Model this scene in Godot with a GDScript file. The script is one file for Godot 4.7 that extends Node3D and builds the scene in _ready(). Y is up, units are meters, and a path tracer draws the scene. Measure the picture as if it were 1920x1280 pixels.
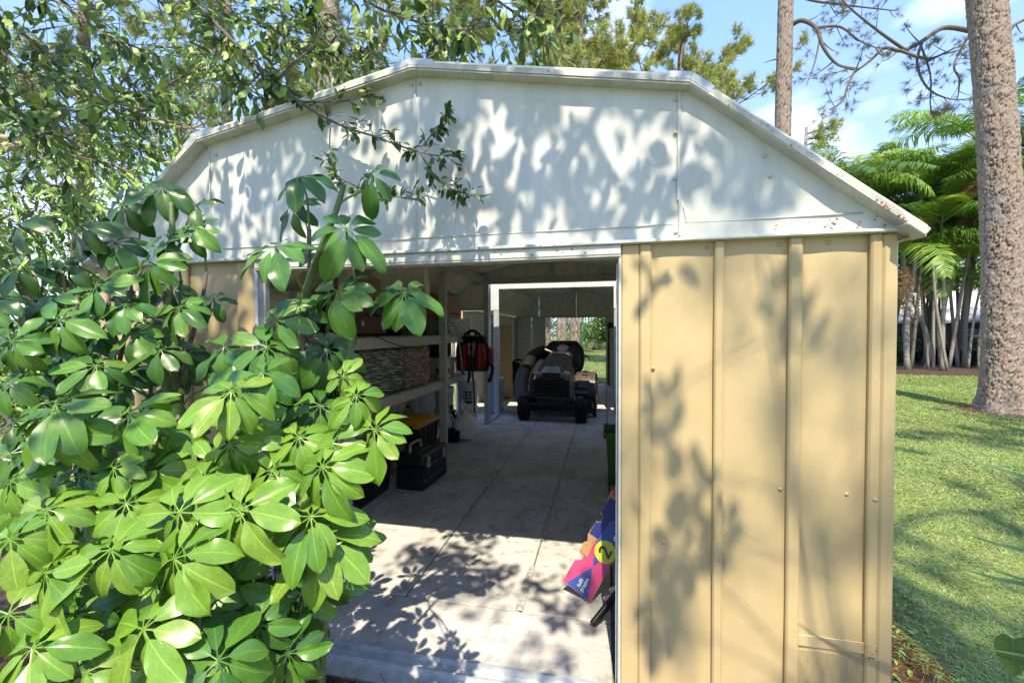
extends Node3D

var used := {}
var rng := RandomNumberGenerator.new()
var M := {}

# ---------------------------------------------------------------- mesh builder
class B:
	var st := SurfaceTool.new()
	func _init(smooth := false) -> void:
		st.begin(Mesh.PRIMITIVE_TRIANGLES)
		st.set_smooth_group(0 if smooth else -1)
	func v(p: Vector3, uv := Vector2.ZERO) -> void:
		st.set_uv(uv)
		st.add_vertex(p)
	func tri(a: Vector3, b: Vector3, c: Vector3, ua := Vector2.ZERO, ub := Vector2.RIGHT, uc := Vector2.ONE) -> void:
		v(a, ua); v(c, uc); v(b, ub)
	# corners counter-clockwise as seen from outside
	func quad(a: Vector3, b: Vector3, c: Vector3, d: Vector3, u0 := Vector2.ZERO, u1 := Vector2.ONE) -> void:
		var p := Vector2(u1.x, u0.y)
		var q := Vector2(u0.x, u1.y)
		tri(a, b, c, u0, p, u1)
		tri(a, c, d, u0, u1, q)
	# convex polygon turned away from the point `inside`
	func face(pts: Array, inside: Vector3) -> void:
		var n: Vector3 = (pts[1] - pts[0]).cross(pts[2] - pts[0])
		var mid := Vector3.ZERO
		for p in pts:
			mid += p
		mid /= pts.size()
		var f := n.dot(mid - inside) < 0.0
		for k in range(1, pts.size() - 1):
			var u := Vector2(0, 0)
			if f:
				tri(pts[0], pts[k + 1], pts[k], u, Vector2(1, 1), Vector2(1, 0))
			else:
				tri(pts[0], pts[k], pts[k + 1], u, Vector2(1, 0), Vector2(1, 1))
	func box(c: Vector3, s: Vector3, b := Basis.IDENTITY, ch := 0.0) -> void:
		var h := s * 0.5
		ch = minf(ch, minf(h.x, minf(h.y, h.z)) * 0.8)
		if ch <= 0.0:
			for ax in 3:
				for sg in [-1.0, 1.0]:
					var pts := []
					for k in [[-1, -1], [1, -1], [1, 1], [-1, 1]]:
						var o := Vector3.ZERO
						o[ax] = h[ax] * sg
						o[(ax + 1) % 3] = h[(ax + 1) % 3] * k[0]
						o[(ax + 2) % 3] = h[(ax + 2) % 3] * k[1]
						pts.append(c + b * o)
					face(pts, c)
			return
		var cv := func(sx: float, sy: float, sz: float, ax: int) -> Vector3:
			var o := Vector3(sx * h.x, sy * h.y, sz * h.z)
			var sv := Vector3(sx, sy, sz)
			for k in 3:
				if k != ax:
					o[k] -= sv[k] * ch
			return c + b * o
		for ax in 3:
			for sg in [-1.0, 1.0]:
				var pts := []
				for k in [[-1, -1], [1, -1], [1, 1], [-1, 1]]:
					var s3 := Vector3.ZERO
					s3[ax] = sg
					s3[(ax + 1) % 3] = k[0]
					s3[(ax + 2) % 3] = k[1]
					pts.append(cv.call(s3.x, s3.y, s3.z, ax))
				face(pts, c)
		for ax in 3:
			var a1 := (ax + 1) % 3
			var a2 := (ax + 2) % 3
			for s1 in [-1.0, 1.0]:
				for s2 in [-1.0, 1.0]:
					var lo := Vector3.ZERO
					lo[ax] = -1; lo[a1] = s1; lo[a2] = s2
					var hi := lo
					hi[ax] = 1
					face([cv.call(lo.x, lo.y, lo.z, a1), cv.call(hi.x, hi.y, hi.z, a1), cv.call(hi.x, hi.y, hi.z, a2), cv.call(lo.x, lo.y, lo.z, a2)], c)
		for sx in [-1.0, 1.0]:
			for sy in [-1.0, 1.0]:
				for sz in [-1.0, 1.0]:
					face([cv.call(sx, sy, sz, 0), cv.call(sx, sy, sz, 1), cv.call(sx, sy, sz, 2)], c)
	func bar(a: Vector3, b: Vector3, w: float, t: float, up := Vector3.UP, ch := 0.0) -> void:
		var d := (b - a).normalized()
		if absf(d.dot(up)) > 0.98:
			up = Vector3.RIGHT if absf(d.x) < 0.9 else Vector3.BACK
		var x := up.cross(d).normalized()
		var y := d.cross(x)
		box((a + b) * 0.5, Vector3(w, t, a.distance_to(b)), Basis(x, y, d), ch)
	func tube(pts: Array, r, sides := 8, cap := true, vscale := 1.0) -> void:
		var n := pts.size()
		var rings := []
		var nx := Vector3.ZERO
		var run := 0.0
		var runs := []
		for i in n:
			var d: Vector3 = (pts[mini(i + 1, n - 1)] - pts[maxi(i - 1, 0)]).normalized()
			if i == 0:
				nx = d.cross(Vector3.UP if absf(d.y) < 0.9 else Vector3.RIGHT).normalized()
			else:
				nx = (nx - d * nx.dot(d)).normalized()
				run += pts[i].distance_to(pts[i - 1])
			runs.append(run * vscale)
			var ny := d.cross(nx)
			var rr: float = r if not r is Array else r[i]
			var ring := []
			for k in sides + 1:
				var a := TAU * float(k % sides) / sides
				ring.append(pts[i] + (nx * cos(a) + ny * sin(a)) * rr)
			rings.append(ring)
		for i in n - 1:
			for k in sides:
				quad(rings[i][k], rings[i][k + 1], rings[i + 1][k + 1], rings[i + 1][k], Vector2(float(k) / sides, runs[i]), Vector2(float(k + 1) / sides, runs[i + 1]))
		if cap:
			for k in range(1, sides - 1):
				tri(rings[0][0], rings[0][k + 1], rings[0][k])
				tri(rings[n - 1][0], rings[n - 1][k], rings[n - 1][k + 1])
	# profile of (radius, height), turned about y
	func lathe(prof: Array, sides := 20, xf := Transform3D.IDENTITY) -> void:
		for i in prof.size() - 1:
			for k in sides:
				var a0 := TAU * k / sides
				var a1 := TAU * ((k + 1) % sides) / sides
				var p: Vector2 = prof[i]
				var q: Vector2 = prof[i + 1]
				var c0 := Vector3(cos(a0), 0, -sin(a0))
				var c1 := Vector3(cos(a1), 0, -sin(a1))
				var P := [xf * (c0 * p.x + Vector3(0, p.y, 0)), xf * (c1 * p.x + Vector3(0, p.y, 0)), xf * (c1 * q.x + Vector3(0, q.y, 0)), xf * (c0 * q.x + Vector3(0, q.y, 0))]
				var u0 := Vector2(float(k) / sides, float(i) / (prof.size() - 1))
				var u1 := Vector2(float(k + 1) / sides, float(i + 1) / (prof.size() - 1))
				if p.x < 1e-5:
					tri(P[0], P[2], P[3], u0, u1, Vector2(u0.x, u1.y))
				elif q.x < 1e-5:
					tri(P[0], P[1], P[2], u0, Vector2(u1.x, u0.y), u1)
				else:
					quad(P[0], P[1], P[2], P[3], u0, u1)
	# flat outline in xy with thickness d along z (from 0 to d)
	func slab(poly: PackedVector2Array, d: float, xf := Transform3D.IDENTITY) -> void:
		if Geometry2D.is_polygon_clockwise(poly):
			poly.reverse()
		var t := Geometry2D.triangulate_polygon(poly)
		var lo := poly[0]
		var hi := poly[0]
		for p in poly:
			lo = lo.min(p)
			hi = hi.max(p)
		var at := func(i: int, z: float) -> Vector3: return xf * Vector3(poly[i].x, poly[i].y, z)
		var uv := func(i: int) -> Vector2: return (poly[i] - lo) / (hi - lo)
		for i in range(0, t.size(), 3):
			var a := t[i]
			var b := t[i + 1]
			var c := t[i + 2]
			if (poly[b] - poly[a]).cross(poly[c] - poly[a]) < 0.0:
				var s := b
				b = c
				c = s
			tri(at.call(a, d), at.call(b, d), at.call(c, d), uv.call(a), uv.call(b), uv.call(c))
			tri(at.call(a, 0.0), at.call(c, 0.0), at.call(b, 0.0), uv.call(a), uv.call(c), uv.call(b))
		for i in poly.size():
			var j := (i + 1) % poly.size()
			quad(at.call(i, 0.0), at.call(j, 0.0), at.call(j, d), at.call(i, d))
	# f(u, v) -> Vector3 for u, v in 0..1; u to the right and v upwards as seen from outside
	func grid(nu: int, nv: int, f: Callable) -> void:
		var P := []
		for j in nv + 1:
			var row := []
			for i in nu + 1:
				row.append(f.call(float(i) / nu, float(j) / nv))
			P.append(row)
		for j in nv:
			for i in nu:
				quad(P[j][i], P[j][i + 1], P[j + 1][i + 1], P[j + 1][i], Vector2(float(i) / nu, float(j) / nv), Vector2(float(i + 1) / nu, float(j + 1) / nv))
	func done() -> ArrayMesh:
		st.generate_normals()
		st.index()
		return st.commit()

# ---------------------------------------------------------------- nodes
func numbered(called: String) -> String:
	var n: int = used.get(called, 0)
	used[called] = n + 1
	return called if n == 0 else "%s_%03d" % [called, n]

func tag(o: Node3D, label: String, category: String, group := "", kind := "") -> Node3D:
	o.set_meta("label", label)
	o.set_meta("category", category)
	if group:
		o.set_meta("group", group)
	if kind:
		o.set_meta("kind", kind)
	return o

func thing(called: String, label: String, category: String, at := Vector3.ZERO, yaw := 0.0, group := "") -> Node3D:
	var o := Node3D.new()
	o.name = numbered(called)
	add_child(o)
	o.position = at
	o.rotation.y = yaw
	return tag(o, label, category, group)

func put(called: String, mesh: Mesh, m: Material, parent: Node = self, at := Transform3D.IDENTITY) -> MeshInstance3D:
	var o := MeshInstance3D.new()
	o.mesh = mesh
	o.material_override = m
	o.transform = at
	if parent == self:
		o.name = numbered(called)
		add_child(o)
	else:
		o.name = called
		parent.add_child(o, true)
	return o

func struct(called: String, mesh: Mesh, m: Material, label := "") -> MeshInstance3D:
	var o := put(called, mesh, m)
	o.set_meta("kind", "structure")
	if label:
		o.set_meta("label", label)
	return o

func many(called: String, mesh: Mesh, m: Material, xfs: Array, cols: Array, parent: Node = self) -> MultiMeshInstance3D:
	var mm := MultiMesh.new()
	mm.transform_format = MultiMesh.TRANSFORM_3D
	mm.use_colors = true
	mm.mesh = mesh
	mm.instance_count = xfs.size()
	var buf := PackedFloat32Array()
	buf.resize(xfs.size() * 16)
	var nc := cols.size()
	for i in xfs.size():
		var t: Transform3D = xfs[i]
		var c: Color = cols[i % nc]
		var k := i * 16
		buf[k] = t.basis.x.x; buf[k + 1] = t.basis.y.x; buf[k + 2] = t.basis.z.x; buf[k + 3] = t.origin.x
		buf[k + 4] = t.basis.x.y; buf[k + 5] = t.basis.y.y; buf[k + 6] = t.basis.z.y; buf[k + 7] = t.origin.y
		buf[k + 8] = t.basis.x.z; buf[k + 9] = t.basis.y.z; buf[k + 10] = t.basis.z.z; buf[k + 11] = t.origin.z
		buf[k + 12] = c.r; buf[k + 13] = c.g; buf[k + 14] = c.b; buf[k + 15] = 1.0
	mm.buffer = buf
	var o := MultiMeshInstance3D.new()
	o.multimesh = mm
	o.material_override = m
	if parent == self:
		o.name = numbered(called)
		add_child(o)
	else:
		o.name = called
		parent.add_child(o, true)
	o.set_meta("kind", "stuff")
	return o

# ---------------------------------------------------------------- materials
func lin(r: float, g: float, b: float) -> Color:
	return Color(r, g, b).linear_to_srgb()

func mat(r: float, g: float, b: float, rough := 0.6, metal := 0.0) -> StandardMaterial3D:
	var m := StandardMaterial3D.new()
	m.albedo_color = lin(r, g, b)
	m.roughness = rough
	m.metallic = metal
	return m

func ntex(sd: int, freq: float, stops: Array, octaves := 5, kind := FastNoiseLite.TYPE_SIMPLEX_SMOOTH, size := 512) -> NoiseTexture2D:
	var n := FastNoiseLite.new()
	n.seed = sd
	n.frequency = freq
	n.noise_type = kind
	n.fractal_octaves = octaves
	var t := NoiseTexture2D.new()
	t.width = size
	t.height = size
	t.seamless = true
	t.noise = n
	var g := Gradient.new()
	var offs := PackedFloat32Array()
	var cols := PackedColorArray()
	for s in stops:
		offs.append(s[0])
		var c: Color = s[1]
		cols.append(c.linear_to_srgb())
	g.offsets = offs
	g.colors = cols
	t.color_ramp = g
	return t

func gray(x: float) -> Color:
	return Color(x, x, x)

# a surface of one colour, mottled and finely rough, laid on in world space
func surf(base: Color, spread: float, rough: float, scale: Vector3, sd: int, bump := 0.0, bump_freq := 0.02) -> StandardMaterial3D:
	var m := StandardMaterial3D.new()
	var d := base * (1.0 - spread)
	var l := base * (1.0 + spread * 0.7)
	m.albedo_texture = ntex(sd, 0.008, [[0.25, d], [0.5, base], [0.75, l]])
	m.roughness = rough
	m.uv1_triplanar = true
	m.uv1_world_triplanar = true
	m.uv1_scale = scale
	if bump > 0.0:
		m.heightmap_enabled = true
		m.heightmap_scale = bump
		m.heightmap_texture = ntex(sd + 7, bump_freq, [[0.2, Color.BLACK], [0.8, Color.WHITE]])
	return m

func leaf_mat(c: Color, rough: float, through: float, tex: Texture2D = null, tint := false) -> StandardMaterial3D:
	var m := StandardMaterial3D.new()
	m.albedo_color = c.linear_to_srgb()
	m.roughness = rough
	m.albedo_texture = tex
	m.backlight_enabled = true
	m.backlight = Color(through * 0.8, through, through * 0.25)
	m.vertex_color_use_as_albedo = tint
	m.cull_mode = BaseMaterial3D.CULL_DISABLED
	return m

func rand(a: float, b: float) -> float:
	return rng.randf_range(a, b)

func rdir() -> Vector3:
	return Vector3(rng.randfn(), rng.randfn(), rng.randfn()).normalized()

func aim(dir: Vector3, up: Vector3, s := 1.0) -> Basis:
	# y along dir, z as near `up` as can be
	var y := dir.normalized()
	var x := y.cross(up)
	if x.length() < 0.01:
		x = y.cross(Vector3(0.3, 0.2, 0.9))
	x = x.normalized()
	return Basis(x, y, x.cross(y)).scaled(Vector3.ONE * s)

func bez(a: Vector3, b: Vector3, c: Vector3, d: Vector3, n: int) -> Array:
	var out := []
	for i in n + 1:
		out.append(a.bezier_interpolate(b, c, d, float(i) / n))
	return out

func smooth(pts: Array, per := 6) -> Array:
	var c := []
	var n := pts.size()
	for i in n - 1:
		var p0: Vector3 = pts[maxi(i - 1, 0)]
		var p3: Vector3 = pts[mini(i + 2, n - 1)]
		for k in per:
			c.append(pts[i].cubic_interpolate(pts[i + 1], p0, p3, float(k) / per))
	c.append(pts[n - 1])
	return c

func taper(n: int, a: float, b: float) -> Array:
	var out := []
	for i in n:
		out.append(lerpf(a, b, float(i) / maxf(n - 1, 1)))
	return out

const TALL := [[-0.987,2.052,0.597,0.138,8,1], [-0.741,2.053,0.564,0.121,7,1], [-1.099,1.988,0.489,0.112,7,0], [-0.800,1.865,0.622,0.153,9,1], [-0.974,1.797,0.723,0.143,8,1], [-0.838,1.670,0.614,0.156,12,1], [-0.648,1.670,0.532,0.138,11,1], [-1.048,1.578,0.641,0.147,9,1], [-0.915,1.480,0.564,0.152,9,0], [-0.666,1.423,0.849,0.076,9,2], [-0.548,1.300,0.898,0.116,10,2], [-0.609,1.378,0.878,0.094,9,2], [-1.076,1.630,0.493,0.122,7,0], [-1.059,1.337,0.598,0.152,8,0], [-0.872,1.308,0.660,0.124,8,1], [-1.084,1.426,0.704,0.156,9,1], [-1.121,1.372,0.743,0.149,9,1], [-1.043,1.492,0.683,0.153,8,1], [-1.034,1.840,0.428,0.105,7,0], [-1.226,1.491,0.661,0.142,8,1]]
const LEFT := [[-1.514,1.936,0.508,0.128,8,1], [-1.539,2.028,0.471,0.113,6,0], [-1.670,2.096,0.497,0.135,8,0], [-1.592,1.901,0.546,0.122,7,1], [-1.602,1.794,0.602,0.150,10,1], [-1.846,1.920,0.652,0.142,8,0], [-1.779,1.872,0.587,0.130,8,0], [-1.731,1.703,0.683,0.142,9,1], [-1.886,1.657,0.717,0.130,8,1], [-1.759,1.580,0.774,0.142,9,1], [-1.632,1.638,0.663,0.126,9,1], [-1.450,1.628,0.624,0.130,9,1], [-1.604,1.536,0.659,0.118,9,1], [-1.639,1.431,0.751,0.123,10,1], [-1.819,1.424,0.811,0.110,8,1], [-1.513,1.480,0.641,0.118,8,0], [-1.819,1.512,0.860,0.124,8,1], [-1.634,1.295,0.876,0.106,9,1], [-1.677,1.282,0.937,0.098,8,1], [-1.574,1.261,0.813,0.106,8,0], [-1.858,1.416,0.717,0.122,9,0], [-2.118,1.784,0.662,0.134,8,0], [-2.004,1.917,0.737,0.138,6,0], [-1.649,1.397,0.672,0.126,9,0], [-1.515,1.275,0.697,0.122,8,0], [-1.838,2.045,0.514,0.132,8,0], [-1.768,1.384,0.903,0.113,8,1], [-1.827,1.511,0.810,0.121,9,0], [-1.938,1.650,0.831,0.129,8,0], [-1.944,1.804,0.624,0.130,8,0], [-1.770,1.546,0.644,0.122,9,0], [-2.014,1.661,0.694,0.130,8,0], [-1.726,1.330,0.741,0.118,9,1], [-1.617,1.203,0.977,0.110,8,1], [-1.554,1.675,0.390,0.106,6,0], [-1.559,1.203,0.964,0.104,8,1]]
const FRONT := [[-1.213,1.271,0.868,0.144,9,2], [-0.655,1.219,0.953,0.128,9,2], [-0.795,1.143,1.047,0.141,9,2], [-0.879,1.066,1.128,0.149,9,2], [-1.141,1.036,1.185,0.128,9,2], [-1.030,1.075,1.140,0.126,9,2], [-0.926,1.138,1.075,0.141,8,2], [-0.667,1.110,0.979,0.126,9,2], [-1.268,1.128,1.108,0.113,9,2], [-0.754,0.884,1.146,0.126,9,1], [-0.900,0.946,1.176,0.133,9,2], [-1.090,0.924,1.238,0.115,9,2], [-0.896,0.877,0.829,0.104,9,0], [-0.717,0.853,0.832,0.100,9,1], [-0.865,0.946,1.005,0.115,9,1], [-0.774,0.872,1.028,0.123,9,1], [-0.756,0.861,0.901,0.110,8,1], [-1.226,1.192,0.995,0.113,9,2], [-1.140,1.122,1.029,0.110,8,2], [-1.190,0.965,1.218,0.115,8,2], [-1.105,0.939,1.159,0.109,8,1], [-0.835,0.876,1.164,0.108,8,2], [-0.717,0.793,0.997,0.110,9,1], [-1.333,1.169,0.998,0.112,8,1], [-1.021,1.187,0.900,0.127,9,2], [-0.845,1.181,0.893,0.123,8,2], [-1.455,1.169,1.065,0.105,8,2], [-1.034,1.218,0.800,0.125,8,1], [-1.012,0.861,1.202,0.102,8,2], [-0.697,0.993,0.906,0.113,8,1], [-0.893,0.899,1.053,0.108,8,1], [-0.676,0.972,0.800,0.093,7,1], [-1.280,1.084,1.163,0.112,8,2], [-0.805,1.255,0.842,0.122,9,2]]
const STEM_A := [Vector3(-1.164,0.862,0.631), Vector3(-1.119,1.254,0.602), Vector3(-1.049,1.579,0.580), Vector3(-0.989,1.668,0.575), Vector3(-0.931,1.810,0.570), Vector3(-0.870,1.929,0.574), Vector3(-0.835,2.022,0.575)]
const STEM_B := [Vector3(-1.513,1.025,0.651), Vector3(-1.545,1.276,0.601), Vector3(-1.591,1.585,0.553), Vector3(-1.592,1.886,0.526), Vector3(-1.616,2.032,0.507)]
const OAK_T0 := [Vector3(-2.226,3.370,-0.067), Vector3(-1.956,3.126,-0.017), Vector3(-1.689,2.872,0.034), Vector3(-1.390,2.609,0.078), Vector3(-1.167,2.473,0.084), Vector3(-0.999,2.402,0.100), Vector3(-0.816,2.321,0.114), Vector3(-0.688,2.281,0.118), Vector3(-0.626,2.290,0.105)]
const OAK_T1 := [Vector3(-0.778,2.312,0.116), Vector3(-0.696,2.189,0.142), Vector3(-0.630,2.133,0.150), Vector3(-0.566,2.107,0.147), Vector3(-0.514,2.086,0.146)]
const OAK_T2 := [Vector3(-0.767,2.328,0.113), Vector3(-0.714,2.381,0.111), Vector3(-0.674,2.437,0.101), Vector3(-0.657,2.466,0.097)]
const OAK_T3 := [Vector3(-1.072,2.176,0.275), Vector3(-0.978,2.125,0.266), Vector3(-0.888,2.095,0.257), Vector3(-0.800,2.075,0.249), Vector3(-0.727,2.062,0.234)]
const OAK_T4 := [Vector3(-1.222,2.466,0.086), Vector3(-1.156,2.300,0.188), Vector3(-1.072,2.176,0.275)]
const OAK_T5 := [Vector3(-1.390,2.609,0.078), Vector3(-1.185,2.598,0.054), Vector3(-1.060,2.617,0.037), Vector3(-0.988,2.592,0.022)]
const OAK_T6 := [Vector3(-1.997,3.639,-0.429), Vector3(-1.739,3.372,-0.376), Vector3(-1.437,3.209,-0.335), Vector3(-1.236,3.028,-0.323), Vector3(-1.112,2.882,-0.295)]
const OAK_T7 := [Vector3(-1.437,3.506,-0.342), Vector3(-1.210,3.281,-0.283), Vector3(-0.944,3.123,-0.235), Vector3(-0.698,3.011,-0.183), Vector3(-0.483,3.001,-0.178), Vector3(-0.326,2.990,-0.160)]
const OAK_T8 := [Vector3(-0.597,3.206,-0.209), Vector3(-0.434,3.064,-0.190), Vector3(-0.310,2.962,-0.214), Vector3(-0.285,2.861,-0.217)]
const OAK_T9 := [Vector3(-3.383,3.453,0.078), Vector3(-3.047,3.145,0.115), Vector3(-2.728,2.911,0.154), Vector3(-2.509,2.746,0.162), Vector3(-2.337,2.640,0.178)]
const OAK_T10 := [Vector3(-3.554,3.347,0.015), Vector3(-3.208,3.007,0.050), Vector3(-2.970,2.801,0.055), Vector3(-2.767,2.575,0.068)]
const OAK_T11 := [Vector3(-3.100,2.912,0.234), Vector3(-2.940,2.694,0.205), Vector3(-2.807,2.503,0.180), Vector3(-2.639,2.321,0.199)]
const OAK_T12 := [Vector3(-3.342,3.563,-0.036), Vector3(-2.947,3.362,-0.014), Vector3(-2.686,3.178,-0.014), Vector3(-2.434,3.057,-0.015)]
const OAK_T13 := [Vector3(-1.739,3.558,-0.380), Vector3(-1.585,3.244,-0.355), Vector3(-1.436,3.001,-0.331), Vector3(-1.378,2.767,-0.287)]
const OAK_T14 := [Vector3(-2.466,3.722,-0.432), Vector3(-2.186,3.447,-0.384), Vector3(-1.860,3.280,-0.348), Vector3(-1.644,3.093,-0.339)]
const OAK_T15 := [Vector3(-1.043,3.395,-0.322), Vector3(-0.912,3.159,-0.294), Vector3(-0.857,3.020,-0.302), Vector3(-0.911,2.950,-0.289)]
const OAK_T16 := [Vector3(-1.876,3.044,-0.032), Vector3(-1.859,2.877,0.019), Vector3(-1.740,2.742,0.047), Vector3(-1.663,2.664,0.033)]
const OAK_T17 := [Vector3(-1.525,2.738,0.052), Vector3(-1.426,2.839,0.029), Vector3(-1.359,2.948,-0.039)]
const OAK := [OAK_T0, OAK_T1, OAK_T2, OAK_T3, OAK_T4, OAK_T5, OAK_T6, OAK_T7, OAK_T8, OAK_T9, OAK_T10, OAK_T11, OAK_T12, OAK_T13, OAK_T14, OAK_T15, OAK_T16, OAK_T17]
const NAR_N0 := [Vector3(-5.492,3.137,-0.893), Vector3(-5.200,3.304,-1.165), Vector3(-4.952,3.536,-1.428), Vector3(-4.709,3.782,-1.690), Vector3(-4.589,4.008,-1.926)]
const NAR_N1 := [Vector3(-4.952,3.536,-1.428), Vector3(-4.749,3.743,-1.476), Vector3(-4.597,4.002,-1.515), Vector3(-4.496,4.210,-1.541)]
const NAR_N2 := [Vector3(-4.709,3.782,-1.690), Vector3(-4.342,3.634,-1.664), Vector3(-4.082,3.580,-1.718), Vector3(-3.900,3.633,-1.759)]
const NAR_N3 := [Vector3(-5.200,3.304,-1.165), Vector3(-4.740,3.152,-1.158), Vector3(-4.362,3.054,-1.237), Vector3(-4.126,2.957,-1.286)]
const NAR_N4 := [Vector3(-5.308,3.536,-0.942), Vector3(-5.104,3.887,-1.198), Vector3(-4.852,4.159,-1.464), Vector3(-4.550,4.446,-1.739), Vector3(-4.231,4.444,-1.808)]
const NAR_N5 := [Vector3(-5.072,2.718,-0.770), Vector3(-4.899,2.842,-0.912), Vector3(-4.586,2.795,-0.978), Vector3(-4.388,2.687,-1.121)]
const NAR_N6 := [Vector3(-4.550,3.794,-1.622), Vector3(-4.186,4.059,-1.707), Vector3(-3.874,4.165,-1.776), Vector3(-3.666,4.058,-1.819)]
const NAR_N7 := [Vector3(-4.830,2.358,-0.609), Vector3(-4.676,2.511,-0.748), Vector3(-4.548,2.494,-0.877)]
const NAR_N8 := [Vector3(-5.507,3.142,-1.504), Vector3(-5.081,3.413,-1.602), Vector3(-4.655,3.466,-1.695), Vector3(-4.380,3.397,-1.855)]
const NARROW := [NAR_N0, NAR_N1, NAR_N2, NAR_N3, NAR_N4, NAR_N5, NAR_N6, NAR_N7, NAR_N8]
const LIMB_L0 := [Vector3(8.232,8.414,-10.207), Vector3(7.455,8.349,-9.834), Vector3(6.785,7.881,-9.475), Vector3(6.316,7.641,-9.266), Vector3(5.974,7.700,-9.194), Vector3(5.633,7.411,-9.114), Vector3(5.349,7.237,-9.049), Vector3(4.951,7.332,-8.965)]
const LIMB_L1 := [Vector3(6.316,7.641,-9.266), Vector3(6.738,7.339,-9.145), Vector3(7.183,7.508,-9.245), Vector3(7.598,7.745,-9.442)]
const LIMB_L2 := [Vector3(6.842,7.905,-9.488), Vector3(6.657,7.349,-9.333), Vector3(6.812,6.769,-9.251), Vector3(7.263,6.537,-9.342), Vector3(7.713,6.536,-9.439)]
const LIMB_L3 := [Vector3(9.046,8.448,-10.383), Vector3(9.629,8.846,-10.825), Vector3(10.583,9.393,-11.452)]
const LIMB_L4 := [Vector3(5.349,7.237,-9.049), Vector3(5.124,6.832,-8.889), Vector3(5.012,6.487,-8.857), Vector3(4.731,6.315,-8.793)]
const LIMB_L5 := [Vector3(8.125,8.296,-10.079), Vector3(7.612,7.470,-9.746), Vector3(7.648,7.056,-9.642), Vector3(7.591,6.586,-9.619)]
const LIMB_L6 := [Vector3(6.429,7.641,-9.290), Vector3(5.798,7.980,-9.060), Vector3(5.178,8.368,-8.833), Vector3(4.843,8.711,-8.769)]
const LIMB_L7 := [Vector3(6.785,7.881,-9.475), Vector3(6.942,7.116,-9.389), Vector3(6.943,6.418,-9.373), Vector3(7.057,6.127,-9.391)]
const LIMBS := [LIMB_L0, LIMB_L1, LIMB_L2, LIMB_L3, LIMB_L4, LIMB_L5, LIMB_L6, LIMB_L7]
const THIN_M0 := [Vector3(5.540,10.794,-12.854), Vector3(5.733,10.761,-12.690), Vector3(6.025,10.398,-12.540), Vector3(6.205,9.739,-12.461), Vector3(6.584,9.273,-12.532), Vector3(7.114,9.148,-12.644)]
const THIN_M1 := [Vector3(6.025,10.398,-12.540), Vector3(6.658,10.356,-12.573), Vector3(7.130,9.900,-12.562), Vector3(7.594,9.603,-12.553)]
const THIN_M2 := [Vector3(5.274,9.749,-12.773), Vector3(4.921,9.655,-12.593), Vector3(4.672,9.560,-12.537)]
const THIN_M3 := [Vector3(6.178,10.272,-12.570), Vector3(5.979,9.430,-12.406), Vector3(5.828,8.967,-12.363), Vector3(5.708,8.658,-12.330)]
const THIN_M4 := [Vector3(5.271,11.840,-12.819), Vector3(6.011,11.439,-12.867), Vector3(7.049,11.200,-12.983), Vector3(8.311,10.889,-13.043)]
const THIN := [THIN_M0, THIN_M1, THIN_M2, THIN_M3, THIN_M4]
const MIDDLE := [[-1.235,1.322,0.947,0.138,8,2], [-1.152,0.857,0.833,0.133,9,2], [-1.059,0.882,0.903,0.111,8,1], [-1.327,1.290,1.031,0.139,8,2], [-1.084,1.159,0.759,0.125,9,1], [-1.036,1.256,0.786,0.132,8,2], [-1.264,0.837,0.895,0.126,9,1], [-1.321,0.894,0.975,0.132,9,2], [-1.015,1.186,0.867,0.114,9,2], [-1.111,0.975,1.039,0.133,8,2], [-0.932,0.886,0.963,0.113,8,2], [-1.637,1.110,0.939,0.118,9,2], [-1.499,0.924,0.966,0.139,8,2], [-0.912,1.428,0.846,0.121,9,1], [-0.917,0.820,1.003,0.131,9,2], [-1.173,0.854,1.080,0.134,8,1], [-1.314,0.951,0.956,0.118,8,2], [-1.837,0.965,0.919,0.128,8,2], [-1.482,0.625,0.978,0.110,9,1], [-0.846,1.056,0.752,0.120,8,2], [-1.392,1.243,0.948,0.120,9,1], [-0.959,1.244,0.910,0.116,9,2], [-1.144,1.083,0.777,0.111,9,2], [-1.546,1.068,0.992,0.121,8,2], [-0.931,1.389,0.928,0.124,9,2], [-0.935,1.246,0.881,0.118,9,2], [-1.553,0.562,0.914,0.129,9,1], [-1.466,0.791,0.969,0.114,8,2], [-1.079,0.608,0.887,0.119,9,2], [-1.418,0.949,1.009,0.111,9,2], [-1.229,0.640,0.878,0.119,8,2], [-1.447,0.906,0.955,0.128,8,2], [-1.033,0.993,0.817,0.111,9,1], [-0.666,1.038,0.935,0.138,9,2], [-1.519,0.894,0.886,0.113,9,1], [-0.910,0.786,1.026,0.125,9,1], [-1.061,0.700,0.858,0.129,9,2], [-1.496,0.739,0.997,0.111,9,2], [-1.083,0.827,0.883,0.120,9,2], [-0.895,1.221,0.839,0.128,9,2], [-1.524,0.729,0.924,0.114,8,2], [-0.659,1.264,0.910,0.139,9,2], [-1.417,0.744,1.012,0.121,9,2], [-0.983,1.002,0.894,0.125,8,2], [-1.327,0.605,0.916,0.116,8,2], [-1.182,1.170,0.944,0.124,9,2], [-1.283,0.936,1.028,0.130,8,2], [-0.904,0.767,0.969,0.133,9,1], [-1.269,0.626,0.793,0.128,8,2], [-0.934,1.017,0.988,0.134,9,2], [-0.929,1.030,0.855,0.123,8,2], [-0.872,1.172,0.870,0.123,8,2], [-1.271,0.631,0.962,0.138,9,2], [-1.225,0.731,0.892,0.119,9,2], [-0.964,1.183,0.976,0.117,9,2], [-1.362,1.358,1.029,0.140,8,1]]
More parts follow.
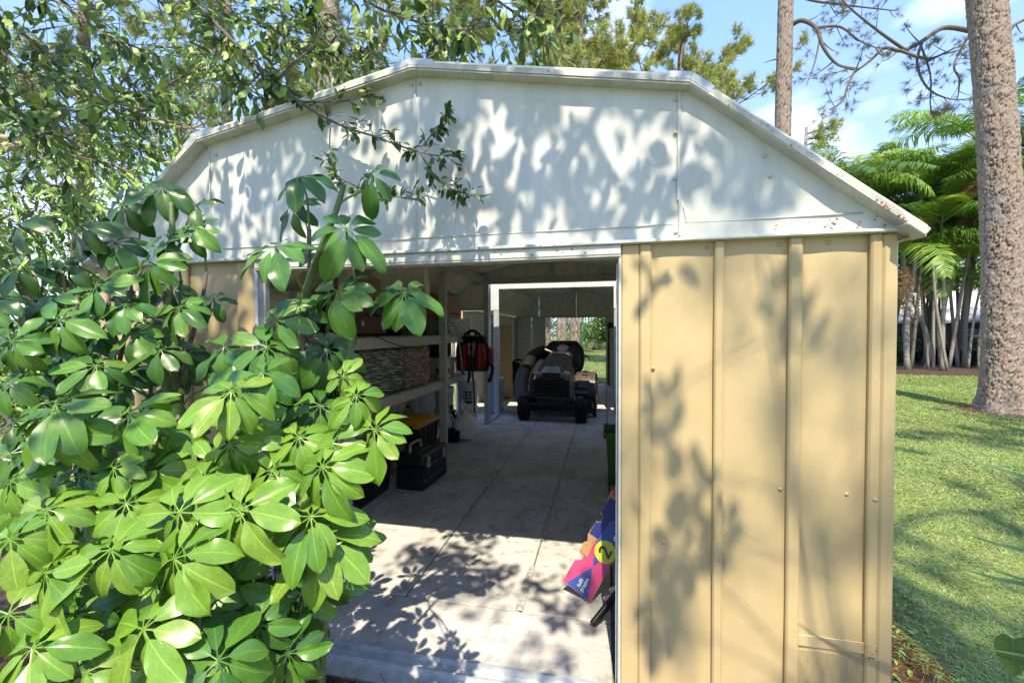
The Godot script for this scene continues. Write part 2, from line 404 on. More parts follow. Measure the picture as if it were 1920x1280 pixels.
const FILL := [[-2.043,1.254,0.259,0.128,9,0], [-2.282,0.082,0.157,0.119,10,0], [-2.274,0.101,0.327,0.133,9,0], [-2.457,0.887,0.514,0.137,10,0], [-2.656,0.756,0.256,0.134,10,0], [-2.623,0.823,0.451,0.139,8,0], [-2.734,0.710,0.524,0.144,10,0], [-2.517,1.425,0.304,0.125,8,0], [-1.828,0.998,0.288,0.118,9,0], [-2.018,1.322,0.390,0.117,8,0], [-1.808,1.531,0.473,0.123,9,0], [-2.769,0.392,0.351,0.113,10,0], [-2.264,0.666,0.352,0.126,10,0], [-1.753,0.685,0.414,0.122,8,0], [-1.465,0.937,0.198,0.121,8,0], [-1.160,0.442,0.424,0.133,8,0], [-2.138,1.611,0.225,0.142,10,0], [-2.782,0.308,0.181,0.115,10,0], [-2.956,0.196,0.413,0.122,9,0], [-2.095,0.772,0.476,0.130,9,0], [-2.191,1.482,0.445,0.133,8,0], [-1.550,0.532,0.502,0.129,9,0], [-2.797,1.284,0.462,0.144,8,0], [-2.805,0.848,0.346,0.116,10,0], [-1.546,0.875,0.327,0.118,8,0], [-2.481,1.086,0.189,0.111,10,0], [-2.330,0.133,0.226,0.136,9,0], [-2.194,0.517,0.407,0.143,8,0], [-2.051,0.886,0.193,0.140,10,0], [-2.064,1.474,0.210,0.119,9,0], [-1.319,0.629,0.167,0.140,9,0], [-2.554,1.004,0.517,0.113,10,0], [-2.907,0.583,0.312,0.141,9,0], [-1.352,1.408,0.538,0.123,8,0], [-2.695,1.457,0.536,0.134,9,0], [-1.701,0.455,0.426,0.111,8,0], [-2.747,1.464,0.488,0.121,10,0], [-2.714,0.804,0.404,0.137,9,0], [-2.077,1.367,0.235,0.144,8,0], [-2.339,0.287,0.149,0.118,9,0], [-2.560,0.929,0.204,0.144,8,0], [-2.426,0.496,0.469,0.142,9,0], [-1.343,0.808,0.168,0.113,8,0], [-2.936,1.738,0.318,0.132,10,0], [-1.897,0.684,0.394,0.116,10,0], [-1.903,1.056,0.191,0.111,8,0], [-2.193,0.051,0.152,0.126,9,0], [-1.773,1.402,0.377,0.134,9,0], [-1.908,0.357,0.445,0.123,10,0], [-2.645,0.748,0.524,0.120,8,0], [-2.825,1.358,0.150,0.112,9,0], [-2.324,0.057,0.241,0.135,8,0], [-1.904,1.741,0.277,0.140,9,0], [-1.698,1.461,0.400,0.122,8,0], [-2.133,1.532,0.520,0.118,8,0], [-1.471,0.089,0.217,0.134,10,0], [-2.330,1.300,0.336,0.128,9,0], [-2.590,1.581,0.414,0.138,8,0], [-1.639,0.761,0.540,0.144,9,0], [-2.007,0.245,0.452,0.116,8,0], [-2.934,0.174,0.390,0.127,9,0], [-1.874,1.031,0.407,0.129,10,0], [-1.376,0.818,0.359,0.134,10,0], [-2.334,1.693,0.162,0.135,8,0], [-2.760,0.418,0.352,0.130,8,0], [-1.925,1.675,0.502,0.132,8,0], [-1.316,1.209,0.341,0.136,10,0], [-1.663,0.986,0.525,0.122,8,0], [-1.692,0.746,0.386,0.111,9,0], [-2.947,0.378,0.438,0.129,8,0], [-2.224,0.061,0.301,0.145,8,0], [-1.334,0.191,0.230,0.140,8,0], [-1.899,0.395,0.275,0.122,9,0], [-2.845,0.565,0.155,0.145,10,0], [-2.307,0.775,0.355,0.136,9,0], [-2.385,0.309,0.511,0.110,10,0], [-2.984,0.834,0.295,0.132,10,0], [-1.697,0.751,0.515,0.135,10,0], [-1.705,0.688,0.371,0.143,10,0], [-2.077,0.406,0.343,0.128,9,0]]
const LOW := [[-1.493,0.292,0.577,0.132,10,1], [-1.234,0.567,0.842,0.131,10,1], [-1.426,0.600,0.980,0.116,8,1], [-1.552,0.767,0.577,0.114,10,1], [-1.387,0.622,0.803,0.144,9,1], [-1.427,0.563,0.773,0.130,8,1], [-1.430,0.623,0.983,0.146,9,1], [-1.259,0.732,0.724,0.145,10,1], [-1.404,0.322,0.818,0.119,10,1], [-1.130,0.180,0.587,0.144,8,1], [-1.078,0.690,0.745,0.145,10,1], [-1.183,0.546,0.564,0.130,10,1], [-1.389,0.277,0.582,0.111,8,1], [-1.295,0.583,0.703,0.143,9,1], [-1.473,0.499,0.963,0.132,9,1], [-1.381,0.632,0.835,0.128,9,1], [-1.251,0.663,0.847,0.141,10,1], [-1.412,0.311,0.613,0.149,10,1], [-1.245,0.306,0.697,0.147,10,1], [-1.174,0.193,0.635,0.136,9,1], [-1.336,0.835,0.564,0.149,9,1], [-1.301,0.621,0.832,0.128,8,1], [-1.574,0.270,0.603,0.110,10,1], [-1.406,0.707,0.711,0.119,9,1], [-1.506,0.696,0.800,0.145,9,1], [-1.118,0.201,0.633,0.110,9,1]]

# ---------------------------------------------------------------- scene
const RX := -0.8325
const ROOF := [Vector2(-1.93, 1.893), Vector2(-1.155, 2.513), Vector2(0, 2.72), Vector2(1.155, 2.513), Vector2(1.93, 1.893)]

func _ready() -> void:
	rng.seed = 4711
	var cam := Camera3D.new()
	cam.name = "camera"
	cam.position = Vector3(0, 1.5369, 1.8489)
	cam.rotation = Vector3(-0.0221, 0.212, -0.0031)
	cam.fov = 76.76
	cam.near = 0.05
	cam.far = 400.0
	cam.current = true
	add_child(cam)
	var env := Environment.new()
	env.background_mode = Environment.BG_SKY
	env.tonemap_mode = Environment.TONE_MAPPER_LINEAR
	env.tonemap_exposure = 4.6
	env.background_energy_multiplier = 1.0
	env.sdfgi_enabled = true
	env.ssao_enabled = true
	env.ssil_enabled = true
	var sky := Sky.new()
	var sm := ProceduralSkyMaterial.new()
	sm.sky_top_color = lin(0.050, 0.096, 0.205)
	sm.sky_horizon_color = lin(0.168, 0.215, 0.305)
	sm.sky_curve = 0.25
	sm.sky_energy_multiplier = 1.2
	sm.ground_bottom_color = lin(0.08, 0.1, 0.05)
	sm.ground_horizon_color = lin(0.2, 0.22, 0.15)
	sm.sun_angle_max = 25.0
	sm.sky_cover = ImageTexture.create_from_image(clouds())
	sm.sky_cover_modulate = Color(1, 1, 1, 1)
	sky.sky_material = sm
	env.sky = sky
	var we := WorldEnvironment.new()
	we.name = "world"
	we.environment = env
	add_child(we)
	var sun := DirectionalLight3D.new()
	sun.name = "sun"
	sun.light_color = Color(1.0, 0.94, 0.84)
	sun.light_energy = 0.6
	sun.light_angular_distance = 0.55
	sun.shadow_enabled = true
	add_child(sun)
	sun.look_at_from_position(Vector3.ZERO, Vector3(-0.1, -1.42, -1.0))
	materials()
	setting()
	shed_front()
	shed_rear()
	shelving()
	on_the_shelves()
	on_the_floor()
	mower()
	shrubs()
	oak()
	right_trees()
	back_trees()
	palms()
	garden()

func clouds() -> Image:
	var n := FastNoiseLite.new()
	n.seed = 21
	n.frequency = 1.35
	n.fractal_octaves = 6
	n.fractal_gain = 0.52
	var w := 1024
	var h := 512
	var im := Image.create(w, h, false, Image.FORMAT_RGBA8)
	for y in h / 2 + 4:
		var el := PI * (0.5 - (y + 0.5) / h)
		for x in w:
			var az := TAU * (x + 0.5) / w
			var d := Vector3(cos(el) * cos(az), sin(el), cos(el) * sin(az))
			var s := n.get_noise_3d(d.x * 1.6, d.y * 3.4, d.z * 1.6)
			var a := smoothstep(0.03, 0.24, s + 0.14 * (1.0 - d.y) - 0.04)
			im.set_pixel(x, y, Color(0.345, 0.325, 0.305, clampf(a * 0.9, 0, 1)))
	return im

func materials() -> void:
	M.white = surf(Color(0.55, 0.575, 0.535), 0.075, 0.42, Vector3(1.3, 0.35, 1.3), 3, 0.25, 0.01)
	M.trim = surf(Color(0.53, 0.555, 0.51), 0.1, 0.45, Vector3(3, 3, 3), 5)
	M.tan = surf(Color(0.495, 0.392, 0.205), 0.05, 0.46, Vector3(0.5, 0.45, 0.5), 9, 0.2, 0.012)
	M.roof_trim = surf(Color(0.50, 0.505, 0.455), 0.16, 0.55, Vector3(2, 2, 2), 67)
	M.roof_trim.detail_enabled = true
	M.roof_trim.detail_blend_mode = BaseMaterial3D.BLEND_MODE_MUL
	M.roof_trim.detail_albedo = ntex(28, 0.06, [[0.16, Color(0.62, 0.42, 0.25)], [0.24, Color(0.95, 0.92, 0.86)], [0.36, gray(1.0)]], 5)
	M.tan_stripe = surf(Color(0.495, 0.398, 0.21), 0.05, 0.5, Vector3(30, 0.3, 30), 11, 0.12, 0.05)
	M.liner = surf(Color(0.84, 0.82, 0.70), 0.10, 0.55, Vector3(1.2, 1.2, 0.5), 13)
	M.steel = surf(Color(0.56, 0.57, 0.53), 0.12, 0.45, Vector3(4, 1, 4), 15)
	M.steel.metallic = 0.1
	M.alu = surf(Color(0.50, 0.53, 0.56), 0.14, 0.4, Vector3(3, 3, 3), 17)
	M.alu.metallic = 0.35
	M.concrete = surf(Color(0.52, 0.515, 0.495), 0.13, 0.85, Vector3(0.45, 0.45, 0.45), 19, 0.12, 0.12)
	M.concrete.detail_enabled = true
	M.concrete.detail_blend_mode = BaseMaterial3D.BLEND_MODE_MUL
	M.concrete.detail_albedo = ntex(23, 0.035, [[0.22, gray(0.72)], [0.36, gray(0.95)], [0.6, gray(1.0)]], 6)
	M.concrete.detail_uv_layer = BaseMaterial3D.DETAIL_UV_1
	M.joint = surf(Color(0.16, 0.15, 0.13), 0.3, 0.95, Vector3(4, 4, 4), 29)
	M.strip = surf(Color(0.38, 0.385, 0.37), 0.25, 0.6, Vector3(6, 6, 6), 31)
	M.rust = surf(Color(0.33, 0.14, 0.045), 0.5, 0.9, Vector3(14, 14, 14), 33)
	M.paint = surf(Color(0.62, 0.63, 0.55), 0.12, 0.6, Vector3(2, 0.7, 2), 35, 0.15, 0.05)
	M.board = surf(Color(0.44, 0.42, 0.37), 0.2, 0.7, Vector3(3, 3, 0.6), 37, 0.15, 0.05)
	M.ply = surf(Color(0.52, 0.38, 0.19), 0.14, 0.7, Vector3(5, 0.5, 5), 39)
	M.card = surf(Color(0.42, 0.25, 0.12), 0.1, 0.85, Vector3(3, 3, 3), 41)
	M.black = surf(Color(0.013, 0.013, 0.013), 0.3, 0.42, Vector3(4, 4, 4), 43)
	M.dusty = surf(Color(0.15, 0.133, 0.115), 0.35, 0.6, Vector3(3, 3, 3), 45)
	M.rubber = surf(Color(0.013, 0.013, 0.012), 0.4, 0.85, Vector3(5, 5, 5), 47)
	M.yellow = surf(Color(0.62, 0.34, 0.012), 0.1, 0.45, Vector3(3, 3, 3), 49)
	M.bark_fine = surf(Color(0.32, 0.265, 0.215), 0.55, 0.95, Vector3(2.6, 0.9, 2.6), 51, 3.0, 0.03)
	M.twig = surf(Color(0.13, 0.108, 0.088), 0.35, 0.9, Vector3(8, 8, 8), 53)
	M.lawn = surf(Color(0.20, 0.215, 0.075), 0.4, 0.95, Vector3(0.5, 0.5, 0.5), 55, 2.0, 0.08)
	M.soil = surf(Color(0.10, 0.065, 0.042), 0.55, 0.97, Vector3(1.5, 1.5, 1.5), 57, 1.5, 0.1)
	M.clear_white = mat(0.68, 0.68, 0.65, 0.4)
	M.red = mat(0.30, 0.012, 0.015, 0.3)
	M.blue = mat(0.02, 0.06, 0.22, 0.5)
	M.dark_glass = mat(0.02, 0.02, 0.02, 0.1)

func setting() -> void:
	var b := B.new()
	b.quad(Vector3(-150, -0.06, 150), Vector3(150, -0.06, 150), Vector3(150, -0.06, -150), Vector3(-150, -0.06, -150))
	struct("lawn_ground", b.done(), M.lawn, "wide mown lawn running back under the trees")
	# mulched bed along the front and beside the right corner of the shed
	b = B.new(true)
	b.grid(60, 40, func(u, v):
		var x := lerpf(-4.5, 1.72, u)
		var z := lerpf(1.3, -0.75, v)
		var edge: float = minf(minf(u, 1.0 - u) * 8.0, minf(v, 1.0 - v) * 8.0)
		return Vector3(x, -0.052 + minf(edge, 1.0) * 0.02 + 0.008 * sin(x * 9.0) * cos(z * 11.0), z + 0.1 * sin(x * 3.0)))
	struct("mulch_bed", b.done(), M.soil, "dark soil bed under pine straw along the shed front")
	b = B.new(true)
	b.grid(12, 60, func(u, v):
		var z := lerpf(-0.6, -7.5, v)
		return Vector3(lerpf(1.0, 1.62 + 0.06 * sin(z * 2.3), u), -0.048 + 0.006 * sin(u * 9.0) * cos(z * 8.0) - 0.012 * u * u, z))
	struct("side_bed", b.done(), M.soil, "narrow bed of straw and weeds along the right side of the shed")
	b = B.new(true)
	b.grid(40, 30, func(u, v):
		return Vector3(lerpf(8.5, 24.0, u), -0.045 + 0.02 * sin(u * PI) * sin(v * PI), lerpf(-15.2, -28.0, v) + 0.5 * sin(u * 17.0)))
	struct("palm_bed", b.done(), M.soil, "bare shaded soil under the palm clump")
	# concrete slabs of the shed floor, each a piece
	b = B.new()
	b.box(Vector3(RX, -0.05, -5.6), Vector3(3.70, 0.06, 11.25))
	var floor_node := struct("shed_floor", b.done(), M.joint, "pale concrete floor of slabs running through both sheds")
	var xs := [-2.68, -1.137, -0.454, 0.042]
	var zs := [-0.449, -2.474, -3.83, -5.1, -6.6, -8.2, -9.8, -11.2]
	var slab_boxes := [[-2.68, 0.036, -0.02, -0.445]]
	for i in 7:
		for k in 3:
			slab_boxes.append([xs[k] + 0.004, xs[k + 1] - 0.004, zs[i] - 0.004, zs[i + 1] + 0.004])
	for s in slab_boxes:
		b = B.new()
		b.box(Vector3((s[0] + s[1]) / 2, -0.03 + rand(-0.002, 0.001), (s[2] + s[3]) / 2), Vector3(s[1] - s[0], 0.06, absf(s[3] - s[2])), Basis.IDENTITY, 0.006)
		put("slab", b.done(), M.concrete, floor_node)
	b = B.new()
	b.box(Vector3(0.535, -0.036, -5.6), Vector3(0.96, 0.055, 11.1))
	put("slab", b.done(), M.concrete, floor_node)
	for s in [[-0.46, -0.45, -0.90], [-0.452, -1.28, -1.80], [-0.452, -2.05, -2.46], [-0.452, -2.6, -3.3], [-1.137, -1.75, -2.1]]:
		b = B.new()
		b.box(Vector3(s[0], 0.002, (s[1] + s[2]) / 2), Vector3(0.045, 0.008, absf(s[1] - s[2])), Basis.IDENTITY, 0.002)
		put("joint_strip", b.done(), M.strip, floor_node)

# outline of the roof at x (from the middle of the shed)
func roof_y(x: float) -> float:
	x = clampf(x, -1.93, 1.93)
	for i in 4:
		if x <= ROOF[i + 1].x:
			return remap(x, ROOF[i].x, ROOF[i + 1].x, ROOF[i].y, ROOF[i + 1].y)
	return 1.893

# one sheet of a gable, between x0 and x1, from y0 up to the roof; slightly wavy
func gable_sheet(x0: float, x1: float, y0: float, z: float, wave := 0.004, dy := 0.0, drop := 0.0) -> ArrayMesh:
	var b := B.new(true)
	var n := FastNoiseLite.new()
	n.seed = int(x0 * 100.0) + 77
	n.frequency = 0.9
	b.grid(maxi(4, int((x1 - x0) * 24)), 20, func(u, v):
		var x: float = lerpf(x0, x1, u)
		var top: float = maxf(roof_y(x - RX) + dy - drop, y0 + 0.002)
		var y: float = lerpf(y0, top, v)
		return Vector3(x, y, z + wave * n.get_noise_2d(x * 2.0, y * 2.5) * 2.0))
	return b.done()

func rivet(parent: Node, at: Vector3, dir: Vector3, r := 0.008, m: Material = null) -> void:
	if not M.has("rivet_mesh"):
		var b := B.new(true)
		b.lathe([Vector2(1.5, 0), Vector2(1.45, 0.18), Vector2(0.8, 0.25), Vector2(0.75, 0.55), Vector2(0.45, 0.85), Vector2(0, 0.95)], 10)
		M.rivet_mesh = b.done()
	put("rivet", M.rivet_mesh, m if m else M.trim, parent, Transform3D(aim(dir, Vector3.UP, r), at))

func blotch(at: Vector3, r: float, parent: Node, nrm := Vector3.BACK) -> void:
	var b := B.new()
	var n := 11
	var bs := aim(nrm, Vector3.UP)
	var ring := []
	for k in n:
		var a := TAU * k / n
		ring.append(at + bs * Vector3(cos(a) * r * rand(0.5, 1.3), 0.0, sin(a) * r * rand(0.5, 1.3)))
	for k in n:
		b.tri(at + nrm * 0.0006, ring[k], ring[(k + 1) % n])
	put("rust_spot", b.done(), M.rust, parent)

func roof_panels(parent: Node, z0: float, z1: float, n: int, dy := 0.0) -> void:
	for s in 4:
		var a: Vector2 = ROOF[s]
		var c: Vector2 = ROOF[s + 1]
		for k in n:
			var za := lerpf(z0, z1, float(k) / n)
			var zb := lerpf(z0, z1, float(k + 1) / n)
			var b := B.new()
			var p := Vector3(RX + a.x, a.y + dy, 0)
			var q := Vector3(RX + c.x, c.y + dy, 0)
			var up := Vector3(-(q - p).y, (q - p).x, 0).normalized() * 0.004
			var Z := Vector3(0, 0, za)
			var W := Vector3(0, 0, zb)
			b.face([p + Z + up, p + W + up, q + W + up, q + Z + up], p - up * 100.0 + (Z + W) * 0.5)
			b.face([p + Z - up, p + W - up, q + W - up, q + Z - up], p + up * 100.0 + (Z + W) * 0.5)
			b.face([p + Z + up, p + Z - up, q + Z - up, q + Z + up], p + W)
			# seam rib above and below
			b.bar(p + Z + Vector3(0, 0, -0.02) + up * 2.0, q + Z + Vector3(0, 0, -0.02) + up * 2.0, 0.03, 0.018, up.normalized())
			var mid := (Z + W) * 0.5
			b.bar(p + mid - up * 2.6, q + mid - up * 2.6, 0.022, 0.012, up.normalized())
			b.bar(p + Z + Vector3(0, 0, -0.04) - up * 3.0, q + Z + Vector3(0, 0, -0.04) - up * 3.0, 0.05, 0.016, up.normalized())
			put("roof_panel", b.done(), M.liner, parent)

func shed_front() -> void:
	var t := thing("metal_shed", "tan and white metal shed with gambrel roof and open doorway, nearest the camera", "shed")
	# gable: four white sheets lapped at the kinks and the ridge
	put("gable_panel", gable_sheet(-2.70, -1.965, 1.905, 0.0), M.white, t)
	put("gable_panel", gable_sheet(-1.975, -0.836, 1.905, 0.004), M.white, t)
	put("gable_panel", gable_sheet(-0.844, 0.300, 1.905, 0.008), M.white, t)
	put("gable_panel", gable_sheet(0.288, 1.035, 1.905, 0.013), M.white, t)
	var b := B.new()
	b.bar(Vector3(-0.842, 1.91, 0.010), Vector3(-0.842, 2.69, 0.010), 0.007, 0.004, Vector3.BACK)
	put("seam", b.done(), M.trim, t)
	b = B.new()
	b.bar(Vector3(-1.971, 1.91, 0.008), Vector3(-1.971, 2.49, 0.008), 0.006, 0.003, Vector3.BACK)
	put("seam", b.done(), M.trim, t)
	b = B.new()
	b.bar(Vector3(0.289, 2.06, 0.015), Vector3(0.289, 2.49, 0.015), 0.013, 0.004, Vector3.BACK, 0.001)
	b.bar(Vector3(0.292, 1.92, 0.018), Vector3(0.300, 2.055, 0.019), 0.010, 0.004, Vector3.BACK, 0.001)
	put("seam", b.done(), M.trim, t)
	b = B.new()
	b.quad(Vector3(0.300, 2.05, 0.021), Vector3(0.318, 1.99, 0.032), Vector3(0.322, 1.985, 0.033), Vector3(0.304, 2.052, 0.021))
	put("lifted_flap", b.done(), M.trim, t)
	# crease pressed along the foot of the gable
	b = B.new(true)
	b.tube([Vector3(-1.9, 1.965, 0.004), Vector3(-0.85, 1.965, 0.008)], 0.0028, 6)
	put("crease", b.done(), M.white, t)
	b = B.new(true)
	b.tube([Vector3(-0.83, 1.965, 0.008), Vector3(0.27, 1.968, 0.008)], 0.0032, 6)
	put("crease", b.done(), M.white, t)
	b = B.new(true)
	b.tube([Vector3(0.31, 1.968, 0.013), Vector3(0.93, 1.972, 0.013)], 0.0032, 6)
	put("crease", b.done(), M.white, t)
	b = B.new()
	b.box(Vector3(RX, 1.902, 0.012), Vector3(3.745, 0.014, 0.045), Basis.IDENTITY, 0.003)
	put("gable_foot_rail", b.done(), M.trim, t)
	b = B.new()
	b.box(Vector3(-0.82, 1.874, 0.006), Vector3(1.77, 0.042, 0.03), Basis.IDENTITY, 0.004)
	b.box(Vector3(-0.82, 1.850, -0.02), Vector3(1.77, 0.010, 0.075), Basis.IDENTITY, 0.003)
	var head := put("door_header", b.done(), M.trim, t)
	for k in 22:
		blotch(Vector3(rand(-1.6, 0.0), rand(1.857, 1.892), 0.0217), rand(0.002, 0.006), head)
	for k in 12:
		blotch(Vector3(rand(-1.6, 0.03), 1.903 + rand(-0.004, 0.004), 0.0352), rand(0.002, 0.005), head)
	for k in 14:
		blotch(Vector3(rand(0.6, 1.0), 1.925 + rand(-0.005, 0.03), 0.0205), rand(0.002, 0.006), head)
	# right front wall: flats, standing ribs and the corner
	for f in [[0.185, 0.430], [0.456, 0.700], [0.730, 0.968]]:
		b = B.new(true)
		var n := FastNoiseLite.new()
		n.seed = int(f[0] * 100)
		n.frequency = 0.7
		b.grid(10, 30, func(u, v):
			var x: float = lerpf(f[0], f[1], u)
			var y: float = lerpf(-0.03, 1.896, v)
			return Vector3(x, y, -0.012 + 0.006 * n.get_noise_2d(x * 3.0, y * 1.6) + 0.004 * sin(u * PI)))
		put("wall_panel", b.done(), M.tan, t)
	for f in [[0.067, 0.141, 0.004], [0.141, 0.187, 0.010], [0.426, 0.461, 0.012], [0.692, 0.738, 0.012], [0.962, 1.0, 0.012]]:
		b = B.new()
		b.box(Vector3((f[0] + f[1]) / 2, 0.933, f[2] - 0.012), Vector3(f[1] - f[0], 1.926, 0.024), Basis.IDENTITY, 0.006)
		put("wall_rib", b.done(), M.tan, t)
	b = B.new()
	b.box(Vector3(1.0255, 0.933, -0.03), Vector3(0.051, 1.926, 0.08), Basis.IDENTITY, 0.008)
	put("corner_post", b.done(), M.tan, t)
	b = B.new()
	b.box(Vector3(0.854, 0.135, -0.004), Vector3(0.232, 0.33, 0.006), Basis.IDENTITY, 0.002)
	b.box(Vector3(0.99, 0.14, 0.002), Vector3(0.05, 0.33, 0.014), Basis.IDENTITY, 0.004)
	put("base_patch", b.done(), M.tan_stripe, t)
	b = B.new()
	b.box(Vector3(0.868, 0.335, -0.003), Vector3(0.262, 0.045, 0.007), Basis.IDENTITY, 0.002)
	put("base_lap", b.done(), M.tan, t)
	for p in [[0.195, 1.386], [0.674, 0.919], [0.901, 0.916], [0.24, 0.665], [0.664, 1.872], [0.83, 1.872], [0.40, 1.872]]:
		rivet(t, Vector3(p[0], p[1], -0.008), Vector3.BACK, 0.0062, M.tan)
	rivet(t, Vector3(0.985, 0.909, 0.012), Vector3.BACK, 0.0062, M.tan)
	rivet(t, Vector3(0.985, 1.875, 0.012), Vector3.BACK, 0.0062, M.tan)
	for p in [[0.275, 2.33], [0.275, 2.15], [0.278, 1.935], [0.275, 2.46], [0.62, 2.13], [0.60, 2.21], [-0.86, 2.66], [-0.82, 2.66], [-0.4, 2.63], [-0.02, 2.57], [-1.93, 2.44]]:
		rivet(t, Vector3(p[0], p[1], 0.014), Vector3.BACK, 0.0055)
	for k in 16:
		blotch(Vector3(rand(0.955, 1.0), rand(0.30, 0.36), 0.0125), rand(0.001, 0.004), t)
	for k in 26:
		blotch(Vector3(rand(0.2, 0.95), rand(0.05, 0.7) * rng.randf(), -0.0005), rand(0.0006, 0.0014), t)
	# left front wall
	for f in [[-2.69, -2.17], [-2.13, -1.815]]:
		b = B.new(true)
		b.grid(10, 20, func(u, v): return Vector3(lerpf(f[0], f[1], u), lerpf(-0.03, 1.896, v), -0.012 + 0.004 * sin(u * PI)))
		put("wall_panel", b.done(), M.tan, t)
	for f in [[-2.175, -2.125, 0.012], [-1.82, -1.715, 0.01], [-2.71, -2.66, 0.012]]:
		b = B.new()
		b.box(Vector3((f[0] + f[1]) / 2, 0.933, f[2] - 0.012), Vector3(f[1] - f[0], 1.926, 0.024), Basis.IDENTITY, 0.006)
		put("wall_rib", b.done(), M.tan, t)
	# door jambs
	b = B.new()
	b.box(Vector3(0.0615, 0.915, -0.018), Vector3(0.011, 1.885, 0.06), Basis.IDENTITY, 0.003)
	b.box(Vector3(0.052, 0.90, -0.055), Vector3(0.008, 1.86, 0.02), Basis.IDENTITY, 0.002)
	put("door_jamb", b.done(), M.trim, t)
	b = B.new()
	b.box(Vector3(-1.706, 0.915, -0.02), Vector3(0.02, 1.885, 0.06), Basis.IDENTITY, 0.003)
	b.box(Vector3(-1.688, 0.90, -0.04), Vector3(0.014, 1.86, 0.03), Basis.IDENTITY, 0.002)
	put("door_jamb", b.done(), M.alu, t)
	# threshold: stepped track with two rails
	var prof := PackedVector2Array([Vector2(0.135, -0.045), Vector2(0.135, -0.02), Vector2(0.062, -0.008), Vector2(0.058, 0.014), Vector2(0.050, 0.014), Vector2(0.046, -0.004), Vector2(0.004, -0.002), Vector2(0.0, 0.030), Vector2(-0.012, 0.030), Vector2(-0.016, 0.004), Vector2(-0.022, 0.003), Vector2(-0.022, -0.045)])
	b = B.new()
	b.slab(prof, 1.93, Transform3D(Basis(Vector3(0, 0, 1), Vector3.UP, Vector3(-1, 0, 0)), Vector3(0.12, 0, 0)))
	put("door_track", b.done(), M.alu, t)
	# roof, its rolled front edge and bent caps at the kinks
	roof_panels(t, 0.062, -5.12, 9)
	for s in 4:
		b = B.new()
		var n := 3
		for k in n:
			var p := ROOF[s] as Vector2
			var q := ROOF[s + 1] as Vector2
			var u: Vector2 = p.lerp(q, float(k) / n)
			var w: Vector2 = p.lerp(q, float(k + 1) / n)
			var j := 0.0
			b.bar(Vector3(RX + u.x, u.y - 0.010 + j, 0.066), Vector3(RX + w.x, w.y - 0.010 + j, 0.066), 0.010, 0.022, Vector3(-(q - p).y, (q - p).x, 0))
			b.bar(Vector3(RX + u.x, u.y - 0.026, 0.034), Vector3(RX + w.x, w.y - 0.026, 0.034), 0.066, 0.006, Vector3(-(q - p).y, (q - p).x, 0))
		put("roof_edge", b.done(), M.roof_trim, t)
	for s in [1, 2, 3]:
		b = B.new()
		for d in [-1, 1]:
			var c: Vector2 = ROOF[s]
			var e: Vector2 = c + (ROOF[s + d] - c).normalized() * (0.085 if d < 0 else 0.10)
			b.bar(Vector3(RX + c.x, c.y + 0.003, 0.030), Vector3(RX + e.x, e.y + 0.003, 0.030), 0.084, 0.030, Vector3(-(e - c).y, (e - c).x, 0) * d, 0.002)
		put("roof_cap", b.done(), M.alu, t)
	for sg in [-1.0, 1.0]:
		b = B.new()
		var e := Vector3(RX + 1.93 * sg, 1.893, 0.02)
		b.box(e + Vector3(-0.035 * sg, 0.004, 0.018), Vector3(0.07, 0.032, 0.11), Basis(Vector3.BACK, -0.68 * sg), 0.004)
		put("roof_cap", b.done(), M.roof_trim, t)
		b = B.new()
		b.box(Vector3(RX + 1.895 * sg, 1.878, -2.55), Vector3(0.075, 0.01, 5.1))
		put("soffit", b.done(), M.trim, t)
	for k in 26:
		blotch(Vector3(rand(1.04, 1.09), 1.8725, rand(-0.02, 0.05)), rand(0.004, 0.012), t, Vector3.DOWN)
	for k in 16:
		var x := rand(0.93, 1.08)
		blotch(Vector3(x, roof_y(x - RX) - rand(0.012, 0.03), 0.0722), rand(0.002, 0.006), t)
	for k in 30:
		var x2 := rand(-2.6, 0.9)
		blotch(Vector3(x2, roof_y(x2 - RX) - rand(0.0, 0.02), 0.0722), rand(0.001, 0.004), t)
	side_walls(t, 0.0, -5.1, 0.0)
	# frame of the roof inside: purlins, ridge beam, trusses
	b = B.new()
	b.bar(Vector3(-1.99, 2.40, -0.1), Vector3(-1.99, 2.40, -5.05), 0.07, 0.11, Vector3.UP, 0.006)
	put("purlin", b.done(), M.steel, t)
	b = B.new()
	b.bar(Vector3(0.325, 2.40, -0.1), Vector3(0.325, 2.40, -5.05), 0.07, 0.11, Vector3.UP, 0.006)
	put("purlin", b.done(), M.steel, t)
	b = B.new()
	b.bar(Vector3(RX, 2.665, -0.1), Vector3(RX, 2.665, -5.05), 0.06, 0.06, Vector3.UP, 0.006)
	put("ridge_beam", b.done(), M.steel, t)
	# rear gable with the cut opening
	put("rear_gable_panel", gable_sheet(-2.695, -1.93, 1.92, -5.09), M.liner, t)
	put("rear_gable_panel", gable_sheet(-1.94, 0.22, 2.33, -5.092), M.liner, t)
	put("rear_gable_panel", gable_sheet(0.21, 1.03, 1.92, -5.09), M.liner, t)
	b = B.new()
	b.bar(Vector3(-2.15, 2.375, -5.06), Vector3(0.5, 2.375, -5.06), 0.05, 0.10, Vector3.UP, 0.006)
	put("rear_beam", b.done(), M.steel, t)
	b = B.new()
	b.bar(Vector3(-2.69, 1.915, -5.06), Vector3(-1.93, 1.915, -5.06), 0.04, 0.04, Vector3.UP, 0.004)
	put("eave_rail", b.done(), M.steel, t)
	b = B.new()
	b.box(Vector3(-1.925, 1.19, -5.13), Vector3(0.085, 2.38, 0.16), Basis.IDENTITY, 0.006)
	put("rear_post", b.done(), M.alu, t)
	b = B.new()
	b.box(Vector3(-1.915, 2.5, -5.05), Vector3(0.06, 0.2, 0.05), Basis.IDENTITY, 0.006)
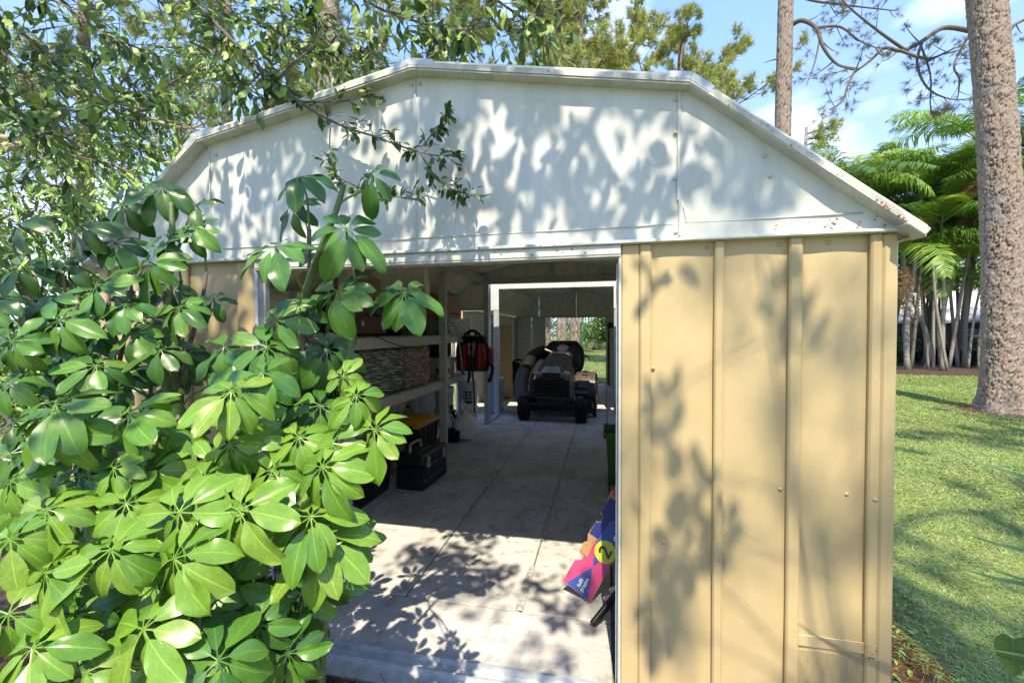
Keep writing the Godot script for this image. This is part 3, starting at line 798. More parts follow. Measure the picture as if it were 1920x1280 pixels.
	b.box(Vector3(RX, 2.54, -5.05), Vector3(0.07, 0.24, 0.05), Basis.IDENTITY, 0.006)
	put("hanger", b.done(), M.steel, t)
	b = B.new()
	b.box(Vector3(0.25, 1.19, -5.06), Vector3(0.085, 2.38, 0.06), Basis.IDENTITY, 0.006)
	put("rear_post", b.done(), M.alu, t)
	for p in [[-2.69, -0.05], [-2.69, -5.05]]:
		b = B.new()
		b.box(Vector3(-2.66, 0.95, p[1]), Vector3(0.06, 1.9, 0.06), Basis.IDENTITY, 0.006)
		put("wall_stud", b.done(), M.steel, t)
	b = B.new()
	b.box(Vector3(-1.93, 0.024, -5.43), Vector3(0.09, 0.05, 0.62), Basis.IDENTITY, 0.006)
	put("rear_sill", b.done(), M.alu, t)

func side_walls(t: Node, z0: float, z1: float, dy: float) -> void:
	for sg in [-1.0, 1.0]:
		var x: float = RX + 1.865 * sg
		var n := int(absf(z1 - z0) / 0.62)
		for k in n:
			var b := B.new()
			var za := lerpf(z0, z1, float(k) / n)
			var zb := lerpf(z0, z1, float(k + 1) / n)
			b.box(Vector3(x - 0.004 * sg, 0.93 + dy / 2, (za + zb) / 2), Vector3(0.006, 1.94 + dy, absf(zb - za) - 0.002))
			b.box(Vector3(x + 0.004 * sg, 0.93 + dy / 2, za - 0.025), Vector3(0.024, 1.94 + dy, 0.05), Basis.IDENTITY, 0.004)
			b.box(Vector3(x - 0.008 * sg, 0.93 + dy / 2, (za + zb) / 2), Vector3(0.012, 1.94 + dy, 0.03), Basis.IDENTITY, 0.003)
			put("side_panel", b.done(), M.liner, t)
		var b2 := B.new()
		b2.bar(Vector3(x - 0.03 * sg, 1.87 + dy, z0 - 0.05), Vector3(x - 0.03 * sg, 1.87 + dy, z1 + 0.05), 0.05, 0.05, Vector3.UP, 0.004)
		b2.bar(Vector3(x - 0.03 * sg, 0.95, z0 - 0.05), Vector3(x - 0.03 * sg, 0.95, z1 + 0.05), 0.03, 0.05, Vector3.UP, 0.004)
		put("wall_rail", b2.done(), M.steel, t)

func shed_rear() -> void:
	var t := thing("metal_shed", "second grey metal shed joined behind the tan one, open doorway at its far end", "shed")
	var dy := 0.08
	var z0 := -5.75
	var z1 := -11.2
	roof_panels(t, z0 + 0.05, z1 - 0.05, 9, dy)
	side_walls(t, z0, z1, dy)
	# cut front gable: white sheet around the opening
	put("front_gable_panel", gable_sheet(-2.69, -1.88, 1.936, z0, 0.002, dy), M.white, t)
	put("front_gable_panel", gable_sheet(-1.88, 0.152, 2.315, z0, 0.002, dy), M.white, t)
	put("front_gable_panel", gable_sheet(0.152, 1.03, 1.936, z0, 0.002, dy), M.white, t)
	var b := B.new()
	b.box(Vector3(-1.93, 0.97, z0 - 0.03), Vector3(0.1, 1.93, 0.05), Basis.IDENTITY, 0.006)
	put("front_post", b.done(), M.alu, t)
	b = B.new()
	b.box(Vector3(0.2, 0.97, z0 - 0.03), Vector3(0.09, 1.93, 0.05), Basis.IDENTITY, 0.006)
	put("front_post", b.done(), M.alu, t)
	b = B.new()
	b.bar(Vector3(-2.69, 1.93, z0 - 0.03), Vector3(-1.88, 1.93, z0 - 0.03), 0.05, 0.02, Vector3.UP, 0.004)
	b.bar(Vector3(0.15, 1.93, z0 - 0.03), Vector3(1.03, 1.93, z0 - 0.03), 0.05, 0.02, Vector3.UP, 0.004)
	put("eave_rail", b.done(), M.alu, t)
	for x in [-1.99, 0.325]:
		b = B.new()
		b.bar(Vector3(x, 2.50, z0 - 0.1), Vector3(x, 2.50, z1 + 0.05), 0.05, 0.07, Vector3.UP, 0.006)
		put("purlin", b.done(), M.steel, t)
	b = B.new()
	b.bar(Vector3(RX, 2.745, z0 - 0.1), Vector3(RX, 2.745, z1 + 0.05), 0.05, 0.06, Vector3.UP, 0.006)
	put("ridge_beam", b.done(), M.steel, t)
	# back wall with its own doorway
	for f in [[-2.70, -2.19], [-2.185, -1.77], [0.045, 0.5], [0.505, 1.03]]:
		b = B.new()
		b.box(Vector3((f[0] + f[1]) / 2, 0.99, z1), Vector3(f[1] - f[0], 2.02, 0.008))
		b.box(Vector3(f[0] + 0.02, 0.99, z1 + 0.01), Vector3(0.03, 2.0, 0.02), Basis.IDENTITY, 0.003)
		put("back_panel", b.done(), M.liner, t)
	put("back_gable_panel", gable_sheet(-2.69, -1.96, 1.98, z1, 0.003, dy), M.liner, t)
	put("back_gable_panel", gable_sheet(-1.955, -0.836, 1.96, z1 + 0.004, 0.003, dy), M.liner, t)
	put("back_gable_panel", gable_sheet(-0.83, 0.29, 1.96, z1 + 0.004, 0.003, dy), M.liner, t)
	put("back_gable_panel", gable_sheet(0.295, 1.03, 1.98, z1, 0.003, dy), M.liner, t)
	b = B.new()
	b.bar(Vector3(-2.69, 1.985, z1 + 0.04), Vector3(1.03, 1.985, z1 + 0.04), 0.05, 0.04, Vector3.UP, 0.004)
	put("back_header", b.done(), M.steel, t)
	b = B.new()
	b.box(Vector3(RX - 0.03, 2.36, z1 + 0.04), Vector3(0.045, 0.7, 0.04), Basis.IDENTITY, 0.004)
	put("king_post", b.done(), M.alu, t)
	b = B.new()
	b.box(Vector3(-2.64, 1.0, z1 + 0.05), Vector3(0.07, 1.98, 0.06), Basis.IDENTITY, 0.006)
	b.box(Vector3(-1.775, 0.97, z1 + 0.03), Vector3(0.03, 1.95, 0.05), Basis.IDENTITY, 0.004)
	b.box(Vector3(0.055, 0.97, z1 + 0.03), Vector3(0.03, 1.95, 0.05), Basis.IDENTITY, 0.004)
	put("wall_stud", b.done(), M.steel, t)

func text(parent: Node, called: String, s: String, size: float, m: Material, xf: Transform3D, bold := false) -> void:
	var tm := TextMesh.new()
	var f := SystemFont.new()
	f.font_names = PackedStringArray(["Droid Sans"])
	f.font_weight = 700 if bold else 400
	tm.font = f
	tm.text = s
	tm.font_size = 48
	tm.pixel_size = size / 48.0
	tm.depth = 0.0015
	tm.curve_step = 2.0
	put(called, tm, m, parent, xf)

func shelving() -> void:
	var t := thing("storage_shelf", "grey green painted wooden storage shelf along the left wall of the shed", "shelf", Vector3(-2.4, 0, -3.3))
	var o := Vector3(2.4, 0, 3.3)
	for p in [[-2.16, -1.43, 2.28], [-2.175, -3.71, 2.46], [-2.62, -1.43, 1.9], [-2.62, -3.71, 1.9], [-2.62, -4.98, 1.9]]:
		var b := B.new()
		b.box(o + Vector3(p[0], p[2] / 2, p[1]), Vector3(0.06, p[2], 0.09), Basis.IDENTITY, 0.004)
		b.box(o + Vector3(p[0] + 0.047, p[2] / 2, p[1]), Vector3(0.034, p[2], 0.075), Basis.IDENTITY, 0.004)
		put("post", b.done(), M.paint, t)
	for y in [0.89, 1.497]:
		for s in [[-1.40, -3.68, 0.0], [-3.72, -5.0, -0.03]]:
			var b := B.new()
			b.box(o + Vector3(-2.40, y - 0.012, (s[0] + s[1]) / 2), Vector3(0.5, 0.022, absf(s[0] - s[1])), Basis.IDENTITY, 0.003)
			put("shelf_board", b.done(), M.board, t)
			b = B.new()
			b.box(o + Vector3(-2.165 + s[2], y - 0.068, (s[0] + s[1]) / 2), Vector3(0.035, 0.10, absf(s[0] - s[1])), Basis.IDENTITY, 0.003)
			put("front_rail", b.done(), M.paint, t)
	var b2 := B.new()
	b2.box(o + Vector3(-2.115, 1.45, -3.71), Vector3(0.03, 0.11, 0.14), Basis.IDENTITY, 0.004)
	put("bracket", b2.done(), M.paint, t)
	b2 = B.new()
	b2.box(o + Vector3(-2.4, 2.05, -1.43), Vector3(0.55, 0.08, 0.03), Basis.IDENTITY, 0.004)
	b2.box(o + Vector3(-2.4, 0.83, -4.99), Vector3(0.5, 0.09, 0.03), Basis.IDENTITY, 0.004)
	put("end_brace", b2.done(), M.paint, t)

# streaky wrapped-film print: fine bright wrinkles over the colours beneath
func film(sd: int, stops: Array, tilt: float) -> StandardMaterial3D:
	var n := FastNoiseLite.new()
	n.seed = sd
	n.frequency = 0.02
	n.fractal_octaves = 3
	var n2 := FastNoiseLite.new()
	n2.seed = sd + 3
	n2.frequency = 0.012
	var im := Image.create(512, 256, false, Image.FORMAT_RGB8)
	var hi := Image.create(512, 256, false, Image.FORMAT_RGB8)
	for y in 256:
		for x in 512:
			var w := n.get_noise_2d(y * 0.5 + x * tilt * 0.15, x * 2.6 - y * tilt * 0.9)
			var s := smoothstep(0.08, 0.4, w)
			var q := n2.get_noise_2d(x, y * 1.5) * 0.5 + 0.5
			var c: Color = stops[0].lerp(stops[1], smoothstep(0.3, 0.6, q)).lerp(stops[2], smoothstep(0.55, 0.75, q))
			im.set_pixel(x, y, c.lerp(Color(0.72, 0.74, 0.68), s * 0.85).linear_to_srgb())
			hi.set_pixel(x, y, gray(w * 0.5 + 0.5))
	var m := StandardMaterial3D.new()
	m.albedo_texture = ImageTexture.create_from_image(im)
	m.roughness = 0.22
	m.heightmap_enabled = true
	m.heightmap_scale = 0.8
	m.heightmap_texture = ImageTexture.create_from_image(hi)
	return m

func soft_box(s: Vector3, sd: int) -> ArrayMesh:
	# a wrapped carton: faces slightly bulged, edges rounded
	var b := B.new(true)
	var n := FastNoiseLite.new()
	n.seed = sd
	n.frequency = 3.0
	for ax in 3:
		for sg in [-1.0, 1.0]:
			b.grid(12, 12, func(u, v):
				var o := Vector3.ZERO
				var a1 := (ax + 1) % 3
				var a2 := (ax + 2) % 3
				o[ax] = sg
				o[a1] = (u * 2.0 - 1.0) * sg
				o[a2] = v * 2.0 - 1.0
				var e := (1.0 - pow(absf(o[a1]), 8.0)) * (1.0 - pow(absf(o[a2]), 8.0))
				o[ax] = sg * (0.965 + 0.035 * e)
				var p := o * s * 0.5
				return p + o.normalized() * n.get_noise_3d(p.x, p.y, p.z) * 0.012 + Vector3(0, s.y * 0.5, 0))
	return b.done()

func bottle(h: float, r: float, m: Material, capm: Material, at: Vector3, label: String, lm: Material = null, yaw := 0.0) -> void:
	var t := thing("bottle", label, "bottle", at, yaw, "bottles under the middle shelf")
	var b := B.new(true)
	b.lathe([Vector2(0, 0), Vector2(r * 0.95, 0), Vector2(r, 0.02), Vector2(r, h * 0.5), Vector2(r * 0.94, h * 0.6), Vector2(r * 0.6, h * 0.78), Vector2(r * 0.32, h * 0.86), Vector2(r * 0.3, h * 0.92)], 18)
	put("body", b.done(), m, t)
	b = B.new(true)
	b.lathe([Vector2(r * 0.36, h * 0.9), Vector2(r * 0.36, h), Vector2(0, h)], 14)
	put("cap", b.done(), capm, t)
	b = B.new(true)
	b.tube(bez(Vector3(r * 0.3, h * 0.86, 0), Vector3(r * 1.1, h * 0.9, 0), Vector3(r * 1.2, h * 0.6, 0), Vector3(r * 0.85, h * 0.55, 0), 8), r * 0.14, 6)
	put("handle", b.done(), m, t)
	if lm:
		b = B.new(true)
		b.lathe([Vector2(r * 1.012, h * 0.15), Vector2(r * 1.012, h * 0.45)], 18)
		put("label_band", b.done(), lm, t)

func bucket(at: Vector3, s: float, label: String, with_label: bool, yaw := 0.0) -> void:
	var t := thing("plastic_bucket", label, "bucket", at, yaw, "white buckets stacked under the shelf")
	var b := B.new(true)
	b.lathe([Vector2(0, 0), Vector2(0.13 * s, 0), Vector2(0.135 * s, 0.01), Vector2(0.15 * s, 0.29 * s), Vector2(0.158 * s, 0.295 * s), Vector2(0.158 * s, 0.31 * s), Vector2(0.151 * s, 0.312 * s), Vector2(0.153 * s, 0.35 * s)], 28)
	put("pail", b.done(), M.clear_white, t)
	b = B.new(true)
	b.lathe([Vector2(0.160 * s, 0.345 * s), Vector2(0.162 * s, 0.365 * s), Vector2(0.15 * s, 0.372 * s), Vector2(0.145 * s, 0.362 * s), Vector2(0, 0.364 * s)], 28)
	put("lid", b.done(), M.clear_white, t)
	b = B.new(true)
	b.tube(bez(Vector3(0, 0.30 * s, 0.155 * s), Vector3(0.14 * s, 0.1 * s, 0.22 * s), Vector3(0.26 * s, 0.1 * s, 0.02 * s), Vector3(0.155 * s, 0.3 * s, -0.02), 14), 0.003, 6)
	put("wire_handle", b.done(), M.steel, t)
	if with_label:
		# blue paper label wrapped round the side that faces the door
		b = B.new(true)
		b.grid(10, 2, func(u, v):
			var a: float = lerpf(-0.12, 0.85, u)
			var r := lerpf(0.1395, 0.1475, v) * s + 0.0012
			return Vector3(sin(a) * r, lerpf(0.06, 0.24, v) * s, cos(a) * r))
		var lb := put("paper_label", b.done(), M.blue, t)
		for w in [["123", 0.10, 0.185], ["PRIMER", 0.045, 0.115]]:
			var a := 0.365
			text(lb, "lettering", w[0], w[1] * s, M.clear_white, Transform3D(Basis(Vector3.UP, a), Vector3(sin(a), 0, cos(a)) * 0.1485 * s + Vector3(0, w[2] * s, 0)), true)

func tote(at: Vector3, s: Vector3, yaw: float, label: String) -> void:
	var t := thing("storage_tote", label, "storage box", at, yaw, "black totes with yellow lids beside the shelf")
	var b := B.new()
	var h := s.y
	for k in [[Vector3(-0.46, 0, -0.46), Vector3(0.5, 1, 0.5)]]:
		var lo := []
		var hi := []
		for c in [[-1, 1], [1, 1], [1, -1], [-1, -1]]:
			lo.append(Vector3(c[0] * s.x * 0.45, 0, c[1] * s.z * 0.45))
			hi.append(Vector3(c[0] * s.x * 0.5, h, c[1] * s.z * 0.5))
		for i in 4:
			b.quad(lo[i], lo[(i + 1) % 4], hi[(i + 1) % 4], hi[i])
		b.quad(lo[3], lo[2], lo[1], lo[0])
		b.quad(hi[0], hi[1], hi[2], hi[3])
	for i in 5:
		var x := lerpf(-0.4, 0.4, i / 4.0) * s.x
		b.box(Vector3(x, h * 0.5, s.z * 0.478), Vector3(0.03, h * 0.8, 0.02), Basis(Vector3.RIGHT, 0.05), 0.004)
		var z := lerpf(-0.4, 0.4, i / 4.0) * s.z
		b.box(Vector3(s.x * 0.478, h * 0.5, z), Vector3(0.02, h * 0.8, 0.03), Basis(Vector3.BACK, -0.05), 0.004)
	put("tub", b.done(), M.black, t)
	b = B.new()
	b.box(Vector3(0, h + 0.012, 0), Vector3(s.x + 0.05, 0.045, s.z + 0.05), Basis.IDENTITY, 0.012)
	b.box(Vector3(0, h + 0.04, 0), Vector3(s.x - 0.02, 0.02, s.z - 0.02), Basis.IDENTITY, 0.008)
	b.box(Vector3(0, h + 0.055, s.z * 0.2), Vector3(s.x * 0.75, 0.012, s.z * 0.28), Basis.IDENTITY, 0.004)
	b.box(Vector3(0, h + 0.055, -s.z * 0.2), Vector3(s.x * 0.75, 0.012, s.z * 0.28), Basis.IDENTITY, 0.004)
	put("lid", b.done(), M.yellow, t)
	for sg in [-1, 1]:
		b = B.new()
		b.box(Vector3(sg * s.x * 0.3, h - 0.01, s.z * 0.5 + 0.03), Vector3(0.07, 0.07, 0.02), Basis.IDENTITY, 0.004)
		put("latch", b.done(), M.black, t)

func on_the_shelves() -> void:
	tag(put("wrapped_carton", soft_box(Vector3(0.40, 0.47, 0.84), 1), film(5, [Color(0.035, 0.07, 0.04), Color(0.10, 0.12, 0.06), Color(0.14, 0.09, 0.05)], 0.8), self, Transform3D(Basis.IDENTITY, Vector3(-2.395, 0.892, -2.20))), "green printed carton wrapped in clear film on the middle shelf", "box")
	tag(put("wrapped_carton", soft_box(Vector3(0.38, 0.46, 0.70), 2), film(15, [Color(0.22, 0.08, 0.04), Color(0.30, 0.15, 0.07), Color(0.05, 0.04, 0.03)], -2.2), self, Transform3D(Basis.IDENTITY, Vector3(-2.385, 0.892, -2.99))), "reddish brown carton wrapped in wrinkled film beside the green one", "box")
	tag(put("wrapped_carton", soft_box(Vector3(0.36, 0.25, 0.98), 3), film(25, [Color(0.10, 0.22, 0.12), Color(0.2, 0.34, 0.2), Color(0.3, 0.4, 0.26)], 1.4), self, Transform3D(Basis.IDENTITY, Vector3(-2.33, 1.50, -4.38))), "pale green film wrapped carton under the cardboard boxes", "box")
	var t := thing("cardboard_box", "brown cardboard box with a purple stripe printed on its side", "box", Vector3(-2.34, 1.752, -4.2))
	var b := B.new()
	b.box(Vector3(0, 0.07, 0), Vector3(0.34, 0.14, 0.62), Basis.IDENTITY, 0.004)
	put("carton", b.done(), M.card, t)
	b = B.new()
	b.box(Vector3(0.1708, 0.055, -0.02), Vector3(0.0016, 0.04, 0.4))
	put("printed_stripe", b.done(), mat(0.10, 0.08, 0.2, 0.8), t)
	t = thing("cardboard_box", "plain brown cardboard box, topmost of the pile on the upper shelf", "box", Vector3(-2.35, 1.893, -4.12))
	b = B.new()
	b.box(Vector3(0, 0.09, 0), Vector3(0.30, 0.18, 0.46), Basis.IDENTITY, 0.004)
	put("carton", b.done(), M.card, t)
	b = B.new()
	b.box(Vector3(0.1, 0.175, 0.0), Vector3(0.16, 0.006, 0.46), Basis(Vector3.BACK, 0.5))
	put("flap", b.done(), M.card, t)
	# dark goods at the left end of the upper shelf
	t = thing("power_tool_case", "dark brown case lying at the near end of the upper shelf", "tool case", Vector3(-2.38, 1.498, -1.95))
	b = B.new()
	b.box(Vector3(0, 0.15, 0), Vector3(0.36, 0.30, 0.6), Basis.IDENTITY, 0.03)
	put("shell", b.done(), mat(0.07, 0.035, 0.02, 0.5), t)
	b = B.new(true)
	b.tube(bez(Vector3(0.18, 0.2, -0.1), Vector3(0.25, 0.22, -0.1), Vector3(0.25, 0.22, 0.1), Vector3(0.18, 0.2, 0.1), 8), 0.012, 6)
	put("handle", b.done(), M.black, t)
	b = B.new()
	b.box(Vector3(0.185, 0.12, 0.18), Vector3(0.014, 0.05, 0.04), Basis.IDENTITY, 0.004)
	b.box(Vector3(0.185, 0.12, -0.18), Vector3(0.014, 0.05, 0.04), Basis.IDENTITY, 0.004)
	put("latch", b.done(), M.steel, t)
	b = B.new()
	b.box(Vector3(0, 0.04, 0), Vector3(0.3, 0.08, 0.42), Basis.IDENTITY, 0.01)
	for k in 6:
		b.box(Vector3(0.155, 0.045, -0.18 + 0.07 * k), Vector3(0.012, 0.05, 0.03), Basis.IDENTITY, 0.003)
	tag(put("stereo_receiver", b.done(), M.black, self, Transform3D(Basis(Vector3.UP, 0.05), Vector3(-2.36, 1.498, -2.75))), "flat black stereo receiver lying on the upper shelf behind the leaves", "stereo")
	b = B.new()
	b.box(Vector3(0, 0.12, 0), Vector3(0.26, 0.24, 0.26), Basis.IDENTITY, 0.01)
	b.box(Vector3(0.02, 0.26, 0.02), Vector3(0.16, 0.05, 0.12), Basis.IDENTITY, 0.01)
	tag(put("dark_bin", b.done(), M.black, self, Transform3D(Basis.IDENTITY, Vector3(-2.35, 1.498, -3.4))), "small black lidded bin on the upper shelf beside the post", "bin")
	b = B.new()
	b.box(Vector3(0, 0.14, 0), Vector3(0.34, 0.28, 0.5), Basis(Vector3.UP, 0.1), 0.01)
	tag(put("cardboard_box", b.done(), M.card, self, Transform3D(Basis.IDENTITY, Vector3(-2.4, 1.80, -1.95))), "brown cardboard box on the dark case at the near shelf end", "box")
	# power cord hanging over the shelf edge
	b = B.new(true)
	b.tube(smooth([Vector3(-2.2, 1.51, -1.7), Vector3(-2.12, 1.50, -1.85), Vector3(-2.11, 1.42, -2.2), Vector3(-2.12, 1.36, -2.7), Vector3(-2.16, 1.38, -3.2), Vector3(-2.2, 1.4, -3.45)]), 0.006, 6)
	tag(put("extension_lead", b.done(), M.black), "thin black power cord sagging in front of the wrapped cartons", "cord")
	# red backpack
	t = thing("red_backpack", "red and black frame backpack with dangling straps on the middle shelf", "backpack", Vector3(-2.02, 0.93, -4.62), 0.12)
	var red: Material = M.red
	for sg in [-1.0, 1.0]:
		b = B.new(true)
		b.grid(12, 16, func(u, v):
			var a: float = (u - 0.5) * PI * 0.98
			var w := 0.112 * sqrt(clampf(1.0 - pow(absf(v * 2.0 - 0.86), 2.6) * 0.5, 0.05, 1.0))
			return Vector3(sg * 0.118 + sin(a) * w, lerpf(0.035, 0.43, v), cos(a) * 0.13 + 0.012 * cos(a * 7.0)))
		put("shell", b.done(), red, t)
	b = B.new(true)
	b.tube(smooth([Vector3(-0.235, 0.02, 0.0), Vector3(-0.245, 0.28, 0.02), Vector3(-0.21, 0.44, 0.04), Vector3(-0.11, 0.57, 0.03), Vector3(0, 0.63, 0.02), Vector3(0.11, 0.57, 0.03), Vector3(0.21, 0.44, 0.04), Vector3(0.245, 0.28, 0.02), Vector3(0.235, 0.02, 0.0)]), 0.024, 8)
	b.tube(smooth([Vector3(-0.2, 0.44, 0.04), Vector3(-0.07, 0.43, 0.09), Vector3(-0.05, 0.60, 0.03)]), 0.018, 6)
	b.tube(smooth([Vector3(0.2, 0.44, 0.04), Vector3(0.07, 0.43, 0.09), Vector3(0.05, 0.60, 0.03)]), 0.018, 6)
	b.tube([Vector3(-0.13, 0.53, 0.04), Vector3(0.13, 0.53, 0.04)], 0.018, 6)
	b.box(Vector3(0, 0.03, 0.0), Vector3(0.46, 0.07, 0.2), Basis.IDENTITY, 0.02)
	b.box(Vector3(0, 0.27, 0.0), Vector3(0.05, 0.4, 0.24), Basis.IDENTITY, 0.02)
	b.box(Vector3(0, 0.30, -0.06), Vector3(0.44, 0.5, 0.06), Basis.IDENTITY, 0.02)
	put("frame", b.done(), M.black, t)
	b = B.new()
	b.box(Vector3(0.235, 0.22, -0.08), Vector3(0.14, 0.3, 0.2), Basis(Vector3.UP, -0.3), 0.05)
	put("side_pouch", b.done(), red, t)
	b = B.new(true)
	b.tube(smooth([Vector3(-0.03, 0.42, 0.14), Vector3(-0.02, 0.25, 0.17), Vector3(0.02, 0.1, 0.18), Vector3(0.03, 0.0, 0.2), Vector3(0.05, -0.28, 0.2), Vector3(0.055, -0.62, 0.19)]), taper(31, 0.022, 0.011), 6)
	put("strap", b.done(), M.black, t)
	b = B.new(true)
	b.tube(smooth([Vector3(0.04, 0.42, 0.14), Vector3(0.03, 0.25, 0.17), Vector3(-0.02, 0.08, 0.19), Vector3(-0.02, -0.04, 0.2), Vector3(-0.04, -0.16, 0.2)]), 0.02, 6)
	put("strap", b.done(), M.black, t)
	for x in [-0.032, 0.042]:
		b = B.new(true)
		b.tube([Vector3(x, 0.40, 0.165), Vector3(x * 0.9, 0.33, 0.18), Vector3(x * 0.6, 0.25, 0.185)], [0.017, 0.014, 0.012], 8)
		b.lathe([Vector2(0.01, -0.008), Vector2(0.025, -0.008), Vector2(0.025, 0.008), Vector2(0.01, 0.008), Vector2(0.01, -0.008)], 12, Transform3D(Basis(Vector3.RIGHT, PI / 2), Vector3(x, 0.42, 0.165)))
		put("buckle", b.done(), M.board, t)
	b = B.new(true)
	b.tube(smooth([Vector3(-0.22, 0.2, 0.05), Vector3(-0.36, 0.16, 0.08), Vector3(-0.46, 0.15, 0.1)]), 0.03, 8)
	b.tube(smooth([Vector3(0.24, 0.12, 0.06), Vector3(0.32, 0.08, 0.1), Vector3(0.31, -0.05, 0.12), Vector3(0.27, -0.16, 0.12)]), [0.03, 0.03, 0.028, 0.028, 0.026, 0.025, 0.025, 0.025, 0.025, 0.025, 0.028, 0.03, 0.034, 0.034, 0.034, 0.034, 0.034, 0.034, 0.03], 8)
	put("side_strap", b.done(), M.black, t)
	b = B.new(true)
	b.lathe([Vector2(0, 0), Vector2(0.1, 0), Vector2(0.105, 0.02), Vector2(0.105, 0.18), Vector2(0.07, 0.25), Vector2(0.03, 0.27), Vector2(0.03, 0.3), Vector2(0, 0.3)], 18)
	t = thing("white_jug", "white plastic jug with an orange label half hidden behind the shelf post", "jug", Vector3(-2.25, 0.892, -3.93))
	put("body", b.done(), M.clear_white, t)
	b = B.new(true)
	b.lathe([Vector2(0.1062, 0.06), Vector2(0.1062, 0.14)], 18)
	put("label_band", b.done(), mat(0.5, 0.16, 0.05, 0.6), t)
	b = B.new()
	b.box(Vector3(0, 0.13, 0), Vector3(0.3, 0.26, 0.3), Basis.IDENTITY, 0.01)
	tag(put("white_carton", b.done(), M.clear_white, self, Transform3D(Basis.IDENTITY, Vector3(-2.42, 0.892, -4.32))), "white carton on the middle shelf behind the hanging hose", "box")
	b = B.new()
	b.box(Vector3(0, 0.12, 0), Vector3(0.3, 0.24, 0.25), Basis.IDENTITY, 0.02)
	tag(put("black_speaker", b.done(), M.black, self, Transform3D(Basis.IDENTITY, Vector3(-2.45, 1.16, -4.3))), "black box standing on the white carton under the upper shelf", "speaker")
	t = thing("spray_hose", "thin grey hose looping down over the middle shelf", "hose")
	b = B.new(true)
	b.tube(smooth([Vector3(-2.14, 1.73, -3.8), Vector3(-2.09, 1.62, -3.98), Vector3(-2.07, 1.4, -4.1), Vector3(-2.05, 1.1, -4.16), Vector3(-2.06, 0.96, -4.2)]), 0.011, 8)
	b.tube(smooth([Vector3(-2.1, 1.22, -3.78), Vector3(-2.06, 1.14, -3.92), Vector3(-2.07, 0.98, -4.0), Vector3(-2.06, 0.915, -4.12), Vector3(-2.05, 0.93, -4.25)]), 0.011, 8)
	put("tubing", b.done(), M.strip, t)
	b = B.new()
	b.box(Vector3(-2.05, 0.95, -4.2), Vector3(0.045, 0.1, 0.05), Basis.IDENTITY, 0.01)
	put("hand_grip", b.done(), M.dusty, t)

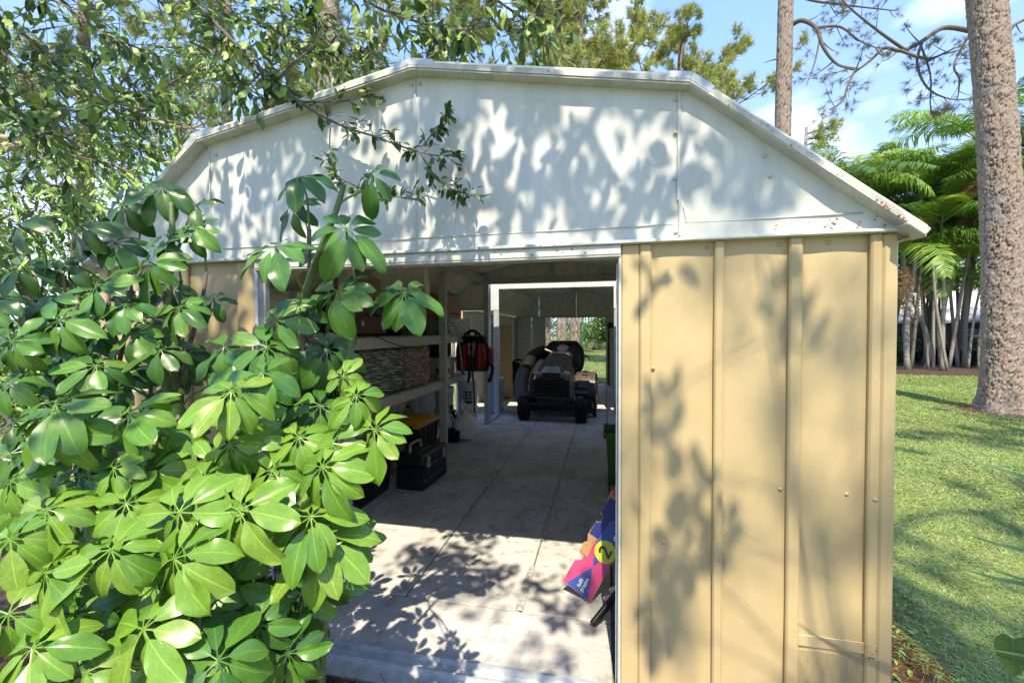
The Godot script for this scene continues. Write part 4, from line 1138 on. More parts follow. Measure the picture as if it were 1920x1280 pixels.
func on_the_floor() -> void:
	var t := thing("toolbox", "black plastic toolbox with two grey latches and a carry handle", "toolbox", Vector3(-1.84, 0, -2.28), -0.06)
	var b := B.new()
	b.box(Vector3(0, 0.11, 0), Vector3(0.29, 0.22, 0.56), Basis.IDENTITY, 0.012)
	b.box(Vector3(0.008, 0.05, 0), Vector3(0.29, 0.085, 0.54), Basis.IDENTITY, 0.012)
	b.box(Vector3(0, 0.11, 0.012), Vector3(0.22, 0.17, 0.56), Basis.IDENTITY, 0.01)
	put("tray", b.done(), M.black, t)
	b = B.new()
	b.box(Vector3(0, 0.285, 0), Vector3(0.305, 0.12, 0.575), Basis.IDENTITY, 0.022)
	b.box(Vector3(0, 0.35, 0.06), Vector3(0.13, 0.02, 0.3), Basis.IDENTITY, 0.008)
	put("lid", b.done(), M.black, t)
	b = B.new(true)
	b.tube(smooth([Vector3(-0.02, 0.35, 0.22), Vector3(-0.02, 0.42, 0.21), Vector3(-0.02, 0.435, 0.17), Vector3(-0.02, 0.435, 0.05), Vector3(-0.02, 0.42, 0.0), Vector3(-0.02, 0.35, -0.01)]), 0.014, 8)
	put("carry_handle", b.done(), mat(0.3, 0.3, 0.29, 0.5), t)
	for z in [0.17, -0.19]:
		b = B.new()
		for q in [[0.0, 0.045], [0.0, -0.045]]:
			b.box(Vector3(0.158, 0.262 + q[1], z), Vector3(0.014, 0.016, 0.055), Basis.IDENTITY, 0.003)
		for q in [-0.022, 0.022]:
			b.box(Vector3(0.158, 0.262, z + q), Vector3(0.014, 0.1, 0.013), Basis.IDENTITY, 0.003)
		put("latch", b.done(), mat(0.36, 0.37, 0.36, 0.4), t)
	tote(Vector3(-2.28, 0, -2.98), Vector3(0.42, 0.45, 0.62), 0.0, "black tote with dusty yellow lid behind the toolbox")
	tote(Vector3(-2.28, 0, -1.72), Vector3(0.46, 0.42, 0.62), 0.0, "black tote with yellow lid between leaves and toolbox, nearest the door")
	# bottles in a row against the wall
	var lw: Material = M.clear_white
	bottle(0.33, 0.085, mat(0.45, 0.47, 0.5, 0.4), M.black, Vector3(-2.42, 0.30, -2.62), "grey jug tilted against the wall behind the yellow lid")
	bottle(0.36, 0.10, lw, M.blue, Vector3(-2.22, 0.0, -3.42), "white bottle with blue cap just left of the shelf post", M.red)
	bottle(0.30, 0.075, mat(0.35, 0.28, 0.2, 0.4), M.black, Vector3(-2.46, 0.30, -3.25), "tan bottle with black cap at the back near the post")
	bottle(0.26, 0.06, mat(0.08, 0.07, 0.06, 0.3), lw, Vector3(-2.5, 0.34, -2.95), "small dark bottle with white cap near the back wall")
	bottle(0.42, 0.085, lw, lw, Vector3(-2.2, 0.0, -3.93), "white bottle with red label just right of the shelf post", M.red, 0.5)
	bottle(0.46, 0.08, mat(0.3, 0.24, 0.18, 0.4), M.black, Vector3(-2.2, 0.0, -4.14), "brown bottle with red label beside the white bag", M.red)
	bottle(0.40, 0.075, M.black, M.black, Vector3(-2.13, 0.0, -4.02), "black bottle standing against the white bag")
	b = B.new()
	b.box(Vector3(0, 0.15, 0), Vector3(0.42, 0.30, 1.1), Basis.IDENTITY, 0.01)
	tag(put("wooden_crate", b.done(), M.board, self, Transform3D(Basis.IDENTITY, Vector3(-2.44, 0, -2.95))), "low wooden crate at the wall carrying small bottles", "crate")
	t = thing("paper_carton", "small white paper carton, open on top, behind the yellow lid", "box", Vector3(-2.3, 0.302, -2.95))
	b = B.new()
	b.box(Vector3(0, 0.08, 0), Vector3(0.17, 0.16, 0.22), Basis(Vector3.UP, 0.2), 0.003)
	put("carton", b.done(), lw, t)
	b = B.new()
	b.box(Vector3(0.1, 0.17, 0), Vector3(0.09, 0.004, 0.2), Basis(Vector3.BACK, 0.35))
	put("flap", b.done(), lw, t)
	for k in 3:
		b = B.new()
		b.box(Vector3(0, 0.025, 0), Vector3(0.3, 0.05, 0.42), Basis(Vector3.UP, 0.05 * k), 0.008)
		b.box(Vector3(0, 0.045, 0), Vector3(0.33, 0.012, 0.45), Basis(Vector3.UP, 0.05 * k), 0.004)
		tag(put("black_tray", b.done(), M.black, self, Transform3D(Basis.IDENTITY, Vector3(-2.15, 0.056 * k, -4.0 - 0.02 * k))), ["black plastic tray lying on the floor under two others", "middle black plastic tray of the stack behind the post", "topmost black plastic tray of the stack behind the post"][k], "tray", "stacked black trays")
	bucket(Vector3(-2.12, 0, -4.66), 1.0, "white bucket on the floor under the bucket with wire handle", false)
	bucket(Vector3(-2.12, 0.366, -4.66), 1.05, "white bucket with blue 123 label and wire handle on top", true, -0.05)
	bucket(Vector3(-2.36, 0, -4.25), 1.0, "white bucket on the floor nearer the shelf post", false)
	bucket(Vector3(-2.36, 0.366, -4.25), 0.95, "white bucket with dark blue 123 label nearer the shelf post", true, 0.0)
	# tied white bag
	t = thing("white_plastic_bag", "full white plastic bag tied at the top on the floor", "bag", Vector3(-1.93, 0, -3.98))
	var n := FastNoiseLite.new()
	n.seed = 8
	n.frequency = 4.0
	b = B.new(true)
	b.grid(36, 26, func(u, v):
		var a: float = u * TAU
		var r: float = 0.195 * pow(absf(sin(clampf(v * 1.06, 0, 1) * PI * 0.5)), 0.28) * (1.0 - smoothstep(0.58, 1.0, v) * 0.9)
		if v < 0.06:
			r *= 0.75 + 0.25 * v / 0.06
		var fold: float = 0.014 * sin(a * 9.0) * smoothstep(0.4, 0.9, v) + 0.016 * n.get_noise_3d(cos(a) * 2.0, v * 3.0, sin(a) * 2.0)
		r = maxf(r + fold, 0.012)
		return Vector3(sin(a) * r, v * 0.42, cos(a) * r * 0.8))
	var bagm := mat(0.80, 0.81, 0.79, 0.35)
	bagm.subsurf_scatter_enabled = true
	bagm.subsurf_scatter_strength = 0.2
	put("body", b.done(), bagm, t)
	for e in [[-0.05, 0.17, 0.06], [0.075, 0.12, 0.05]]:
		b = B.new(true)
		b.grid(8, 10, func(u, v):
			var w: float = e[2] * sin(clampf(0.12 + v * 0.95, 0, 1) * PI) * (u - 0.5) * 1.6
			return Vector3(e[0] * v + w, 0.40 + e[1] * v, 0.02 * cos(u * 9.0) * v))
		put("tied_ear", b.done(), bagm, t)
	# blue water jug beyond the rear post
	t = thing("blue_tub", "translucent blue plastic tub standing behind the rear frame post", "tub", Vector3(-2.04, 0, -6.05))
	b = B.new()
	b.box(Vector3(0, 0.33, 0), Vector3(0.30, 0.62, 0.3), Basis.IDENTITY, 0.03)
	put("body", b.done(), mat(0.17, 0.25, 0.42, 0.35), t)
	b = B.new()
	b.box(Vector3(0, 0.66, 0), Vector3(0.33, 0.06, 0.33), Basis.IDENTITY, 0.02)
	put("lid", b.done(), mat(0.30, 0.40, 0.52, 0.35), t)
	# plywood, pole, rake, hoses in the second shed
	b = B.new()
	b.box(Vector3(0, 0.86, 0), Vector3(0.56, 1.72, 0.02), Basis.IDENTITY, 0.002)
	tag(put("plywood_sheet", b.done(), M.ply, self, Transform3D(Basis(Vector3.BACK, 0.02) * Basis(Vector3.UP, 0.25) * Basis(Vector3.RIGHT, -0.05), Vector3(-2.36, 0, -7.9))), "tan plywood sheet leaning at the left wall of the rear shed", "plywood")
	b = B.new(true)
	b.tube([Vector3(-2.38, 0.9, -5.4), Vector3(-2.44, 1.3, -5.42), Vector3(-2.5, 1.93, -5.45)], [0.02, 0.025, 0.03], 8)
	tag(put("wooden_pole", b.done(), M.card, self), "pale wooden pole standing behind the red backpack", "pole")
	t = thing("garden_rake", "rusty garden tool with curved handle and brown foot on the floor", "rake", Vector3(-2.27, 0, -7.72))
	b = B.new(true)
	b.tube(smooth([Vector3(-0.16, 0.46, -0.05), Vector3(-0.1, 0.5, -0.04), Vector3(-0.05, 0.42, -0.02), Vector3(-0.03, 0.2, 0), Vector3(0, 0.05, 0)]), 0.014, 6)
	put("handle", b.done(), M.rust, t)
	b = B.new()
	b.box(Vector3(0.02, 0.03, 0), Vector3(0.3, 0.045, 0.05), Basis(Vector3.UP, 0.2), 0.01)
	put("foot", b.done(), M.rust, t)
	t = thing("shop_vacuum", "black shop vacuum wrapped in its coiled hose by the left wall", "vacuum", Vector3(-2.2, 0, -8.75))
	b = B.new(true)
	b.lathe([Vector2(0, 0.06), Vector2(0.24, 0.06), Vector2(0.27, 0.1), Vector2(0.26, 0.45), Vector2(0.28, 0.48), Vector2(0.27, 0.58), Vector2(0.15, 0.68), Vector2(0, 0.7)], 24)
	put("drum", b.done(), M.black, t)
	b = B.new(true)
	for k in 4:
		var ring := []
		for i in 33:
			var a := TAU * i / 32.0
			ring.append(Vector3(0.06 + cos(a) * (0.30 - 0.015 * k), 0.40 + sin(a) * (0.36 - 0.02 * k), 0.18 + 0.045 * k + 0.05 * sin(a * 2.0 + k)))
		b.tube(ring, 0.026, 8)
	b.tube(smooth([Vector3(-0.1, 0.66, 0.1), Vector3(0.05, 0.84, 0.2), Vector3(0.3, 0.8, 0.25), Vector3(0.42, 0.6, 0.2)]), 0.024, 8)
	put("coiled_hose", b.done(), M.rubber, t)
	for s in [[-0.2, 0.15], [0.2, 0.15], [0.0, -0.22]]:
		b = B.new(true)
		b.lathe([Vector2(0, -0.02), Vector2(0.045, -0.02), Vector2(0.05, 0), Vector2(0.045, 0.02), Vector2(0, 0.02)], 14, Transform3D(Basis(Vector3.RIGHT, PI / 2), Vector3(s[0], 0.05, s[1])))
		put("caster", b.done(), M.rubber, t)
	# far right corner of the rear shed
	t = thing("extension_ladder", "dark ladder with yellow rails stood upright beside the far doorway", "ladder", Vector3(0.2, 0, -10.75), 0.1)
	for x in [-0.09, 0.09]:
		b = B.new()
		b.box(Vector3(x, 0.86, 0), Vector3(0.06, 1.72, 0.05), Basis(Vector3.RIGHT, -0.03), 0.006)
		put("rail", b.done(), mat(0.09, 0.07, 0.02, 0.6), t)
	for k in 6:
		b = B.new()
		b.box(Vector3(0, 0.25 + 0.26 * k, 0), Vector3(0.2, 0.03, 0.03), Basis.IDENTITY, 0.004)
		put("rung", b.done(), M.steel, t)
	b = B.new()
	b.box(Vector3(-0.02, 1.72, 0), Vector3(0.24, 0.16, 0.14), Basis.IDENTITY, 0.05)
	put("top_cap", b.done(), M.black, t)
	t = thing("push_broom", "broom with a tan wooden handle leaning in the far right corner", "broom", Vector3(0.42, 0, -10.3))
	b = B.new(true)
	b.tube([Vector3(0, 0.05, 0), Vector3(0.12, 1.35, -0.25)], 0.014, 8)
	put("handle", b.done(), mat(0.45, 0.24, 0.05, 0.6), t)
	b = B.new()
	b.box(Vector3(0, 0.05, 0), Vector3(0.36, 0.06, 0.07), Basis(Vector3.UP, 0.5), 0.01)
	put("head", b.done(), M.dusty, t)
	# wheel of a hand cart at the right wall
	t = thing("hand_cart", "hand cart at the right wall, only its black wheel showing past the jamb", "cart", Vector3(0.28, 0, -5.45), 0.25)
	b = B.new(true)
	b.lathe([Vector2(0.08, -0.04), Vector2(0.2, -0.045), Vector2(0.23, -0.02), Vector2(0.23, 0.02), Vector2(0.2, 0.045), Vector2(0.08, 0.04), Vector2(0.08, -0.04)], 26, Transform3D(Basis(Vector3.BACK, PI / 2), Vector3(-0.02, 0.23, 0)))
	put("wheel", b.done(), M.rubber, t)
	b = B.new(true)
	b.tube([Vector3(0, 0.23, 0), Vector3(0.42, 0.23, 0)], 0.015, 8)
	b.tube([Vector3(0.1, 0.1, 0.05), Vector3(0.1, 1.2, -0.15), Vector3(0.36, 1.2, -0.15), Vector3(0.36, 0.1, 0.05)], 0.015, 8)
	put("frame", b.done(), M.rust, t)
	# green bin
	t = thing("green_bin", "green plastic recycling bin half hidden behind the right jamb", "bin", Vector3(0.2, 0, -2.72))
	b = B.new()
	var S := [[0.155, 0.0, 0.16], [0.185, 0.47, 0.20], [0.21, 0.475, 0.225], [0.215, 0.53, 0.23], [0.20, 0.53, 0.215], [0.175, 0.46, 0.19], [0.145, 0.02, 0.15]]
	for k in S.size() - 1:
		for i in 4:
			var c := [[-1, 1], [1, 1], [1, -1], [-1, -1]]
			var p: Array = c[i]
			var q: Array = c[(i + 1) % 4]
			b.quad(Vector3(p[0] * S[k][0], S[k][1], p[1] * S[k][2]), Vector3(q[0] * S[k][0], S[k][1], q[1] * S[k][2]), Vector3(q[0] * S[k + 1][0], S[k + 1][1], q[1] * S[k + 1][2]), Vector3(p[0] * S[k + 1][0], S[k + 1][1], p[1] * S[k + 1][2]))
	b.box(Vector3(0, 0.01, 0), Vector3(0.3, 0.02, 0.31))
	put("tub", b.done(), mat(0.035, 0.12, 0.012, 0.5), t)
	# white strip of cloth hanging from the roof frame
	b = B.new(true)
	b.grid(3, 10, func(u, v): return Vector3((u - 0.5) * 0.03 * (1.2 - 0.6 * absf(v - 0.5)) + 0.006 * sin(v * 7.0), 0.34 * v, 0.012 * sin(u * 3.0 + v * 4.0)))
	tag(put("hanging_strip", b.done(), M.clear_white, self, Transform3D(Basis.IDENTITY, Vector3(-1.42, 1.78, -1.45))), "narrow white strip of cloth hanging from the roof frame inside the doorway", "cloth strip")
	fruit_carton()

func fruit_carton() -> void:
	# flattened printed carton leaning in the corner by the right jamb; local x runs up along it
	var t := thing("fruit_carton", "pink and blue printed fruit carton with a yellow 2 disc leaning by the doorway", "box", Vector3(-0.075, 0.004, -0.60))
	var ex := Vector3(0.46, 0.80, -0.22).normalized()
	var ey := (Vector3(-0.86, 0.36, -0.20) - ex * ex.dot(Vector3(-0.86, 0.36, -0.20))).normalized()
	var ez := ex.cross(ey)
	if ez.z < 0:
		ez = -ez
	var X := Transform3D(Basis(ex, ey, ex.cross(ey)), Vector3.ZERO)
	var s := 1.0 if ex.cross(ey).z > 0 else -1.0
	var lay := func(k: float) -> Transform3D: return X * Transform3D(Basis.IDENTITY, Vector3(0, 0, s * (0.003 + 0.0008 * k)))
	var pink := mat(0.56, 0.055, 0.18, 0.5)
	var red := mat(0.50, 0.012, 0.07, 0.5)
	var blue := mat(0.035, 0.075, 0.33, 0.5)
	var navy := mat(0.010, 0.016, 0.16, 0.5)
	var W := 0.185
	var b := B.new()
	var outline := PackedVector2Array([Vector2(0, 0), Vector2(0.72, 0), Vector2(0.72, W), Vector2(0.60, W), Vector2(0.585, W + 0.012), Vector2(0.50, W), Vector2(0.44, W), Vector2(0.43, W - 0.022), Vector2(0.40, W - 0.022), Vector2(0.39, W), Vector2(0.30, W + 0.005), Vector2(0.27, W - 0.01), Vector2(0.19, W), Vector2(0.17, W - 0.03), Vector2(0.15, W - 0.028), Vector2(0.14, W), Vector2(0, W)])
	b.slab(outline, 0.003, X * Transform3D(Basis.IDENTITY, Vector3(0, 0, 0.0 if s > 0 else -0.003)))
	put("board", b.done(), M.card, t)
	b = B.new()
	b.slab(PackedVector2Array([Vector2(0.002, 0.002), Vector2(0.42, 0.002), Vector2(0.30, W - 0.05), Vector2(0.185, W - 0.035), Vector2(0.165, W - 0.035), Vector2(0.135, W - 0.003), Vector2(0.002, W - 0.003)]), 0.0006 * s, lay.call(0))
	put("pink_print", b.done(), pink, t)
	b = B.new()
	b.slab(PackedVector2Array([Vector2(0.003, 0.022), Vector2(0.003, W - 0.022), Vector2(0.165, 0.08)]), 0.0006 * s, lay.call(1))
	b.slab(PackedVector2Array([Vector2(0.165, 0.08), Vector2(0.29, 0.128), Vector2(0.42, 0.118), Vector2(0.42, 0.003), Vector2(0.32, 0.025)]), 0.0006 * s, lay.call(2))
	b.slab(PackedVector2Array([Vector2(0.42, 0.003), Vector2(0.62, 0.003), Vector2(0.62, 0.06), Vector2(0.42, 0.118)]), 0.0006 * s, lay.call(3))
	put("blue_print", b.done(), blue, t)
	b = B.new()
	b.slab(PackedVector2Array([Vector2(0.31, 0.128), Vector2(0.43, 0.118), Vector2(0.5, 0.07), Vector2(0.56, 0.09), Vector2(0.55, W - 0.002), Vector2(0.45, W - 0.002), Vector2(0.43, W - 0.026), Vector2(0.40, W - 0.026), Vector2(0.385, W), Vector2(0.31, W)]), 0.0006 * s, lay.call(4))
	put("navy_print", b.done(), navy, t)
	b = B.new()
	b.slab(PackedVector2Array([Vector2(0.62, 0.003), Vector2(0.718, 0.003), Vector2(0.718, W - 0.003), Vector2(0.57, W - 0.003), Vector2(0.56, 0.09)]), 0.0006 * s, lay.call(1))
	put("red_print", b.done(), red, t)
	b = B.new()
	var disc := PackedVector2Array()
	for k in 28:
		disc.append(Vector2(0.275 + cos(TAU * k / 28.0) * 0.062, 0.060 + sin(TAU * k / 28.0) * 0.062))
	b.slab(disc, 0.0006 * s, lay.call(6))
	put("yellow_disc", b.done(), mat(0.56, 0.60, 0.04, 0.5), t)
	# lettering reads from the short lower edge towards the right, as printed
	var at2 := X * Vector3(0.275, 0.060, s * 0.0095)
	text(t, "lettering", "2", 0.10, M.black, Transform3D(X.basis, at2), true)
	for w in [["lulli", 0.052, 0.098], ["grapes", 0.058, 0.073]]:
		text(t, "lettering", w[0], 0.026, M.clear_white, Transform3D(X.basis, X * Vector3(w[1], w[2], s * 0.006)), true)
	text(t, "lettering", "or", 0.06, M.clear_white, Transform3D(X.basis, X * Vector3(0.385, 0.045, s * 0.0085)), true)
	b = B.new()
	b.slab(PackedVector2Array([Vector2(0.45, 0.06), Vector2(0.46, 0.075), Vector2(0.475, 0.07), Vector2(0.465, 0.055)]), 0.0006 * s, lay.call(6))
	b.slab(PackedVector2Array([Vector2(0.45, 0.045), Vector2(0.462, 0.052), Vector2(0.478, 0.045), Vector2(0.465, 0.036)]), 0.0006 * s, lay.call(6))
	put("leaf_print", b.done(), mat(0.15, 0.5, 0.05, 0.5), t)
	# folded back flap of bare board
	b = B.new()
	b.slab(PackedVector2Array([Vector2(0.19, 0.13), Vector2(0.31, 0.135), Vector2(0.31, 0.175), Vector2(0.27, 0.172), Vector2(0.25, 0.19), Vector2(0.2, 0.185)]), 0.0015 * s, lay.call(7))
	put("torn_flap", b.done(), M.card, t)
	# a folded chair behind it
	t = thing("folding_chair", "black leg and white slats of a folded chair under the fruit carton", "chair", Vector3(0, 0, -0.45))
	b = B.new()
	b.bar(Vector3(-0.06, 0.012, 0.05), Vector3(0.16, 0.22, -0.12), 0.022, 0.04, Vector3.UP, 0.004)
	put("leg", b.done(), M.black, t)
	b = B.new()
	b.bar(Vector3(0.03, 0.10, -0.12), Vector3(0.2, 0.16, -0.2), 0.03, 0.010, Vector3.UP, 0.002)
	put("slat", b.done(), M.clear_white, t)
	b = B.new()
	b.bar(Vector3(0.0, 0.075, -0.08), Vector3(0.2, 0.125, -0.16), 0.03, 0.010, Vector3.UP, 0.002)
	put("slat", b.done(), M.clear_white, t)
	b = B.new()
	b.bar(Vector3(0.12, 0.012, -0.3), Vector3(0.16, 0.5, -0.1), 0.02, 0.035, Vector3.UP, 0.004)
	put("leg", b.done(), M.black, t)

func wheel_mesh(r: float, w: float, hub: float, lugs: int) -> Array:
	var b := B.new(true)
	var h := w / 2
	b.lathe([Vector2(hub, -h * 0.8), Vector2(r * 0.8, -h), Vector2(r * 0.95, -h * 0.85), Vector2(r, -h * 0.5), Vector2(r, h * 0.5), Vector2(r * 0.95, h * 0.85), Vector2(r * 0.8, h), Vector2(hub, h * 0.8), Vector2(hub, -h * 0.8)], 34)
	var c := B.new()
	for k in lugs:
		for sg in [-1.0, 1.0]:
			var a: float = TAU * (k + 0.25 * sg) / lugs
			var d := Vector3(cos(a), 0, sin(a))
			c.box(d * r + Vector3(0, sg * h * 0.42, 0), Vector3(0.014, w * 0.46, 0.024), Basis(d, Vector3.UP, d.cross(Vector3.UP)) * Basis(Vector3.RIGHT, 0.5 * sg))
	var e := B.new(true)
	e.lathe([Vector2(0, -h * 0.3), Vector2(hub * 0.35, -h * 0.35), Vector2(hub * 0.5, -h * 0.1), Vector2(hub, -h * 0.7), Vector2(hub * 1.03, -h * 0.82)], 24)
	e.lathe([Vector2(hub * 1.03, h * 0.82), Vector2(hub, h * 0.7), Vector2(hub * 0.5, h * 0.1), Vector2(hub * 0.35, h * 0.35), Vector2(0, h * 0.3)], 24)
	return [b.done(), c.done(), e.done()]

func mower() -> void:
	var t := thing("riding_mower", "dusty black riding lawn mower with grass bagger tube facing the door", "lawn mower", Vector3(-0.84, 0, -6.3), -0.065)
	# hood: cross-sections from the nose to the dash
	var prof := [[0.82, 0.30, 0.40, 0.72], [0.84, 0.335, 0.40, 0.80], [0.78, 0.345, 0.40, 0.93], [0.60, 0.345, 0.42, 1.03], [0.35, 0.34, 0.45, 1.10], [0.05, 0.32, 0.5, 1.15], [-0.10, 0.27, 0.55, 1.15]]
	var b := B.new(true)
	b.grid(24, 36, func(u, v):
		var f: float = v * (prof.size() - 1)
		var i := mini(int(f), prof.size() - 2)
		var k := f - i
		var z: float = lerpf(prof[i][0], prof[i + 1][0], k)
		var w: float = lerpf(prof[i][1], prof[i + 1][1], k)
		var lo: float = lerpf(prof[i][2], prof[i + 1][2], k)
		var hi: float = lerpf(prof[i][3], prof[i + 1][3], k)
		var a: float = PI * (1.0 - u)
		var cx: float = signf(cos(a)) * pow(absf(cos(a)), 0.55)
		var sy: float = pow(sin(a), 0.75)
		var y: float = lerpf(lo, hi, sy)
		return Vector3(-cx * w * (1.0 - 0.1 * sy), y, z))
	M.hood = surf(Color(0.072, 0.058, 0.047), 0.35, 0.36, Vector3(3, 3, 3), 87)
	put("hood", b.done(), M.hood, t)
	b = B.new()
	b.face([Vector3(-0.31, 0.41, 0.825), Vector3(0.31, 0.41, 0.825), Vector3(0.31, 0.72, 0.84), Vector3(-0.31, 0.72, 0.84)], Vector3.ZERO)
	put("grille_back", b.done(), M.black, t)
	for k in 4:
		b = B.new()
		b.box(Vector3(0, 0.50 + 0.06 * k, 0.845 + 0.004 * k), Vector3(0.62 + 0.012 * k, 0.026, 0.03), Basis(Vector3.RIGHT, 0.3), 0.006)
		put("grille_slat", b.done(), M.black, t)
	b = B.new()
	b.box(Vector3(0, 0.735, 0.855), Vector3(0.15, 0.04, 0.02), Basis.IDENTITY, 0.006)
	put("badge", b.done(), M.black, t)
	b = B.new()
	b.box(Vector3(-0.03, 0.736, 0.8665), Vector3(0.045, 0.009, 0.002))
	b.box(Vector3(0.035, 0.736, 0.8665), Vector3(0.05, 0.009, 0.002))
	put("badge_mark", b.done(), M.strip, t)
	for sg in [-1.0, 1.0]:
		b = B.new(true)
		b.grid(14, 10, func(u, v):
			var a: float = (u - 0.5) * PI
			var q: float = (v - 0.5) * PI
			return Vector3(sg * 0.215 + sin(a) * cos(q) * 0.115, 0.80 + sin(q) * 0.055 + 0.02 * sin(a) * sg, 0.80 + cos(a) * cos(q) * 0.062 - absf(0.1 * sin(a)) * 0.2))
		put("headlight", b.done(), mat(0.30, 0.27, 0.21, 0.2), t)
	b = B.new(true)
	b.grid(10, 6, func(u, v):
		var w: float = lerpf(0.185, 0.11, v)
		return Vector3((u - 0.5) * 2.0 * w, lerpf(0.84, 0.945, v), lerpf(0.845, 0.775, v) + 0.03 * (1.0 - pow(u * 2.0 - 1.0, 2.0)) + 0.006))
	put("hood_scoop", b.done(), mat(0.30, 0.29, 0.27, 0.28), t)
	# chassis, dash, steering wheel
	b = B.new()
	b.box(Vector3(0, 0.34, 0.3), Vector3(0.5, 0.2, 1.1), Basis.IDENTITY, 0.02)
	b.box(Vector3(0, 0.27, 0.78), Vector3(0.8, 0.06, 0.08), Basis.IDENTITY, 0.015)
	b.box(Vector3(0, 0.40, 0.86), Vector3(0.56, 0.05, 0.05), Basis.IDENTITY, 0.015)
	put("chassis", b.done(), M.black, t)
	b = B.new()
	b.box(Vector3(0, 0.85, -0.2), Vector3(0.44, 0.6, 0.22), Basis(Vector3.RIGHT, 0.2), 0.05)
	put("dashboard", b.done(), M.black, t)
	b = B.new(true)
	var wx := Transform3D(Basis(Vector3.RIGHT, 0.62), Vector3(0, 1.22, -0.42))
	var ring := []
	for i in 33:
		ring.append(wx * Vector3(cos(TAU * i / 32.0) * 0.2, 0, sin(TAU * i / 32.0) * 0.2))
	b.tube(ring, 0.015, 8)
	b.tube([wx * Vector3(0, -0.02, 0), wx * Vector3(0, -0.2, 0)], 0.025, 8)
	for a in [0.5, 2.6, 4.7]:
		b.tube([wx * Vector3(0, -0.02, 0), wx * Vector3(cos(a) * 0.2, 0, sin(a) * 0.2)], 0.014, 6)
	put("steering_wheel", b.done(), M.black, t)
	b = B.new(true)
	b.lathe([Vector2(0.0, 0.02), Vector2(0.1, 0.01), Vector2(0.12, -0.01), Vector2(0.05, -0.05), Vector2(0, -0.05)], 20, wx)
	put("wheel_hub", b.done(), mat(0.4, 0.4, 0.37, 0.4), t)
	b = B.new(true)
	b.tube([Vector3(-0.12, 1.12, -0.2), Vector3(-0.3, 1.2, -0.12)], [0.012, 0.02], 8)
	put("lever", b.done(), mat(0.4, 0.38, 0.33, 0.4), t)
	# seat and bagger hood behind it
	b = B.new(true)
	b.grid(20, 14, func(u, v):
		var a: float = u * TAU
		var cx: float = signf(cos(a)) * pow(absf(cos(a)), 0.6)
		var cz: float = signf(sin(a)) * pow(absf(sin(a)), 0.6)
		var g: float = sin(clampf(v, 0.02, 0.98) * PI)
		return Vector3(-cx * 0.26 * pow(g, 0.3), 0.72 + 0.14 * v, -0.72 + cz * 0.26 * pow(g, 0.3)))
	put("seat_cushion", b.done(), M.black, t)
	b = B.new(true)
	b.grid(24, 18, func(u, v):
		var a: float = u * TAU
		var g: float = pow(sin(clampf(v, 0.01, 0.99) * PI * 0.98), 0.35)
		var cx: float = signf(cos(a)) * pow(absf(cos(a)), 0.5)
		var cz: float = signf(sin(a)) * pow(absf(sin(a)), 0.5)
		return Vector3(-cx * 0.44 * (1.0 - 0.18 * pow(v, 5.0)) * pow(g, 0.4) - 0.08, lerpf(0.62, 1.345, v), -1.0 + cz * 0.22 * g - 0.1 * v))
	put("bagger_hood", b.done(), M.black, t)
	b = B.new(true)
	b.tube([Vector3(0.34, 1.06, -0.85), Vector3(0.47, 1.02, -0.8), Vector3(0.49, 0.97, -0.8)], 0.016, 8)
	put("arm_rest", b.done(), mat(0.3, 0.07, 0.04, 0.5), t)
	# rear fenders and running boards
	for sg in [-1.0, 1.0]:
		b = B.new(true)
		b.grid(16, 8, func(u, v):
			var a: float = lerpf(-0.25, PI * 0.85, u)
			return Vector3(sg * lerpf(0.26, 0.64, v), 0.36 + sin(a) * 0.37 + 0.02 * sin(v * PI), -0.62 + cos(a) * 0.40))
		put("fender", b.done(), M.hood, t)
		b = B.new()
		b.box(Vector3(sg * 0.45, 0.44, 0.05), Vector3(0.24, 0.03, 0.62), Basis.IDENTITY, 0.01)
		b.box(Vector3(sg * 0.43, 0.53, -0.17), Vector3(0.24, 0.17, 0.04), Basis(Vector3.RIGHT, -0.5), 0.012)
		put("running_board", b.done(), mat(0.07, 0.066, 0.062, 0.25), t)
	b = B.new()
	b.box(Vector3(0.43, 0.735, -0.45), Vector3(0.1, 0.02, 0.16), Basis(Vector3.RIGHT, 0.3), 0.008)
	put("fender_lever_plate", b.done(), M.black, t)
	# wheels
	var fw := wheel_mesh(0.205, 0.2, 0.1, 16)
	var rw := wheel_mesh(0.29, 0.25, 0.13, 18)
	for s in [[-0.5, 0.205, 0.74, fw, 0.12], [0.5, 0.205, 0.74, fw, 0.12], [-0.5, 0.29, -0.62, rw, 0.0], [0.53, 0.29, -0.62, rw, 0.0]]:
		var X := Transform3D(Basis(Vector3.UP, s[4]) * Basis(Vector3.BACK, PI / 2), Vector3(s[0], s[1], s[2]))
		var w := put("wheel", s[3][0], M.rubber, t, X)
		put("tread", s[3][1], M.rubber, w)
		put("rim", s[3][2], M.dusty, w)
	# cutting deck with gauge wheel
	b = B.new()
	b.slab(PackedVector2Array([Vector2(-0.6, -0.3), Vector2(-0.55, 0.25), Vector2(-0.3, 0.4), Vector2(0.35, 0.4), Vector2(0.62, 0.25), Vector2(0.66, -0.3)]), 0.17, Transform3D(Basis(Vector3.RIGHT, -PI / 2), Vector3(0, 0.09, 0.08)))
	put("cutting_deck", b.done(), M.black, t)
	b = B.new(true)
	b.lathe([Vector2(0, -0.03), Vector2(0.065, -0.03), Vector2(0.075, 0), Vector2(0.065, 0.03), Vector2(0, 0.03)], 18, Transform3D(Basis(Vector3.BACK, PI / 2), Vector3(0.68, 0.078, 0.24)))
	put("gauge_wheel", b.done(), M.rubber, t)
	# bagger tube, dusty plastic below and ribbed black above
	b = B.new(true)
